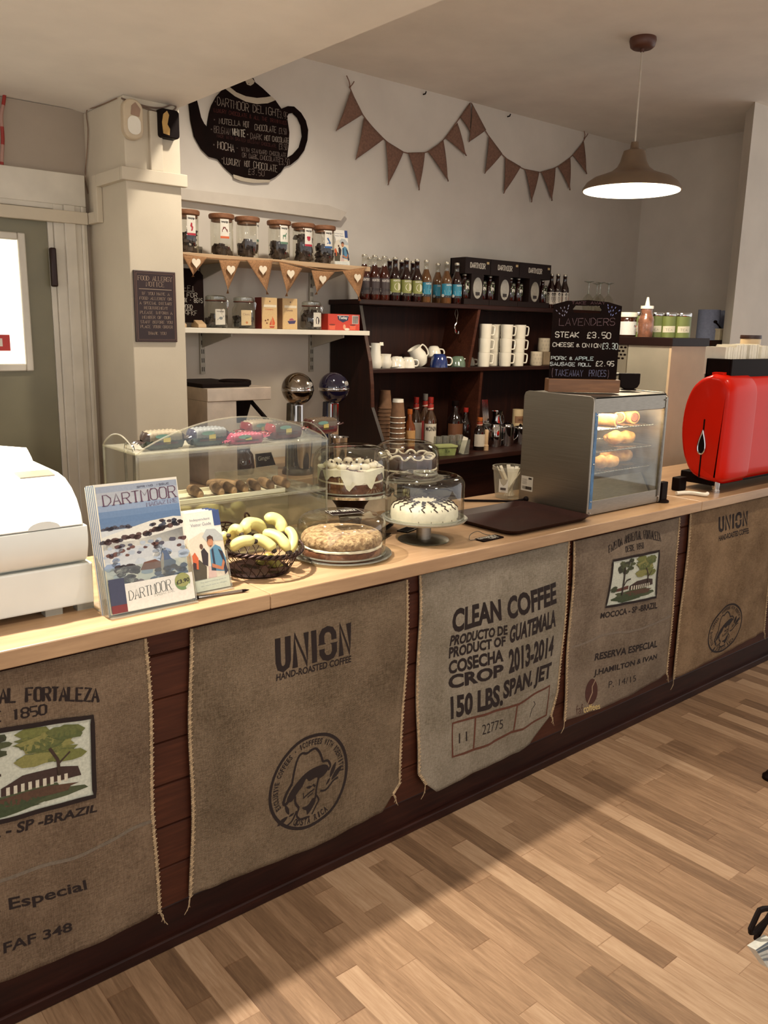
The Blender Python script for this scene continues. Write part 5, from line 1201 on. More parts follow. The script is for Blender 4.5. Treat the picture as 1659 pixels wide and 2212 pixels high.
lb.build('label', wrap(.0563), nj)
p = AX(1393, 726, 4.300)
sq = thing('squeeze_bottle', 'squeezy sauce bottle with a white nozzle in front of the green tins', 'bottle', (p.x, p.y, uzt))
MB().lathe([(0, 0), (.040, 0), (.042, .01), (.046, .06), (.045, .095), (.036, .12), (.031, .13), (.033, .16), (0, .16)], 30).build('bottle', mat('toffee_sauce', (120, 80, 62), .2, var=.22, scale=30, coat=.4), sq, smooth=60)
MB().lathe([(0, .158), (.037, .158), (.037, .174), (.014, .176), (.012, .19), (.006, .222), (0, .222)], 28).build('nozzle_cap', WHITE, sq, smooth=40)
GRN = mat('green_tin_paint', (112, 122, 66), .4, .2, var=.04); 
gt = None
for i, (px, gy) in enumerate(((1376, 1.13), (1413, 1.055), (1441, 1.00), (1471, .945))):
    p = AY(px, 727, gy); lab = 'green tin with a silver lid on the black unit, %s' % ('mostly hidden behind the squeeze bottle', 'just right of the squeeze bottle', 'second from the right', 'rightmost, beside the blue paper roll')[i]
    if gt is None:
        gt = thing('green_tin', lab, 'tin', (p.x, p.y, uzt), -.6, 'green tins on the black unit')
        MB().cyl((0, 0, 0), .050, .122, 36).build('body', GRN, gt); MB().lathe([(0, .121), (.0505, .121), (.0515, .124), (.0515, .140), (.049, .143), (0, .143)], 36).build('lid', CHROME, gt, smooth=40)
        lb = Print(); lb.panel(((-.055, .028), (.02, .030), (.02, .066), (-.055, .064)), (206, 198, 176), 0, 10, 1); lb.hand('TEA', ((-.04, .036), (.004, .038), (.004, .052), (-.04, .05)), (120, 110, 96), 1, .0016); lb.build('paper_label', wrap(.0505), gt)
    else: dup(gt, (p.x, p.y, uzt), -.7+.1*i, lab)
# shelf on the right wall with paper rolls
sh = thing('wall_shelf', 'short dark shelf on the right wall holding blue paper rolls', 'shelf', (5.45, 1.24, 1.545))
MB().box(-.30, .30, -.165, .165, 0, .03).build('board', DARKX, sh, smooth=0); 
for x in (-.2, .2): MB().box(x-.01, x+.01, -.164, -.03, -.12, 0).build('bracket', STEELD, sh, smooth=0)
BLU = mat('blue_paper_roll', (118, 126, 150), .85, var=.06, scale=70, bump=.2)
for i, (px, x, ry, r, h) in enumerate(((1527, 5.26, 0, .070, .195), (1566, 5.40, .55, .06, .17))):
    p = AX(px, 730, x)
    rl = thing('paper_roll', ('upright blue paper roll on the right wall shelf', 'tilted blue paper roll leaning behind the upright one')[i], 'paper roll', (p.x, max(1.15, p.y)+.02*i, 1.5755+.02*i), 0, None, 0, ry)
    MB().lathe([(.02, 0), (r, 0), (r, h), (.02, h), (.02, 0)], 36).build('paper', BLU, rl, smooth=40)
p = AX(1552, 733, 5.20)
tb_ = thing('plastic_tub', 'pale rectangular plastic tub with a dark scoop, beside the blue paper rolls', 'tub', (5.33, 1.105, 1.5755), 0)
MB().box(-.09, .10, -.03, .03, 0, .072).build('box', mat('pale_plastic', (176, 166, 142), .4), tb_, smooth=0, bev=.004); MB().box(-.095, .105, -.033, .033, .066, .075).build('rim', mat('pale_plastic', (176, 166, 142), .4), tb_, smooth=0)
MB().tube([(-.02, 0, .07), (-.10, -.0, .115)], .006, 8).ball((-.105, 0, .118), (.016, .012, .010), 10, 8).build('scoop', BLK, tb_)
# ================================================================== shelves on the back wall
SY = 1.72
us = thing('wall_shelf', 'upper pale wooden wall shelf carrying the six tea jars', 'shelf', (2.245, 1.91, 1.895))
MB().box(-.589, .588, SY-1.91, .19, 0, .0225).build('board', SHELFW, us, smooth=0, bev=.002)
ls_ = thing('wall_shelf', 'lower white wall shelf with clip jars and tea boxes', 'shelf', (2.245, 1.91, 1.568))
MB().box(-.589, .590, SY-1.91, .19, 0, .0235).build('board', mat('white_shelf_laminate', (222, 214, 196), .4, var=.02), ls_, smooth=0, bev=.002)
RAIL = mat('white_shelf_rail', (176, 170, 156), .4, .2, var=.05)
rails = []
for i, px in enumerate((437, 672)):
    x = AY(px, 770, 2.09).x
    r = thing('shelf_upright', 'slotted white shelf upright on the back wall, %s' % ('left one above the filter coffee machine', 'right one above the ball-headed mixers')[i], 'shelf upright', (x, 2.09, 1.362), 0, 'slotted shelf uprights')
    MB().box(-.013, .013, -.006, .009, 0, .62).build('channel', RAIL, r, smooth=0)
    m = MB()
    for k in range(14):
        for s in (-.005, .005): m.box(s-.0016, s+.0016, -.0072, -.005, .012+.044*k, .034+.044*k)
    m.build('slots', BLK, r, smooth=0)
    for z in (1.568-1.362, 1.895-1.362): MB().prism([(-.006, z-.001), (-.30, z-.001), (-.30, z-.014), (-.006, z-.075)], -.003, .003, fYZ).build('bracket', RAIL, r, smooth=0)

# ---- six glass tea jars
zu = 1.918
TEA = mat('dark_tea_bags', (60, 40, 30), .8, scale=70, bump=.6, c2=(28, 17, 13))
def tea_jar(px, lab, fill, col, art, la, rz=0):
    p = AY(px, 552, 1.855)
    t = thing('tea_jar', lab, 'jar', (p.x, 1.855, zu), rz, 'tea jars on the upper shelf')
    MB().lathe([(0, .003), (.049, .003), (.053, .008), (.053, .165), (.050, .172)], 40).build('glass', GLASS, t, smooth=60)
    m = MB(); rnd = random.Random(px)
    for k in range(int(95*fill)+8):
        a = rnd.random()*6.28; r = .040*sqrt(rnd.random()); z = .012+rnd.random()*.13*fill; s = .0125
        M = Matrix.Translation((r*cos(a), r*sin(a), z+.006)) @ Matrix.Rotation(rnd.random()*6, 4, 'Z') @ Matrix.Rotation(rnd.uniform(-.9, .9), 4, 'X'); m.box(-s, s, -s*.3, s*.3, -s, s, M)
    m.build('tea_bags', TEA, t, smooth=0)['kind'] = 'stuff'
    MB().lathe([(0, .160), (.048, .160), (.049, .172), (.058, .174), (.060, .180), (.060, .190), (.056, .194), (0, .194)], 40).build('wooden_lid', LIDW, t, smooth=40)
    g = Print(); g.panel(((-.021, .082), (.021, .082), (.021, .168), (-.021, .168)), (214, 208, 194), 0, 6, 1); g.panel(((-.021, .082), (.021, .082), (.021, .092), (-.021, .092)), col, 1, 6, 1)
    g.text('teapigs', ((-.017, .149), (.017, .149), (.017, .161), (-.017, .161)), (34, 26, 24), 1, .03)
    for poly in art: g.poly([(x*.001, .118+y*.001) for x, y in poly], col if col != (196, 92, 44) else (104, 36, 26), 1)
    g.build('label', wrap(.0535, 0, la), t); return t
C_ = lambda cx, cy, rx, ry: circ(cx, cy, rx, ry, 12)
tea_jar(405, 'leftmost tea jar with a red label, half hidden by the column', .62, (164, 34, 48), [[(-2, 20), (4, 16), (3, 6), (8, 0), (4, -16), (-4, -18), (0, -4), (-7, 4)]], -1.62)
tea_jar(480, 'tea jar with an orange-banded label showing a brown car', .25, (196, 92, 44), [[(-13, -8), (13, -8), (13, 4), (7, 6), (3, 15), (-8, 15), (-10, 5), (-13, 3)]], -1.80)
tea_jar(535, 'tea jar with its label turned away to the right', .5, (70, 110, 90), [], -.75)
tea_jar(603, 'tea jar with a label showing a small deer', .55, (92, 124, 100), [[(-9, -14), (-6, -14), (-5, -2), (5, -2), (6, -14), (9, -14), (9, 6), (14, 14), (10, 18), (5, 8), (-9, 6)]], -1.62)
tea_jar(655, 'tea jar with a label showing a red fruit', .9, (170, 30, 52), [C_(0, 0, 9, 11), C_(-5, 6, 6, 6), C_(5, 7, 5, 5)], -1.62)
tea_jar(700, 'rightmost tea jar with a label showing a blue deck chair', .6, (42, 88, 140), [[(-12, 12), (-4, 16), (12, -10), (8, -16), (-12, -16), (-8, -10), (2, -8)]], -1.72)
p = AY(740, 560, 1.86)
lf2 = dup(lf, (p.x, 1.86, zu+.002), -.1, 'visitor leaflet standing at the right end of the upper wall shelf', 'leaflets', rx=-.16); lf2.scale = (.92, .92, .92)
del lf2['group']

# ---- heart bunting along the upper shelf
JUTE = mat('jute_flag', (150, 110, 74), .95, var=.15, scale=160, bump=.3); HEART = mat('white_felt_heart', (222, 208, 184), .9, var=.05)
hbn = thing('heart_bunting', 'jute bunting with white hearts along the front of the upper wall shelf', 'bunting', (2.24, SY-.006, 1.90))
def P2(px, py): v = AY(px, py, SY-.006)-Vector((2.24, SY-.006, 1.90)); return v
m = MB(); m.tube([P2(*q) for q in smoothpts([(388, 548), (440, 556), (520, 562), (590, 564), (640, 572), (700, 584), (740, 585), (792, 578)], 5)], .0028, 6); m.build('string', JUTE, hbn)
for tl_, tr_, ap, hc in (((393, 551), (447, 556), (416, 598), (419, 568)), ((472, 562), (518, 563), (491, 634), (494, 583)), ((532, 562), (588, 562), (577, 636), (563, 583)), ((602, 566), (652, 580), (618, 640), (623, 592)), ((672, 584), (722, 588), (682, 636), (692, 604)), ((739, 586), (788, 579), (776, 650), (767, 600))):
    a, b, c = P2(*tl_), P2(*tr_), P2(*ap); fl = MB()
    fl.grid(lambda u, v: (a+(b-a)*u)*(1-v)+(c)*v+Vector((0, -.004-.012*v*sin(3*u+v*2), 0)), 10, 12)
    o = fl.build('flag', JUTE, hbn, smooth=60, solid=.0015)
    h = P2(*hc); g = MB(); g.prism([(h.x+x, h.z+z) for x, z in heart(.043, .046)], -.0225, -.0205, fXZ()); g.build('heart', HEART, o, smooth=0)

# ---- lower shelf
zl = 1.592
def pos(px, y, py=712): return AY(px, py, y).x
wb = thing('notice_board', 'small chalk notice board with wifi details on wooden feet, beside the column', 'notice board', (pos(404, 1.80), 1.80, zl), -.05)
MB().prism([(-.10, .022), (.085, .022), (.085, .235), (.07, .252), (.03, .262), (-.05, .262), (-.10, .25)], -.003, .003, fXZ()).build('slate', BOARD, wb, smooth=0)
for x in (-.045, .052): MB().prism([(-.055, 0), (.03, 0), (.03, .010), (.008, .034), (-.008, .034), (-.055, .014)], x-.02, x+.02, lambda u, v, d: (d, u, v)).build('wooden_foot', SHELFW, wb, smooth=0, bev=.002)
g = Print(); c = (196, 186, 172)
for txt, x0, x1, z in (('WI-FI', -.05, .042, .165), ('PIN FOR', -.07, .055, .135), ('WALL BOX - 8GIS', -.085, .08, .112), ('PASSWORD', -.07, .03, .082), ('49C9FKF', -.055, .052, .055)): g.hand(txt, ((x0, z), (x1, z), (x1, z+.020), (x0, z+.020)), c, 0, .0018, jit=.03)
g.line([(-.05, .161), (.04, .162)], .0014, c); g.line([(-.07, .077), (.03, .078)], .0014, c); g.build('chalk_lettering', flatXZ(0, -.0034), wb, CHALK)
def clip_jar(px, lab, fill, lcol, la, w=.056, h=.125):
    t = thing('clip_top_jar', lab, 'jar', (pos(px, 1.83), 1.83, zl), -.3, 'clip-top jars on the lower shelf')
    MB().lathe([(0, .003), (w-.006, .003), (w, .010), (w, h*.72), (w*.80, h*.88), (w*.78, h)], 36).build('glass', GLASS, t, smooth=60)
    m = MB(); rnd = random.Random(px)
    for k in range(60):
        a = rnd.random()*6.28; r = (w-.016)*sqrt(rnd.random()); z = .014+rnd.random()*h*fill
        M = Matrix.Translation((r*cos(a), r*sin(a), z)) @ Matrix.Rotation(rnd.random()*6, 4, 'Z') @ Matrix.Rotation(rnd.uniform(-.9, .9), 4, 'X'); m.box(-.013, .013, -.005, .005, -.012, .012, M)
    m.build('wrapped_teabags', mat('dark_sachets', (54, 40, 36), .6, scale=40, c2=(30, 18, 16)), t, smooth=0)['kind'] = 'stuff'
    MB().lathe([(0, h+.002), (w*.84, h+.002), (w*.86, h+.006), (w*.86, h+.018), (w*.7, h+.024), (0, h+.026)], 36).build('lid', GLASSR, t, smooth=50)
    MB().tube([(w*.83*cos(2*pi*k/30), w*.83*sin(2*pi*k/30), h) for k in range(30)], .003, 6, True).build('rubber_seal', mat('brown_rubber', (96, 52, 36), .6), t)
    m = MB(); m.tube([(w*.84, -.01, h+.012), (w*1.05, -.01, h*.95), (w*.98, -.008, h*.72), (w*.98, .008, h*.72), (w*1.05, .01, h*.95), (w*.84, .01, h+.012)], .0016, 6); m.build('wire_clip', CHROME, t)
    g = Print(); g.panel(((-.026, .014), (.024, .016), (.024, .086), (-.026, .086)), lcol, 0, 8, 1)
    if px < 500: g.poly(circ(.0, .045, .009, .007, 12), (120, 124, 122), 1); g.poly([(-.009, .045), (-.017, .040), (-.016, .035)], (120, 124, 122), 1); g.poly([(.009, .045), (.017, .055), (.012, .058)], (120, 124, 122), 1); g.text('teapigs', ((-.02, .072), (.018, .072), (.018, .080), (-.02, .080)), (60, 50, 46), 1)
    elif px < 600: g.text('Classic', ((-.018, .062), (.016, .062), (.016, .072), (-.018, .072)), (150, 120, 100), 1); g.poly(circ(.0, .028, .006, .006, 10), (190, 120, 70), 1)
    else: g.poly([(-.012, .03), (.004, .028), (.010, .045), (.004, .06), (-.008, .066), (-.014, .05)], (60, 44, 48), 1)
    g.build('label', wrap(w+.0005, 0, la), t); return t
clip_jar(467, 'left clip-top jar with a white label showing a wrapped sweet', .35, (206, 198, 182), -1.35); clip_jar(527, 'clip-top jar with a cream label, left of the tea boxes', .3, (206, 182, 138), -1.55); clip_jar(672, 'clip-top jar of dark sachets with a white label, right of the tea boxes', .62, (206, 198, 182), -1.2, .056, .118)
def tea_box(px, lab, side, art):
    t = thing('tea_carton', lab, 'tea carton', (pos(px, 1.80), 1.80, zl), .02, 'cream tea cartons on the lower shelf')
    colored(MB().box(-.047, .042, -.001, .06, 0, .150), 'carton', lambda c: side if c.x < -.04 else (200, 164, 112), t, INK, smooth=0)
    g = Print(); g.rect(-.044, .042, 0, .150, (206, 172, 120)); g.rect(-.036, .038, .104, .116, (222, 208, 180), 1); g.poly(circ(0, .132, .003, .004, 10), (90, 60, 44), 1)
    g.text('Cranberry', ((-.026, .088), (.02, .088), (.02, .098), (-.026, .098)) if art else ((-.03, .088), (.006, .088), (.006, .098), (-.03, .098)), (186, 90, 56), 1) if art else g.text('Camomile', ((-.026, .088), (.014, .088), (.014, .098), (-.026, .098)), (110, 80, 80), 1)
    if art:
        g.poly([(-.004, .014), (.028, .014), (.022, .005), (.0, .005)], (176, 70, 40), 1); g.poly([(.012, .018), (.014, .062), (.030, .030), (.026, .018)], (206, 92, 48), 1); g.poly([(.008, .018), (.010, .050), (-.004, .020)], (190, 70, 42), 1)
        for cx, cz_ in ((-.026, .04), (-.012, .044), (-.018, .028)): g.poly(circ(cx, cz_, .005, .004, 8), (110, 62, 36), 1)
    else:
        g.poly([(-.018, .040), (.034, .044), (.026, .028), (-.008, .026)], (60, 50, 92), 1); g.poly([(-.010, .043), (.024, .045), (.012, .054), (-.002, .052)], (160, 70, 96), 1)
    g.build('front_print', flatXZ(0, -.001), t); return t
tea_box(583, 'cream tea carton with a red sailing boat and red side', (120, 34, 24), True); tea_box(627, 'cream tea carton with a purple rowing boat', (150, 112, 78), False)
t = thing('tea_carton', 'long red tea carton at the right end of the lower wall shelf', 'tea carton', (pos(743, 1.80), 1.80, zl), .02)
p0, p1 = pos(708, 1.80)-pos(743, 1.80), pos(777, 1.80)-pos(743, 1.80)
MB().box(p0, p1, 0, .07, 0, .083).build('carton', mat('red_carton', (178, 44, 26), .5, var=.06), t, smooth=0)
g = Print(); g.rect(p0, p1, 0, .083, (196, 54, 30)); g.poly([(-.045, .074), (.030, .074), (.026, .052), (-.008, .040), (-.040, .054)], (28, 32, 66), 1); g.poly([(-.046, .076), (.031, .076), (.031, .073), (-.046, .073)], (206, 200, 190), 1)
g.text('Tetley', ((-.036, .054), (.022, .054), (.022, .072), (-.036, .070)), (226, 222, 214), 2, .03)
for k in range(9): g.rect(.058+.004*k, .0602+.004*k, .036, .074, (40, 32, 30), 2)
g.rect(.054, .096, .034, .077, (206, 198, 188), 1)
for x in (-.075, .062): g.poly([(x-.022, .003), (x+.014, .003), (x+.018, .028), (x-.026, .028)], (218, 92, 60), 1); g.poly(circ(x-.004, .028, .021, .004, 14), (120, 34, 20), 2)
g.poly(circ(.002, .018, .009, .013, 12), (216, 150, 116), 1); g.poly(circ(.02, .006, .018, .006, 12), (226, 214, 196), 1); g.build('front_print', flatXZ(0, 0), t)

# ================================================================== dark dresser
DX0, DX1, DY0, DYB = 2.846, 5.09, 1.82, 2.088; ZD = 1.757; ZM = 1.388; ZLo = .905
ds = thing('dresser', 'tall dark wooden dresser of open shelves against the back wall', 'dresser', (DX0, DYB, 0))
o_ = Vector((-DX0, -DYB, 0)); TD = Matrix.Translation(o_)
edge = [AX(px, py, DX0) for px, py in ((776, 652), (786, 720), (797, 780), (801, 830), (802, 880))]
side = [(DYB, ZD-.02)]+[(v.y, min(v.z, ZD-.02)) for v in edge]+[(1.56, .915), (1.50, .87), (1.50, 0), (DYB, 0)]
for nm, x in (('side_panel', DX0), ('side_panel', DX1-.02)): MB().prism(side, x, x+.02, lambda u, v, d: Vector((d, u, v))+o_).build(nm, DARKZ, ds, smooth=0)
mp = MB().prism([(v.y-.0015, v.z) for v in edge[1:]]+[(v.y+.004, v.z) for v in reversed(edge[1:])], DX0-.001, DX0+.021, lambda u, v, d: Vector((d, u, v))+o_); mp.build('edge_bead', CLAD, ds, smooth=0)
MB().box(DX0-.015, DX1+.012, DY0-.012, DYB, ZD-.027, ZD, M=TD).build('top_board', DARKX, ds, smooth=0, bev=.004)
MB().box(DX0+.02, DX1-.02, DY0-.022, DYB-.01, ZM-.024, ZM, M=TD).build('middle_shelf', DARKX, ds, smooth=0, bev=.003)
MB().box(DX0+.02, DX1-.02, 1.50, DYB-.01, ZLo-.028, ZLo, M=TD).build('lower_shelf', DARKX, ds, smooth=0, bev=.003)
MB().box(DX0+.02, DX1-.02, DYB-.012, DYB-.002, .05, ZD-.028, M=TD).build('back_boards', DARKB, ds, smooth=0)
MB().box(DX0+.02, DX1-.02, 1.60, 1.62, .02, ZLo-.028, M=TD).build('lower_front', DARKX, ds, smooth=0)
def divider(a, b, z0, z1):
    xa, xb = AY(*a, DY0-.005).x, AY(*b, DY0-.005).x
    MB().prism([(xb, z0), (xb+.022, z0), (xa+.022, z1), (xa, z1)], DY0-.005, DYB-.012, lambda u, v, d: Vector((u, d, v))+o_).build('divider', CLAD, ds, smooth=0)
divider((1033, 670), (1010, 792), ZM, ZD-.027); divider((1038, 808), (1026, 930), ZLo, ZM-.024)

# ---- beer bottles
CAP = mat('bottle_cap', (176, 168, 152), .3, .8, var=.05)
def beer(lab, x, y, z, body, neck, label, group='beer bottles on the dresser top', h=.236, r=.0325, fillz=.185, rz=-.55):
    t = thing('beer_bottle', lab, 'bottle', (x, y, z), rz, group)
    s = h/.236
    MB().lathe([(0, 0), (r*.92, 0), (r, .006), (r, .125*s), (r*.93, .142*s), (r*.62, .165*s), (r*.47, .18*s), (r*.43, fillz*s), (0, fillz*s)], 28).build('filled_bottle', body, t, smooth=60)
    MB().lathe([(r*.43, fillz*s), (r*.40, .215*s), (r*.45, .217*s), (r*.45, .226*s), (r*.38, .230*s)], 20).build('neck', neck, t, smooth=60)
    MB().lathe([(r*.46, .224*s), (r*.47, .227*s), (r*.42, .2355*s), (0, .236*s)], 20).build('cap', CAP, t, smooth=50)
    g = Print(); L = lambda u: u*.001
    label(g); g.build('label', wrap(r+.0006, 0, -pi/2), t); return t
BEERD = mat('dark_beer_glass', (34, 12, 8), .08, coat=.5, var=.05); BEERA = mat('amber_cider', (98, 66, 38), .08, coat=.5, var=.08); BEERR = mat('ruby_beer', (60, 22, 12), .08, coat=.5, var=.06)
BROWN = mat('brown_glass_neck', (30, 11, 8), .06, coat=.5)
def lab_dark(g):
    g.panel(((-.05, .030), (.05, .030), (.05, .118), (-.05, .118)), (58, 44, 42), 0, 12, 1); g.text("HUNTER'S", ((-.015, .098), (.03, .098), (.03, .112), (-.015, .112)), (206, 198, 188), 1, .02); g.rect(-.022, .048, .047, .066, (206, 200, 190), 1); g.text('CLIMBER', ((-.018, .050), (.045, .050), (.045, .063), (-.018, .063)), (40, 30, 30), 2, .02)
    g.poly([(-.03, .07), (.0, .09), (.02, .078), (.05, .094), (.05, .07)], (96, 84, 82), 1); g.poly(circ(-.03, .042, .007, .007, 12), (150, 140, 134), 1); g.rect(-.014, .036, .034, .038, (190, 180, 170), 1)
def lab_green(g):
    g.panel(((-.04, .046), (.04, .046), (.04, .118), (-.04, .118)), (136, 138, 72), 0, 12, 1); g.panel(((-.04, .030), (.04, .030), (.04, .046), (-.04, .046)), (34, 20, 16), 0, 12, 1)
    g.poly([(-.03, .05), (-.005, .11), (.01, .116), (.0, .05)], (160, 160, 96), 1); g.poly(circ(.014, .078, .021, .021, 14), (214, 208, 180), 2); g.text("HUNTER'S", ((-.012, .105), (.032, .105), (.032, .115), (-.012, .115)), (226, 220, 206), 2, .02); g.poly(circ(-.028, .044, .008, .008, 12), (196, 196, 180), 3); g.rect(-.012, .034, .036, .040, (206, 200, 184), 1)
def lab_blue(g):
    g.panel(((-.036, .046), (.036, .046), (.036, .112), (-.036, .112)), (38, 124, 150), 0, 12, 1); g.panel(((-.036, .034), (.036, .034), (.036, .046), (-.036, .046)), (30, 28, 34), 0, 12, 1)
    g.poly([(-.010, .052), (.03, .055), (.032, .076), (.014, .072), (-.016, .074)], (216, 214, 206), 1); g.poly([(.002, .078), (.026, .080), (.028, .098), (.006, .096)], (26, 30, 40), 1); g.text("HUNTER'S", ((-.005, .1), (.034, .1), (.034, .109), (-.005, .109)), (222, 222, 216), 1, .02); g.poly(circ(-.025, .045, .009, .009, 12), (206, 206, 196), 2); g.rect(-.006, .03, .038, .041, (200, 196, 186), 1)
fx = lambda px, y: AY(px, 645, y).x
for i, (px, y) in enumerate(((786, 1.868), (808, 1.868), (829, 1.868))):
    beer('clear-necked dark bottle with a dark picture label, %s in the front row' % ('first from the left', 'second from the left', 'third from the left')[i], fx(px, y), y, ZD, BEERR, GLASS, lab_dark)
for i, (px, y) in enumerate(((797, 1.985), (818, 1.985), (840, 1.985))):
    beer('dark bottle standing behind the %s front bottle on the dresser' % ('first', 'second', 'third')[i], fx(px, y), y, ZD, BEERR if i < 2 else BEERD, GLASS if i < 2 else BROWN, lab_dark)
for i, px in enumerate((852, 876, 899)):
    beer('brown bottle with a yellow-green label, %s' % ('left of three', 'middle of three', 'right of three')[i], fx(px, 1.868), 1.868, ZD, BEERD, BROWN, lab_green)
for i, px in enumerate((860, 884)):
    beer('brown bottle half hidden behind the %s yellow-green labelled ones' % ('left two', 'right two')[i], fx(px+6, 1.985), 1.985, ZD, BEERD, BROWN, lab_green)
beer('amber bottle with a blue label, left end of the blue-labelled group', fx(919, 1.868), 1.868, ZD, BEERA, GLASS, lab_blue)
beer('amber bottle with its blue label in shade, standing further back', fx(944, 1.985), 1.985, ZD, BEERA, GLASS, lab_blue)
beer('amber-red bottle with a blue label, second from the black gift boxes', fx(963, 1.868), 1.868, ZD, BEERA, GLASS, lab_blue)
beer('dark bottle with a blue label right beside the black gift boxes', fx(985, 1.862), 1.862, ZD, BEERD, GLASS, lab_blue)
def lab_white(g):
    g.panel(((-.045, .030), (.045, .030), (.045, .108), (-.045, .108)), (196, 186, 172), 0, 12, 1)
    for x, c in ((-.030, (90, 80, 76)), (.0, (74, 64, 62)), (.028, (178, 70, 58))):
        V = ((x+.012, .034), (x+.012, .082), (x-.004, .082), (x-.004, .034)); g.text('LAGER', V, c, 1, .03)
        g.poly(circ(x+.004, .094, .008, .010, 12), (30, 22, 22), 1); g.rect(x, x+.008, .092, .095, (196, 186, 172), 2)
for i, (px, y) in enumerate(((1187, 1.90), (1201, 1.868), (1216, 1.868))):
    beer('small dark bottle with a white label, %s' % ('half hidden by the right gift box', 'left of the front pair beside the gift boxes', 'last at the right of the dresser bottles')[i], fx(px+2, y), y, ZD, BEERD, BROWN, lab_white, 'small white-labelled bottles', .226, .0305, .19)
# ---- gift boxes with bottles
BOXB = mat('black_gift_card', (28, 14, 11), .6, var=.12, spec=.25)
def lab_ipa(g):
    g.poly(circ(.0, .072, .019, .038, 22), (76, 96, 58), 0); g.poly(circ(.0, .098, .015, .012, 16), (40, 34, 30), 1); g.text('JAIL', ((-.010, .094), (.010, .094), (.010, .101), (-.010, .101)), (206, 200, 180), 2, .03); g.rect(-.016, .016, .080, .086, (190, 196, 176), 1); g.text('IPA', ((-.014, .054), (.014, .054), (.014, .074), (-.014, .074)), (222, 218, 206), 1, .04)
bxs = [AY(px, 650, 1.835).x for px in (1002, 1057, 1119, 1187)]
for i in range(3):
    w = bxs[i+1]-bxs[i]-.004; cxm = (bxs[i]+bxs[i+1])/2; nm = ('left', 'middle', 'right')[i]
    t = thing('gift_box', '%s black beer gift box with an oval window, on the dresser top' % nm, 'gift box', (cxm, 1.835, ZD), 0, 'black beer gift boxes')
    hh = .272; m = MB()
    m.box(-w/2, w/2, 0, .13, 0, .034).box(-w/2, w/2, .118, .13, 0, hh).box(-w/2, w/2, 0, .13, .178, hh).box(-.052, .052, .0, .118, .03, .18); m.build('carton', BOXB, t, smooth=0, bev=.0015)
    MB().prism(circ(0, .098, .038, .062, 28), -.004, .002, fXZ()).build('oval_window', mat('frosted_window_film', (150, 144, 132), .2, var=.25, scale=9), t, smooth=0)
    g = Print(); g.hand('DARTMOOR', ((-.068, .215), (.062, .212), (.062, .242), (-.068, .243)), (206, 198, 184), 0, .0048, True); g.rect(w/2-.035, w/2-.014, .240, .254, (186, 160, 110), 0)
    g.build('box_print', flatXZ(0, -.0004), t)
    g = Print(); g.rect(-.018, .018, .055, .075, (40, 30, 26)); g.rect(-.012, .012, .045, .056, (206, 200, 188), 0); g.text('IPA', ((-.010, .046), (.010, .046), (.010, .055), (-.010, .055)), (60, 60, 40), 1, .03); g.build('glass_badge', flatXZ(0, -.0044), t)
    for s in (-1, 1): beer('green-labelled bottle in the %s recess of the %s black gift box' % (('left', 'right')[s > 0], nm), cxm+s*(w/2-.034), 1.872, ZD+.0345, BEERD, BROWN, lab_ipa, 'bottles inside the gift boxes', .142*1.0, .030, .19, 0)
# bottles in recesses are full size behind the header: shown up to the shoulder
# ---- upturned wine glasses
for i, (px, y, lab) in enumerate(((1268, 1.90, 'upturned wine glass, leftmost on the right end of the dresser'), (1286, 1.99, 'upturned wine glass at the back of the group, left'), (1293, 1.90, 'upturned wine glass in the front middle of the group'), (1311, 1.91, 'upturned wine glass, rightmost of the group'))):
    x = AY(px, 678, y).x
    t = thing('wine_glass', lab, 'wine glass', (x, y, ZD), 0, 'upturned wine glasses on the dresser')
    MB().lathe([(.029, 0), (.037, .03), (.040, .055), (.034, .085), (.014, .108), (.006, .115)], 30).build('bowl', GLASS, t, smooth=60)
    MB().lathe([(.006, .114), (.004, .125), (.0038, .17), (.006, .188)], 16).build('stem', GLASSR, t); MB().lathe([(.005, .187), (.02, .192), (.035, .196), (.035, .198), (0, .199)], 30).build('foot', GLASSR, t, smooth=40)

# ---- crockery on the middle shelf
def handle(m, r, z0, z1, out, th=.0045, y=0):
    m.tube(smoothpts([(r-.003, y, z1), (r+out*.6, y, z1+.002), (r+out, y, (z0+z1)/2+.006), (r+out*.75, y, z0+.004), (r-.004, y, z0)], 6), th, 8); return m
def cup(lab, x, y, z, m, rz=.0, rx=pi, scale=1.0, inner=None, grp='cups on the middle dresser shelf', ry=0):
    t = thing('cup', lab, 'cup', (x, y, z), rz, grp, rx, ry)
    h = .064*scale; r = .044*scale
    MB().lathe([(0, .0), (r*.58, 0), (r*.80, h*.2), (r*.96, h*.6), (r, h), (r*.93, h), (r*.88, h*.6), (r*.72, h*.22), (0, .006)], 32).build('bowl', m, t, smooth=60)
    handle(MB(), r*.93, h*.25, h*.80, .026*scale).build('handle', inner or m, t); t.location.z += h if abs(rx-pi) < .2 else 0; return t
sx = lambda px, y: AY(px, 792, y).x
t = thing('milk_jug', 'tall slim white jug at the left end of the middle dresser shelf', 'jug', (sx(811, 1.88), 1.88, ZM), 2.6)
MB().lathe([(0, 0), (.030, 0), (.036, .012), (.036, .035), (.030, .07), (.027, .11), (.028, .138), (.024, .138), (.024, .10), (.0, .02)], 30).build('body', WHITE, t, smooth=60); handle(MB(), .028, .04, .115, .024).build('handle', WHITE, t)
MB().prism([(-.012, .125), (.012, .125), (0, .143)], -.042, -.022, lambda u, v, d: (d, u, v)).build('spout', WHITE, t, smooth=0)
t = thing('cream_jug', 'small round white jug beside the tall slim one', 'jug', (sx(833, 1.87), 1.87, ZM), 2.9)
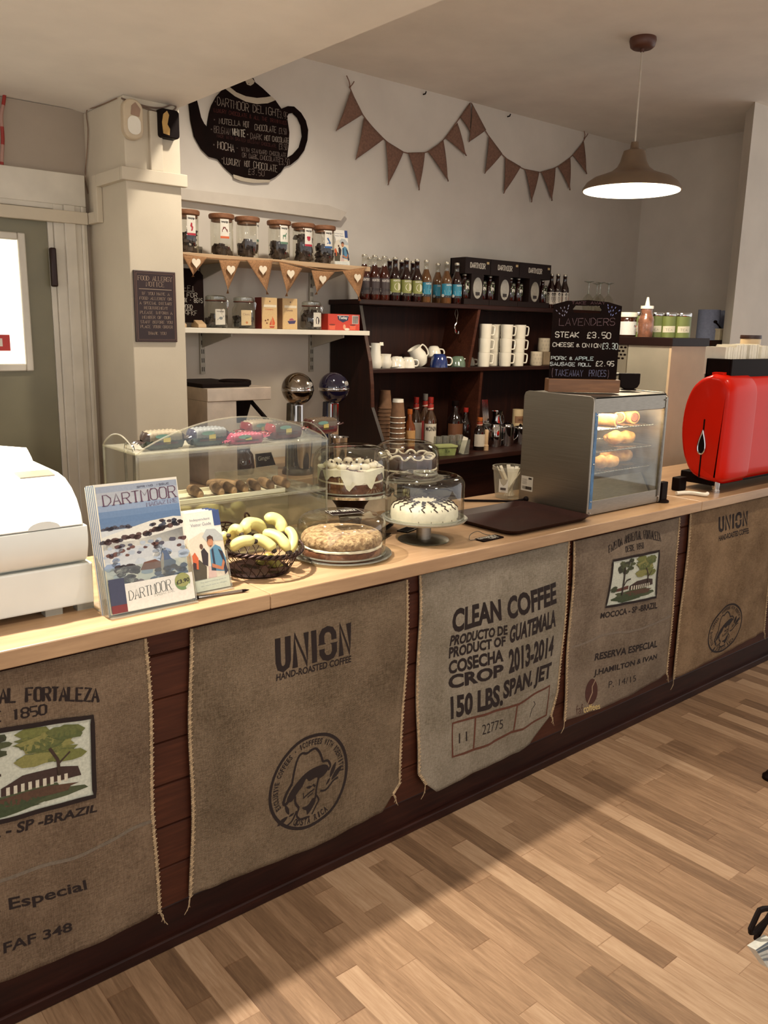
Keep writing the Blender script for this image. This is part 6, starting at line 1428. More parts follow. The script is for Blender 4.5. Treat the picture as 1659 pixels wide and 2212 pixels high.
MB().lathe([(0, 0), (.026, 0), (.034, .015), (.035, .035), (.028, .06), (.031, .078), (.027, .078), (.025, .06), (0, .02)], 30).build('body', WHITE, t, smooth=60); handle(MB(), .030, .02, .062, .02).build('handle', WHITE, t)
cup('white cup upside down, bottom of the leftmost pair', sx(858, 1.87), 1.87, ZM, WHITE, -.4)
cup('white cup tilted on top of the leftmost white cup', sx(852, 1.89), 1.885, ZM+.058, WHITE, -.3, pi-.3)
cup('white cup upside down, left of the blue cup', sx(881, 1.86), 1.86, ZM, WHITE, -.4, pi, .95)
t = thing('milk_jug', 'large white jug lying tilted behind the blue cup', 'jug', (sx(908, 1.95), 1.955, ZM+.038), -.3, None, 0, -.55)
MB().lathe([(0, -.03), (.034, -.03), (.048, 0), (.050, .03), (.040, .06), (.043, .082), (.038, .082), (.036, .06), (0, 0)], 30).build('body', WHITE, t, smooth=60); handle(MB(), .044, .0, .068, .028).build('handle', WHITE, t)
cup('white cup perched behind and above the blue cup', sx(938, 1.96), 1.97, ZM+.055, WHITE, -.4, pi-.15)
BLUC = mat('cobalt_blue_glaze', (34, 50, 104), .12, coat=.6, var=.06); GRNC = mat('sage_green_glaze', (96, 114, 98), .14, coat=.5, var=.06)
cup('cobalt blue cup upside down with a white handle', sx(948, 1.86), 1.86, ZM, BLUC, -.45, pi, 1.22, WHITE)
cup('sage green cup upside down, lower of two', sx(990, 1.87), 1.87, ZM, GRNC, -.5, pi, 1.0, WHITE)
cup('sage green cup tilted on top of the other green cup', sx(983, 1.885), 1.88, ZM+.058, GRNC, -.4, pi-.22, 1.0, WHITE)
cup('white cup behind the divider right of the green cups', sx(1014, 2.0), 2.0, ZM, WHITE, -.5, pi, .8)
mg0 = None
def mug(lab, x, y, z, rz, tilt=0):
    global mg0
    if mg0 is None:
        mg0 = thing('mug', lab, 'mug', (x, y, z), rz, 'stacked white mugs on the middle dresser shelf')
        MB().lathe([(0, 0), (.035, 0), (.0365, .004), (.040, .086), (.037, .086), (.034, .01), (0, .008)], 30).build('body', WHITE, mg0, smooth=50)
        m = MB(); m.tube(smoothpts([(.036, 0, .076), (.060, 0, .074), (.066, 0, .062), (.062, 0, .026), (.054, 0, .020), (.034, 0, .020)], 5), .0045, 8); m.build('handle', WHITE, mg0); return
    dup(mg0, (x, y, z), rz, lab, rx=tilt)
cols = (('leftmost column', 1044, 1.862), ('second column, set back', 1064, 1.945), ('third column', 1090, 1.862), ('right column', 1118, 1.862))
for cn_, px, y in cols:
    for k, tn in enumerate(('bottom', 'middle', 'top')):
        mug('white mug, %s of the %s of the stack' % (tn, cn_), sx(px, y)+(.002*k), y, ZM+.0865*k, -.35+.03*k)
PAT = mat('patterned_china', (206, 192, 168), .3, var=.03)
for i, (px, y, z) in enumerate(((1157, 1.87, 0), (1172, 1.955, .0875))):
    t = thing('patterned_tumbler', ('lower cream tumbler with grey motifs beside the white mugs', 'upper cream tumbler with grey motifs, near the chalk board')[i], 'tumbler', (sx(px, y), y, ZM+z), 0, 'patterned tumblers')
    MB().lathe([(0, 0), (.036, 0), (.041, .006), (.040, .088), (.037, .09), (.034, .084), (0, .08)], 30).build('body', PAT, t, smooth=50)
    g = Print()
    for r in range(3):
        for k in range(6):
            u = -.05+.02*k+.01*(r % 2); v = .02+.025*r
            for dx, dz in ((0, .004), (0, -.004), (.004, 0), (-.004, 0)): g.poly([(u+dx-.0022, v+dz), (u+dx, v+dz-.0022), (u+dx+.0022, v+dz), (u+dx, v+dz+.0022)], (150, 138, 124))
    g.build('motifs', wrap(.0412), t)
t = thing('book_stand', 'small upturned white block under the upper patterned tumbler', 'block', (sx(1172, 1.955), 1.955, ZM)); MB().box(-.04, .04, -.04, .04, 0, .087).build('block', mat('cream_block', (150, 130, 104), .5), t, smooth=0, bev=.003)
a = AY(986, 676, 1.88); b = AY(991, 722, 1.88)
t = thing('hanging_tongs', 'steel sugar tongs hanging by a cord below the dresser top', 'tongs', (a.x, 1.88, ZD-.0275))
L = b.z-(ZD-.0275); MB().tube(smoothpts([(-.004, 0, 0), (-.012, 0, L*.2), (.006, 0, L*.45), (.002, 0, L*.6), (.012, 0, L*.2), (.004, 0, 0)], 5), .0014, 6).build('cord', STEELD, t)
MB().tube(smoothpts([(.002, 0, L*.55), (-.012, 0, L*.72), (.006, -.004, L*.95), (.022, 0, L*1.0), (.024, 0, L*.88)], 6), .0035, 8).tube(smoothpts([(.004, 0, L*.55), (.002, .01, L*.75), (.012, .012, L*.95)], 6), .003, 8).build('tongs', CHROME, t)

# ---- low dresser shelf
KR = mat('kraft_cup', (122, 88, 62), .8, var=.1, scale=30)
lx = lambda px, y, z=ZLo: AZ(px, 0, z)  # unused helper kept simple
def atlow(px, y): return AY(px, 950, y).x
def cupstack(lab, px, y, top_py, n, white):
    x = atlow(px, y); top = AY(px, top_py, y).z-ZLo
    t = thing('takeaway_cup_stack', lab, 'paper cups', (x, y, ZLo), 0, 'stacks of takeaway cups')
    m = MB(); w = MB(); h = .105; st = (top-h)/(n-1)
    for k in range(n):
        z = st*k; m.lathe([(.042, z), (.030, z+h), (0, z+h)] if k == n-1 else [(.042, z), (.0415, z+st*1.05)], 28); w.tube([(.043*cos(2*pi*j/28), .043*sin(2*pi*j/28), z+.003) for j in range(28)], .0028, 6, True)
    m.build('nested_cups', KR, t, smooth=50); w.build('rolled_rims', WHITE if white else KR, t)
    if white: MB().lathe([(.0325, top-.018), (.0305, top+.001), (0, top+.001)], 28).build('white_base', WHITE, t, smooth=40)
cupstack('taller stack of upturned brown takeaway cups, left', 830, 1.93, 843, 12, False); cupstack('front stack of upturned kraft takeaway cups with white rims', 858, 1.80, 862, 8, True)
def spirit(lab, px, y, top_py, r, body, cap, nlab=None, blab=None, txt=None, cat='bottle', rz=-.5):
    x = atlow(px, y); h = AY(px, top_py, y).z-ZLo
    t = thing('syrup_bottle' if txt is not None else 'spirit_bottle', lab, cat, (x, y, ZLo), rz, 'bottles on the low dresser shelf')
    MB().lathe([(0, 0), (r*.95, 0), (r, .008), (r, h*.55), (r*.85, h*.63), (r*.42, h*.74), (r*.38, h*.9), (0, h*.9)], 28).build('bottle', body, t, smooth=60)
    MB().lathe([(r*.40, h*.88), (r*.44, h*.90), (r*.44, h), (0, h)], 22).build('cap', cap, t, smooth=40)
    g = Print()
    if nlab: g.panel(((-r*.9, h*.76), (r*.9, h*.76), (r*.9, h*.87), (-r*.9, h*.87)), nlab, 0, 10, 1); g.panel(((-r*.9, h*.76), (r*.9, h*.79), (r*.9, h*.81), (-r*.9, h*.78)), (222, 208, 190), 1, 10, 1)
    if nlab: g.build('neck_band', wrap(r*.44+.001), t); g = Print()
    if blab:
        g.panel(((-r*1.2, h*.12), (r*1.2, h*.12), (r*1.2, h*.50), (-r*1.2, h*.50)), blab, 0, 12, 1)
        if txt: g.text(txt, ((-r*.95, h*.36), (r*.95, h*.36), (r*.95, h*.45), (-r*.95, h*.45)), (40, 30, 28), 1, .02)
        else: g.rect(-r*.6, r*.6, h*.2, h*.3, tuple(max(0, v-60) for v in blab), 1)
        g.build('label', wrap(r+.0006), t)
SYR = clear('syrup_glass', (170, 150, 132), .12, .6, .03, .25, (120, 86, 62)); CAPR = mat('red_cap', (150, 36, 28), .4); CAPG = mat('grey_cap', (120, 116, 112), .4); CAPO = mat('orange_cap', (176, 92, 36), .45); DBT = mat('dark_bottle_glass', (24, 12, 9), .08, coat=.5)
spirit('orange-capped syrup bottle, left of the white-labelled one', 884, 1.86, 884, .034, mat('amber_syrup', (120, 60, 26), .15, coat=.4), CAPO, None, (196, 150, 96), '')
spirit('clear syrup bottle with a red and white neck band, behind', 897, 1.96, 858, .036, SYR, CAPR, (170, 48, 40), (190, 180, 166), '')
spirit('tallest syrup bottle with a grey cap and red neck band', 916, 1.95, 851, .036, SYR, CAPG, (170, 48, 40), (150, 50, 46), '')
spirit('clear syrup bottle with a large white name label', 928, 1.84, 858, .037, SYR, CAPR, (170, 48, 40), (212, 204, 186), 'MONIN')
spirit('broad dark liqueur bottle with a slim neck and small tan label', 981, 1.90, 866, .050, DBT, BLK, None, (112, 72, 48)); spirit('dark bottle with a red foil cap', 1004, 1.88, 881, .036, DBT, CAPR, None, None)
spirit('dark bottle with an orange neck and white slanted label, shelf front', 1035, 1.66, 902, .036, DBT, CAPO, (150, 60, 34), (196, 186, 170))
p = AZ(975, 985, ZLo)
t = thing('green_tub', 'small green plastic tub at the front of the low dresser shelf', 'tub', (p.x, p.y+.06, ZLo), -.3)
m = MB(); m.prism([(-.055, -.04), (.055, -.04), (.055, .04), (-.055, .04)], 0, .001, fXY); vs = [(x*(.86 if z == 0 else 1), y*(.86 if z == 0 else 1), z) for z in (0, .052) for x, y in rrect(-.064, .064, -.045, .045, .012, 3)]; N = len(vs)//2
MB().add(vs, [tuple(range(N-1, -1, -1)), tuple(range(N, 2*N))]+[(i, (i+1) % N, N+(i+1) % N, N+i) for i in range(N)]).build('tub', mat('pale_green_plastic', (142, 154, 96), .4, var=.12, scale=30), t, smooth=30)
MB().prism(rrect(-.067, .067, -.048, .048, .012, 3), .048, .056, fXY).build('rim', mat('pale_green_rim', (166, 174, 116), .4), t, smooth=0); g = Print(); g.hand('TEA', ((-.02, .018), (.012, .018), (.012, .036), (-.02, .036)), (60, 70, 40), 0, .003); g.build('handwriting', flatXZ(0, -.0465), t)
p = AZ(1013, 983, ZLo)
t = thing('clear_tumbler', 'clear tumbler with folded paper inside, right of the green tub', 'tumbler', (p.x, p.y+.045, ZLo)); MB().lathe([(0, .003), (.032, .003), (.036, .085)], 28).build('glass', GLASSR, t, smooth=50); MB().bar((-.018, 0, .006), (.014, 0, .098), .04, .002, up=(0, 1, 0)).build('folded_paper', PAPER, t, smooth=0)
p = AZ(985, 985, ZLo)
t = thing('upturned_glasses_tray', 'dark tray of small upturned glasses behind the green tub', 'tray', (p.x+.12, p.y+.19, ZLo)); MB().box(-.13, .11, -.06, .06, 0, .03).build('tray', DARKX, t, smooth=0)
for k in range(4): MB().lathe([(.026, .0305), (.023, .09), (0, .092)], 20, (-.095+.058*k, -.01, 0)).build('small_glass', GLASSR, t, smooth=50)
def pot(lab, px, y, py_top):
    x = AY(px, 960, y).x; h = AY(px, py_top, y).z-ZLo
    t = thing('steel_teapot', lab, 'teapot', (x, y, ZLo), -.5, 'steel teapots on the low dresser shelf')
    MB().lathe([(0, 0), (.040, 0), (.043, .005), (.043, h*.82), (.038, h*.86), (.036, h*.93), (.012, h*.98), (0, h*.98)], 32).build('body', CHROME, t, smooth=40); MB().ball((0, 0, h), .008, 10, 8).build('lid_knob', BLK, t)
    MB().tube(smoothpts([(.041, 0, h*.78), (.068, 0, h*.72), (.070, 0, h*.4), (.042, 0, h*.22)], 5), .004, 8).build('handle', CHROME, t); MB().tube([(-.04, 0, h*.55), (-.062, 0, h*.8)], [.010, .006], 10).build('spout', CHROME, t)
pot('polished steel teapot, leftmost of three', 1068, 1.72, 912); pot('polished steel teapot, middle of three', 1094, 1.70, 912); pot('polished steel teapot, rightmost beside the food warmer', 1122, 1.72, 918)
p = AY(1068, 905, 1.88)
t = thing('milk_pitcher', 'small polished steel pitcher behind the teapots', 'pitcher', (p.x, 1.86, ZLo)); h = AY(1068, 888, 1.86).z-ZLo; MB().lathe([(0, 0), (.045, 0), (.046, h*.55), (.030, h*.8), (.036, h)], 28).build('body', CHROME, t, smooth=50); handle(MB(), .036, h*.5, h*.85, .03).build('handle', CHROME, t)
p = AY(1118, 905, 1.90); h = AY(1118, 884, 1.90).z-ZLo
t = thing('cocoa_tin', 'tall cream tin with a brown band behind the teapots', 'tin', (p.x, 1.90, ZLo)); MB().cyl((0, 0, 0), .036, h, 28).build('body', mat('cream_tin', (206, 182, 142), .35), t); g = Print(); g.panel(((-.05, h*.55), (.05, h*.55), (.05, h*.78), (-.05, h*.78)), (140, 104, 76), 0, 10, 1); g.text('CHOCOLATE', ((-.03, h*.62), (.03, h*.62), (.03, h*.70), (-.03, h*.70)), (70, 44, 32), 1, .02); g.build('label', wrap(.0365), t)
p = AY(1042, 930, 1.80); h = AY(1040, 864, 1.80).z-ZLo
t = thing('ribbed_tool', 'tall ribbed steel tool standing left of the teapots', 'kitchen tool', (AY(1050, 930, 1.80).x, 1.80, ZLo), -.5)
m = MB()
for k in range(5): m.bar((-.018+.008*k, 0, h*.45), (-.034+.008*k, 0, h), .005, .006)
m.build('ribbed_blade', CHROME, t, smooth=0); MB().cyl((0, 0, 0), .028, h*.48, 24).build('pot', STEELD, t)
t = thing('wooden_pestle', 'pale wooden stick standing in front of the teapots', 'wooden stick', (AY(1051, 965, 1.62).x, 1.625, ZLo)); MB().lathe([(0, 0), (.016, 0), (.016, .03), (.012, .034), (.013, .118), (.009, .124), (0, .125)], 18).build('stick', SHELFW, t)

# ================================================================== back counter, filter coffee machine, mixers
bc_ = thing('back_counter', 'low pale counter along the back wall under the shelves', 'counter', (2.245, 1.76, 0))
MB().box(-.588, .59, -.32, .325, .86, .90).build('top', BEECH, bc_, smooth=0, bev=.003); MB().box(-.588, .59, -.29, .325, 0, .86).build('cupboard', mat('cream_cupboard', (188, 172, 146), .5), bc_, smooth=0)
fx0, fx1, fy = 1.757, 2.082, 1.50; zt1 = 1.333; zt0 = 1.275
fm = thing('filter_coffee_machine', 'steel filter coffee machine with a black lid on the back counter', 'coffee machine', ((fx0+fx1)/2, 1.68, .90))
of = Vector((-(fx0+fx1)/2, -1.68, -.90)); TF = Matrix.Translation(of)
PINKS = mat('satin_steel', (206, 190, 172), .38, .55, var=.05, scale=20)
MB().box(fx0, fx1, fy, fy+.40, zt0, zt1, M=TF).build('head', PINKS, fm, smooth=0, bev=.003)
cxr = AY(512, 940, fy+.005).x
MB().box(fx0, cxr, fy+.005, fy+.38, .92, zt0, M=TF).build('column', PINKS, fm, smooth=0, bev=.002)
MB().box(fx0-.003, fx1-.09, fy+.04, fy+.40, zt1, zt1+.018, M=TF).build('black_lid', BLK, fm, smooth=0, bev=.003)
m = MB(); m.lathe([(.07, 0), (.075, .004), (.075, .022), (.068, .026), (.060, .02), (0, .02)], 36, (1.985, fy+.16, zt1), TF); m.build('filter_ring', BLK, fm)
MB().lathe([(0, -.11), (.035, -.11), (.062, -.02), (.064, 0), (0, 0)], 30, (1.975, fy+.12, zt0), TF).build('filter_basket', BLK, fm); MB().bar(Vector((2.03, fy+.10, zt0-.01))+of, Vector((2.075, fy+.02, zt0-.10))+of, .022, .014).build('basket_handle', BLK, fm, smooth=0, bev=.003)
MB().box(fx0, fx1+.02, fy-.02, fy+.38, .90, .922, M=TF).build('base', PINKS, fm, smooth=0, bev=.003); MB().lathe([(0, 0), (.06, 0), (.068, .03), (.06, .09), (.045, .11), (.048, .125)], 30, (1.985, fy+.12, .9225), TF).build('carafe', mat('dark_coffee_glass', (40, 22, 16), .05, coat=.6), fm, smooth=60)
MB().lathe([(0, .148), (.05, .148), (.048, .13), (0, .13)], 24, (1.985, fy+.12, .9225), TF).build('carafe_lid', BLK, fm)
def mixer(lab, px, py, y, m, base_m):
    c = AY(px, py, y); t = thing('ball_mixer', lab, 'mixer', (c.x, y, .90), 0, 'ball-headed drink mixers'); R_ = .0775; cz_ = c.z-.90
    MB().ball((0, 0, cz_), R_, 40, 24).build('ball_head', m, t, smooth=80)
    MB().lathe([(R_*.995, cz_-.011), (R_*1.02, cz_-.009), (R_*1.02, cz_+.001), (R_*.995, cz_+.003)], 40).build('chrome_band', CHROME, t, smooth=50)
    q = Print(); q.poly(circ(.03, cz_+.026, .017, .0105, 20), (190, 184, 176)); q.poly(circ(.03, cz_+.026, .0145, .0085, 20), (110, 104, 100), 1); q.line(smoothpts([(.019, cz_+.024), (.024, cz_+.030), (.03, cz_+.024), (.036, cz_+.030), (.041, cz_+.026)], 4), .002, (226, 222, 214), 2)
    q.build('oval_badge', lambda u, v, l: (u, -sqrt(max(1e-6, R_**2-u*u-(v-cz_)**2))-.0008-.0003*l, v), t)
    MB().box(-.028, .028, -.012, .012, .03, cz_-R_*.93).build('chrome_post', CHROME, t, smooth=0, bev=.006); MB().box(-.008, .008, -.020, -.011, cz_-.19, cz_-.08).build('switch_plate', STEELD, t, smooth=0, bev=.003)
    MB().prism([(-.032, .02), (.055, .02), (.04, cz_-R_*.9), (-.02, cz_-R_*.9)], .012, .055, lambda u, v, d: (u-.01, d, v)).build('spine', base_m, t, smooth=0, bev=.006)
    MB().lathe([(0, 0), (.075, 0), (.078, .01), (.07, .03), (.03, .034), (0, .034)], 36).build('base', base_m, t, smooth=50); MB().lathe([(0, .036), (.03, .036), (.042, .17), (.045, .172)], 28, (0, -.055, 0)).build('mixing_cup', CHROME, t, smooth=60)
mixer('ball-headed drink mixer in polished steel on the back counter', 643, 840, 1.58, mat('smoky_chrome', (150, 140, 128), .12, 1.0, var=.05), STEELD); mixer('ball-headed drink mixer in dark navy blue, beside the dresser', 721, 838, 1.58, mat('navy_gloss', (24, 20, 42), .1, coat=.8), mat('navy_gloss_dark', (40, 40, 62), .2))
# ================================================================== on the walls and ceiling
WY = 2.093
# ---- teapot chalkboard
def Z5(X, Y): p = AY(400+X/5.925, 160+Y/5.925, WY); return (p.x, p.z)
tpx, tpz = Z5(800, 750)
tp = thing('teapot_chalkboard', 'teapot-shaped black chalkboard menu on the back wall', 'chalkboard', (tpx, WY, tpz))
TP = lambda L: [(x-tpx, z-tpz) for x, z in (Z5(*p) for p in L)]
body = [(40, 355), (135, 330), (160, 430), (190, 560), (230, 640), (275, 690), (285, 600), (302, 500), (332, 400), (392, 290), (480, 190), (545, 130), (640, 70), (760, 40), (860, 60), (880, 110), (980, 190), (1080, 285), (1140, 340), (1220, 455), (1290, 560), (1318, 750), (1310, 900), (1290, 1075), (1260, 1185), (1210, 1260), (1140, 1320), (1070, 1355), (900, 1350), (750, 1330), (600, 1290), (500, 1200), (410, 1090), (300, 1060), (200, 960), (110, 800), (65, 600)]
MB().prism(TP(body), -.012, 0, fXZ()).build('pot', BOARD, tp, smooth=0)
hd = [(1215, 450), (1300, 415), (1380, 420), (1470, 500), (1530, 600), (1560, 720), (1550, 850), (1510, 980), (1430, 1090), (1330, 1170), (1255, 1190), (1288, 1078), (1370, 1030), (1450, 940), (1490, 800), (1475, 660), (1430, 560), (1370, 500), (1310, 510), (1285, 560)]
MB().prism(TP(hd), -.011, -.001, fXZ()).build('handle', BOARD, tp, smooth=0)
WB = (176, 164, 144)
def T(L): return TP(L)
for top, bot in ((((545, 165), (640, 240), (760, 290), (900, 312), (1020, 302), (1085, 288)), ((490, 190), (620, 290), (760, 360), (900, 390), (1040, 380), (1140, 340))), (((598, 1288), (750, 1332), (900, 1352), (1075, 1358)), ((605, 1335), (700, 1372), (850, 1398), (1060, 1390)))):
    g = Print()
    for i in range(len(top)-1): g.poly(T([bot[i], bot[i+1], top[i+1], top[i]]), WB)
    g.build('white_band', flatXZ(0, -.0122), tp)
g = Print()
g.poly(T([(752, 90), (775, 140), (820, 156), (860, 130), (872, 100), (840, 60), (780, 60)]), WB); g.poly(T(circ(797, 127, 6, 8, 8)), (60, 40, 34), 1); g.build('white_knob', flatXZ(0, -.0122), tp); g = Print()
def H_(txt, x0, y0, x1, y1, h, c, w=.0028): g.hand(txt, T([(x0, y0+h), (x1, y1+h), (x1, y1), (x0, y0)]), c, 1, w, jit=.04)
c1, c2, c3, cr_ = (150, 136, 124), (116, 100, 92), (92, 74, 70), (84, 30, 22)
H_('*', 355, 335, 385, 340, 45, c2, .0022); H_('DARTMOOR', 390, 300, 800, 385, 105, c1, .003); H_('DELIGHT', 845, 395, 1190, 460, 95, c1, .003); H_('£3.95', 1160, 470, 1295, 500, 90, c2, .0026)
H_('LUXURY CHOCOLATE & ALL THE TRIMMINGS', 350, 440, 1285, 610, 48, cr_, .0022)
H_('*', 340, 565, 375, 570, 45, c2, .0022); H_('NUTELLA', 415, 570, 690, 605, 70, c1); H_('HOT', 725, 605, 805, 620, 75, c1); H_('CHOCOLATE', 870, 645, 1150, 680, 75, c1); H_('£3.50', 1180, 695, 1280, 705, 75, c2)
H_('*', 300, 690, 340, 695, 40, c2, .0022); H_('BELGIAN', 350, 665, 565, 705, 85, c2); H_('WHITE', 585, 700, 755, 725, 90, (186, 176, 162), .0046); H_('*', 765, 755, 800, 760, 45, c1); H_('DARK', 815, 760, 970, 780, 75, c2); H_('HOT', 995, 785, 1075, 795, 65, c1); H_('CHOCOLATE', 1095, 800, 1310, 825, 65, c1); H_('£3.50', 1180, 890, 1290, 905, 75, c2)
H_('MADE WITH GRATED BELGIAN CHOCOLATE', 390, 770, 1150, 905, 42, (70, 30, 24), .0018)
H_('*', 330, 885, 370, 890, 45, c2, .0022); H_('MOCHA', 395, 860, 615, 910, 95, (166, 152, 140), .0034); H_('-', 630, 920, 670, 925, 60, c2); H_('WITH STANDARD CHOCOLATE', 700, 940, 1280, 1020, 52, c2, .0022); H_('OR DARK CHOCOLATE', 710, 1010, 1190, 1075, 58, c2, .0024); g.line(T([(820, 1080), (925, 1095)]), .003, c2); H_('£3.50', 1180, 1075, 1320, 1095, 85, c2)
H_('*', 440, 1065, 475, 1070, 45, c2, .0022); H_('LUXURY', 475, 1065, 690, 1105, 85, c1, .003); H_('HOT', 740, 1110, 815, 1120, 75, c1); H_('CHOCOLATE', 855, 1120, 1165, 1175, 85, c1, .003); H_('£3.50', 785, 1215, 1000, 1235, 75, c2, .0026)
g.build('chalk_lettering', flatXZ(0, -.0122), tp, CHALK)

# ---- brown triangle bunting
FELT = mat('brown_bunting_felt', (124, 92, 76), .95, var=.12, scale=90)
def bunting(lab, string, flags, knots):
    o = AY(*string[0], WY); t = thing('triangle_bunting', lab, 'bunting', o, 0, 'brown bunting on the back wall')
    P = lambda px, py: AY(px, py, WY-.002)-o
    MB().tube([P(*p) for p in smoothpts(string, 5)], .0030, 6).build('string', FELT, t)
    for a_, b_, c_ in flags:
        a, b, c = P(*a_), P(*b_), P(*c_)
        MB().grid(lambda u, v: (a+(b-a)*u)*(1-v)+(c)*v+Vector((0, -.004-.014*v*(1-v)*2-.006*v*sin(4*u), 0)), 8, 10).build('flag', FELT, t, smooth=60, solid=.0015)
    m = MB()
    for kx, ky in knots:
        k = P(kx, ky); m.tube(smoothpts([k, k+Vector((-.012, -.01, .02)), k+Vector((-.03, -.008, .05))], 4), .0028, 5); m.tube(smoothpts([k, k+Vector((.008, -.01, .012)), k+Vector((.022, -.008, .03))], 4), .0028, 5); m.ball(k, .006, 8, 6)
    if knots: m.build('tied_knot', FELT, t)
bunting('left half of the brown triangle bunting, nearer the teapot board', [(756, 190), (783, 247), (830, 301), (873, 329), (920, 329), (957, 303), (987, 263), (1016, 222)],
        [((757, 195), (783, 247), (725, 283)), ((785, 255), (829, 300), (767, 345)), ((832, 304), (871, 328), (837, 400)), ((881, 330), (917, 329), (904, 411)), ((923, 327), (957, 304), (967, 392)), ((961, 298), (987, 265), (1006, 337)), ((993, 253), (1015, 223), (1014, 285))], [(756, 188)])
bunting('right half of the brown triangle bunting, nearer the pendant lamp', [(1018, 222), (1050, 285), (1086, 335), (1125, 362), (1164, 372), (1200, 362), (1232, 340), (1252, 318), (1263, 300)],
        [((1019, 224), (1049, 281), (1012, 307)), ((1055, 293), (1084, 332), (1046, 375)), ((1090, 340), (1124, 360), (1087, 418)), ((1133, 365), (1164, 371), (1147, 437)), ((1168, 371), (1199, 362), (1191, 434)), ((1205, 360), (1231, 341), (1230, 411)), ((1236, 335), (1260, 306), (1266, 376))], [(1263, 298)])
for i, (px, py) in enumerate(((914, 204), (1096, 252))):
    p = AY(px, py, 2.10); t = thing('wall_hook', 'tiny dark hook high on the back wall, %s' % ('above the left bunting', 'above the right bunting')[i], 'hook', p, 0, 'hooks on the back wall'); MB().tube([(0, -.001, 0), (0, -.02, 0), (0, -.026, .012)], .004, 6).build('hook', BLK, t)

# ---- pendant lamp
px_, py_ = 3.670, .745
pd = thing('pendant_lamp', 'brown dish-shaped pendant lamp hanging lit above the coffee machine', 'pendant lamp', (px_, py_, 2.262))
ZC = 2.962-2.262
SHD = mat('taupe_lamp_enamel', (108, 88, 68), .45, var=.04); k = .00226
MB().lathe([(0, ZC), (.060, ZC), (.062, ZC-.012), (.056, ZC-.038), (.045, ZC-.046), (.010, ZC-.047), (.009, ZC-.06), (0, ZC-.06)], 36).build('ceiling_rose', mat('brown_rose', (84, 48, 34), .45), pd, smooth=50)
MB().tube([(0, 0, .235), (0, 0, ZC-.055)], .0042, 10).build('cord', mat('pale_cord', (190, 180, 166), .6), pd)
outer = [(8, 98), (9, 86), (11, 84), (22, 80), (25, 70), (28, 58), (34, 47), (46, 38), (64, 31), (82, 25), (95, 16), (102, 6), (103.5, 0)]
P_ = [(r*k, z*k+.022) for r, z in outer]
MB().lathe([(0, P_[0][1])]+P_+[(P_[-1][0]-.004, P_[-1][1]), (P_[-2][0]-.004, P_[-2][1]-.003)]+[(r-.005, z-.006) for r, z in reversed(P_[4:-2])], 64).build('shade', SHD, pd, smooth=50)
GLOW = mat('lit_opal_glass', (255, 240, 208), .5, var=.01, emit=5.0)
MB().lathe([(0, .040), (.05, .040), (.10, .034), (.20, .025), (.228, .022), (.228, .019), (0, .021)], 56).build('opal_diffuser', GLOW, pd, smooth=60)
MB().ball((0, 0, .045), .05, 24, 16).build('bulb', GLOW, pd)
lamp('pendant_light', 'SPOT', (px_, py_, 2.262-.004), 110, (1, .86, .64), .18, aim=(px_, py_, 0), spot=165, blend=.5)

# ---- allergy notice on the column
a = AY(286, 583, 1.479); b = AY(381, 739, 1.479)
w = .180; h = a.z-b.z; cx_ = (a.x+b.x)/2
an = thing('allergy_notice', 'dark framed food allergy notice on the column', 'notice', (cx_, 1.479, b.z))
MB().box(-w/2, w/2, -.010, 0, 0, h).build('plaque', mat('maroon_black_plaque', (40, 17, 14), .4, var=.1), an, smooth=0, bev=.002)
g = Print(); c = (182, 156, 132)
for i_, wd in ((.004, .0016), (.010, .0022)): g.line([(-w/2+i_, i_), (w/2-i_, i_), (w/2-i_, h-i_), (-w/2+i_, h-i_)], wd, (120, 88, 72), 0, closed=True)
def A_(txt, v, hw, hh, wd=.0013): g.hand(txt, ((-hw, v), (hw, v), (hw, v+hh), (-hw, v+hh)), c, 1, wd, True, 0, .45)
A_('FOOD ALLERGY', h*.865, .074, .017, .0016); A_('NOTICE', h*.785, .04, .017, .0016); g.line([(-.07, h*.745), (.07, h*.745)], .0016, c, 1)
for k, s in enumerate(('IF YOU HAVE A', 'FOOD ALLERGY OR', 'A SPECIAL DIETARY', 'REQUIREMENT', 'PLEASE INFORM A', 'MEMBER OF OUR', 'STAFF BEFORE YOU', 'PLACE YOUR ORDER')): A_(s, h*(.665-.0665*k), min(.070, .0047*len(s)), .0105, .0011)
A_('THANK YOU', h*.105, .040, .011, .0011)
g.build('notice_lettering', flatXZ(0, -.0104), an)
# ---- alarm sounder, black socket box, loose cable, red ribbon
a = AY(283, 258, 1.47); t = thing('alarm_sounder', 'white oval alarm unit high on the column', 'alarm', (a.x, 1.479, a.z))
MB().prism(rrect(-.040, .040, -.075, .070, .038, 8), -.035, 0, fXZ()).build('housing', mat('cream_alarm_plastic', (196, 178, 150), .4, var=.04), t, smooth=40, bev=.006); MB().prism(rrect(-.026, .026, -.058, .008, .024, 8), -.038, -.034, fXZ()).build('lens', WHITE, t, smooth=40)
MB().prism([(-.012, .012), (.022, .008), (.028, .036), (.008, .058), (-.008, .044)], -.0365, -.0345, fXZ()).build('worn_patch', mat('worn_brown_patch', (150, 122, 102), .8), t, smooth=0)
a = AY(364, 270, 1.46); t = thing('black_junction_box', 'black box with a yellow patch high at the right edge of the column', 'junction box', (a.x-.006, 1.479, a.z))
MB().prism(rrect(-.040, .040, -.052, .052, .012, 4), -.045, 0, fXZ()).build('box', BLK, t, smooth=30, bev=.003); MB().prism([(-.030, -.04), (-.004, -.044), (-.002, -.02), (-.012, -.005), (-.004, .03), (-.012, .044), (-.028, .03), (-.034, .0)], -.0475, -.0452, fXZ()).build('yellow_patch', mat('ochre_patch', (178, 140, 78), .7), t, smooth=0)
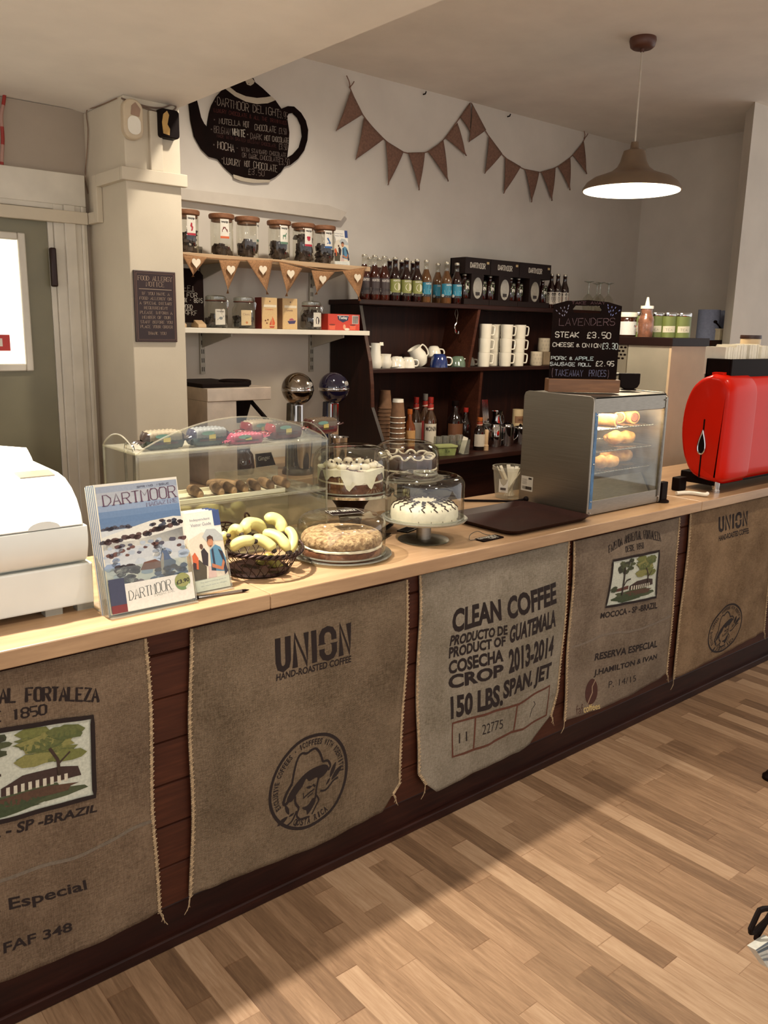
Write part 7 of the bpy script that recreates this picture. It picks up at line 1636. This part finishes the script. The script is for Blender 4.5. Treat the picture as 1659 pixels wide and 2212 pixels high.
t = thing('loose_cable', 'thin loose cables running along the top of the column', 'cable', (1.42, 1.478, 2.43))
C0 = Vector((1.42, 1.478, 2.43))
for L in (((265, 214), (290, 222), (320, 231), (350, 233), (372, 226), (380, 232), (370, 240), (345, 238)), ((262, 212), (300, 228), (340, 242), (366, 246))): MB().tube([AY(x, y, 1.470)-C0 for x, y in smoothpts(L, 5)], .0035, 6).build('cable', mat('grey_brown_cable', (112, 92, 78), .6), t)
L = [AX(x, y, 1.414)-C0 for x, y in smoothpts(((252, 212), (230, 222), (205, 232), (187, 240), (190, 280), (188, 330), (184, 380), (190, 418)), 5)]
MB().tube(L, .0022, 6).build('cable', mat('pale_brown_cable', (130, 104, 84), .6), t)
a = AY(5, 185, 1.85); t = thing('red_ribbon', 'red and white hanging ribbon at the left photo edge above the door', 'ribbon', (a.x-.02, 1.862, a.z)); 
L = [AY(x, y, 1.862)-Vector((a.x-.02, 1.862, a.z)) for x, y in smoothpts(((-14, 178), (4, 180), (11, 186), (8, 220), (3, 250), (6, 300), (4, 350), (5, 400)), 4)]
colored(MB().tube(L, .007, 8), 'ribbon', lambda c: (150, 40, 30) if int((c.z+9)*14) % 2 else (170, 130, 116), t, INK)

# ---- newspaper rack and foot at the right edge of the floor
zr_ = .34; q = AZ(1640, 2010, zr_); ry_ = q.y
nr = thing('newspaper_rack', 'black wire newspaper rack at the lower right photo edge', 'rack', (q.x, ry_, 0))
O_ = Vector((q.x, ry_, 0)); B_ = lambda px, py, dy=0: AY(px, py, ry_+dy)-O_
m = MB(); m.tube([B_(*p) for p in ((1700, 1960), (1650, 1963), (1640, 1967), (1636, 1975), (1621, 2008), (1622, 2014), (1628, 2014), (1690, 1955))], .006, 8); m.build('upper_loop', BLK, nr)
m = MB(); m.tube([B_(*p) for p in ((1672, 1962), (1636, 2020), (1634, 2027), (1640, 2036), (1664, 2062), (1700, 2090))], .0065, 8); m.build('lower_loop', BLK, nr)
SR = Vector((sin(YAW), -cos(YAW), 0)); FW = Vector((cos(YAW), sin(YAW), 0))
gp = B_(1690, 2070)+SR*.07; m = MB(); w_ = .30
for t0 in (0, w_):
    for f0 in (-.09, .09):
        a_ = gp+SR*t0+FW*f0*.4; b_ = Vector((gp.x, gp.y, 0))+SR*t0+FW*f0; m.tube([b_+Vector((0, 0, .007)), a_+Vector((0, 0, .12)), gp+SR*t0+FW*f0+Vector((0, 0, .20))], .0065, 8)
for f0 in (-.09, .09):
    m.tube([gp+FW*f0+Vector((0, 0, .20)), gp+SR*w_+FW*f0+Vector((0, 0, .20))], .0065, 8).tube([Vector((gp.x, gp.y, .007))+FW*f0, Vector((gp.x, gp.y, .007))+SR*w_+FW*f0], .0065, 8)
for t0 in (0, w_*.5, w_): m.tube([gp+SR*t0-FW*.036+Vector((0, 0, .11)), gp+SR*t0+FW*.036+Vector((0, 0, .11))], .005, 8)
m.tube([gp, gp+SR*w_], .0065, 8).tube([B_(1690, 1956), gp+Vector((0, 0, .19))], .0065, 8).tube([B_(1700, 2090), gp], .0065, 8).build('frame', BLK, nr)
npz = thing('newspaper', 'folded newspaper in the wire rack at the lower right photo edge', 'newspaper', (q.x, ry_-.03, 0))
N_ = lambda px, py, dy: AY(px, py, ry_-.03+dy)-Vector((q.x, ry_-.03, 0))
c4 = [(1632, 2052), (1668, 2028), (1720, 2100), (1660, 2092)]
vs = [N_(*p, 0) for p in c4]+[N_(*p, 0)+Vector((.004, .02, -.004)) for p in c4]
colored(MB().add(vs, [(3, 2, 1, 0), (4, 5, 6, 7), (0, 1, 5, 4), (1, 2, 6, 5), (2, 3, 7, 6), (3, 0, 4, 7)]), 'folded_sheets', lambda c: (206, 206, 196), npz, INK, smooth=0)
g = Print(); B2 = lambda u, v: bil(((c4[3][0], c4[3][1]), (c4[2][0], c4[2][1]), (c4[1][0], c4[1][1]), (c4[0][0], c4[0][1])), u, v)
for v0, v1, cc in ((.93, .99, (110, 124, 136)), (.80, .88, (84, 100, 112)), (.62, .66, (150, 156, 158)), (.4, .5, (120, 130, 138))): g.poly([B2(.02, v0), B2(.98, v0), B2(.98, v1), B2(.02, v1)], cc)
g.build('newsprint', lambda u, v, l: N_(u, v, -.002), npz)
p = AZ(1659, 1686, 0)
t = thing('cafe_table', 'black foot of a cafe table just cut by the right photo edge', 'table', (p.x+.02, p.y, 0))
MB().lathe([(0, 0), (.03, 0), (.03, .012), (.02, .022), (.016, .03), (0, .03)], 24).build('foot', BLK, t)
C3 = SR*.58; m = MB()
for k in range(4):
    a_ = Matrix.Rotation(pi/2*k, 3, 'Z') @ (-SR*.58); e_ = C3+a_
    m.tube([e_+Vector((0, 0, .024)), C3+a_*.4+Vector((0, 0, .05)), C3+Vector((0, 0, .075))], .014, 10)
m.build('splayed_base', BLK, t); MB().cyl((C3.x, C3.y, .07), .028, .64, 20).build('column', BLK, t); MB().lathe([(0, .71), (.30, .71), (.31, .72), (.31, .735), (0, .735)], 48, (C3.x, C3.y, 0)).build('table_top', OAK, t, smooth=40)
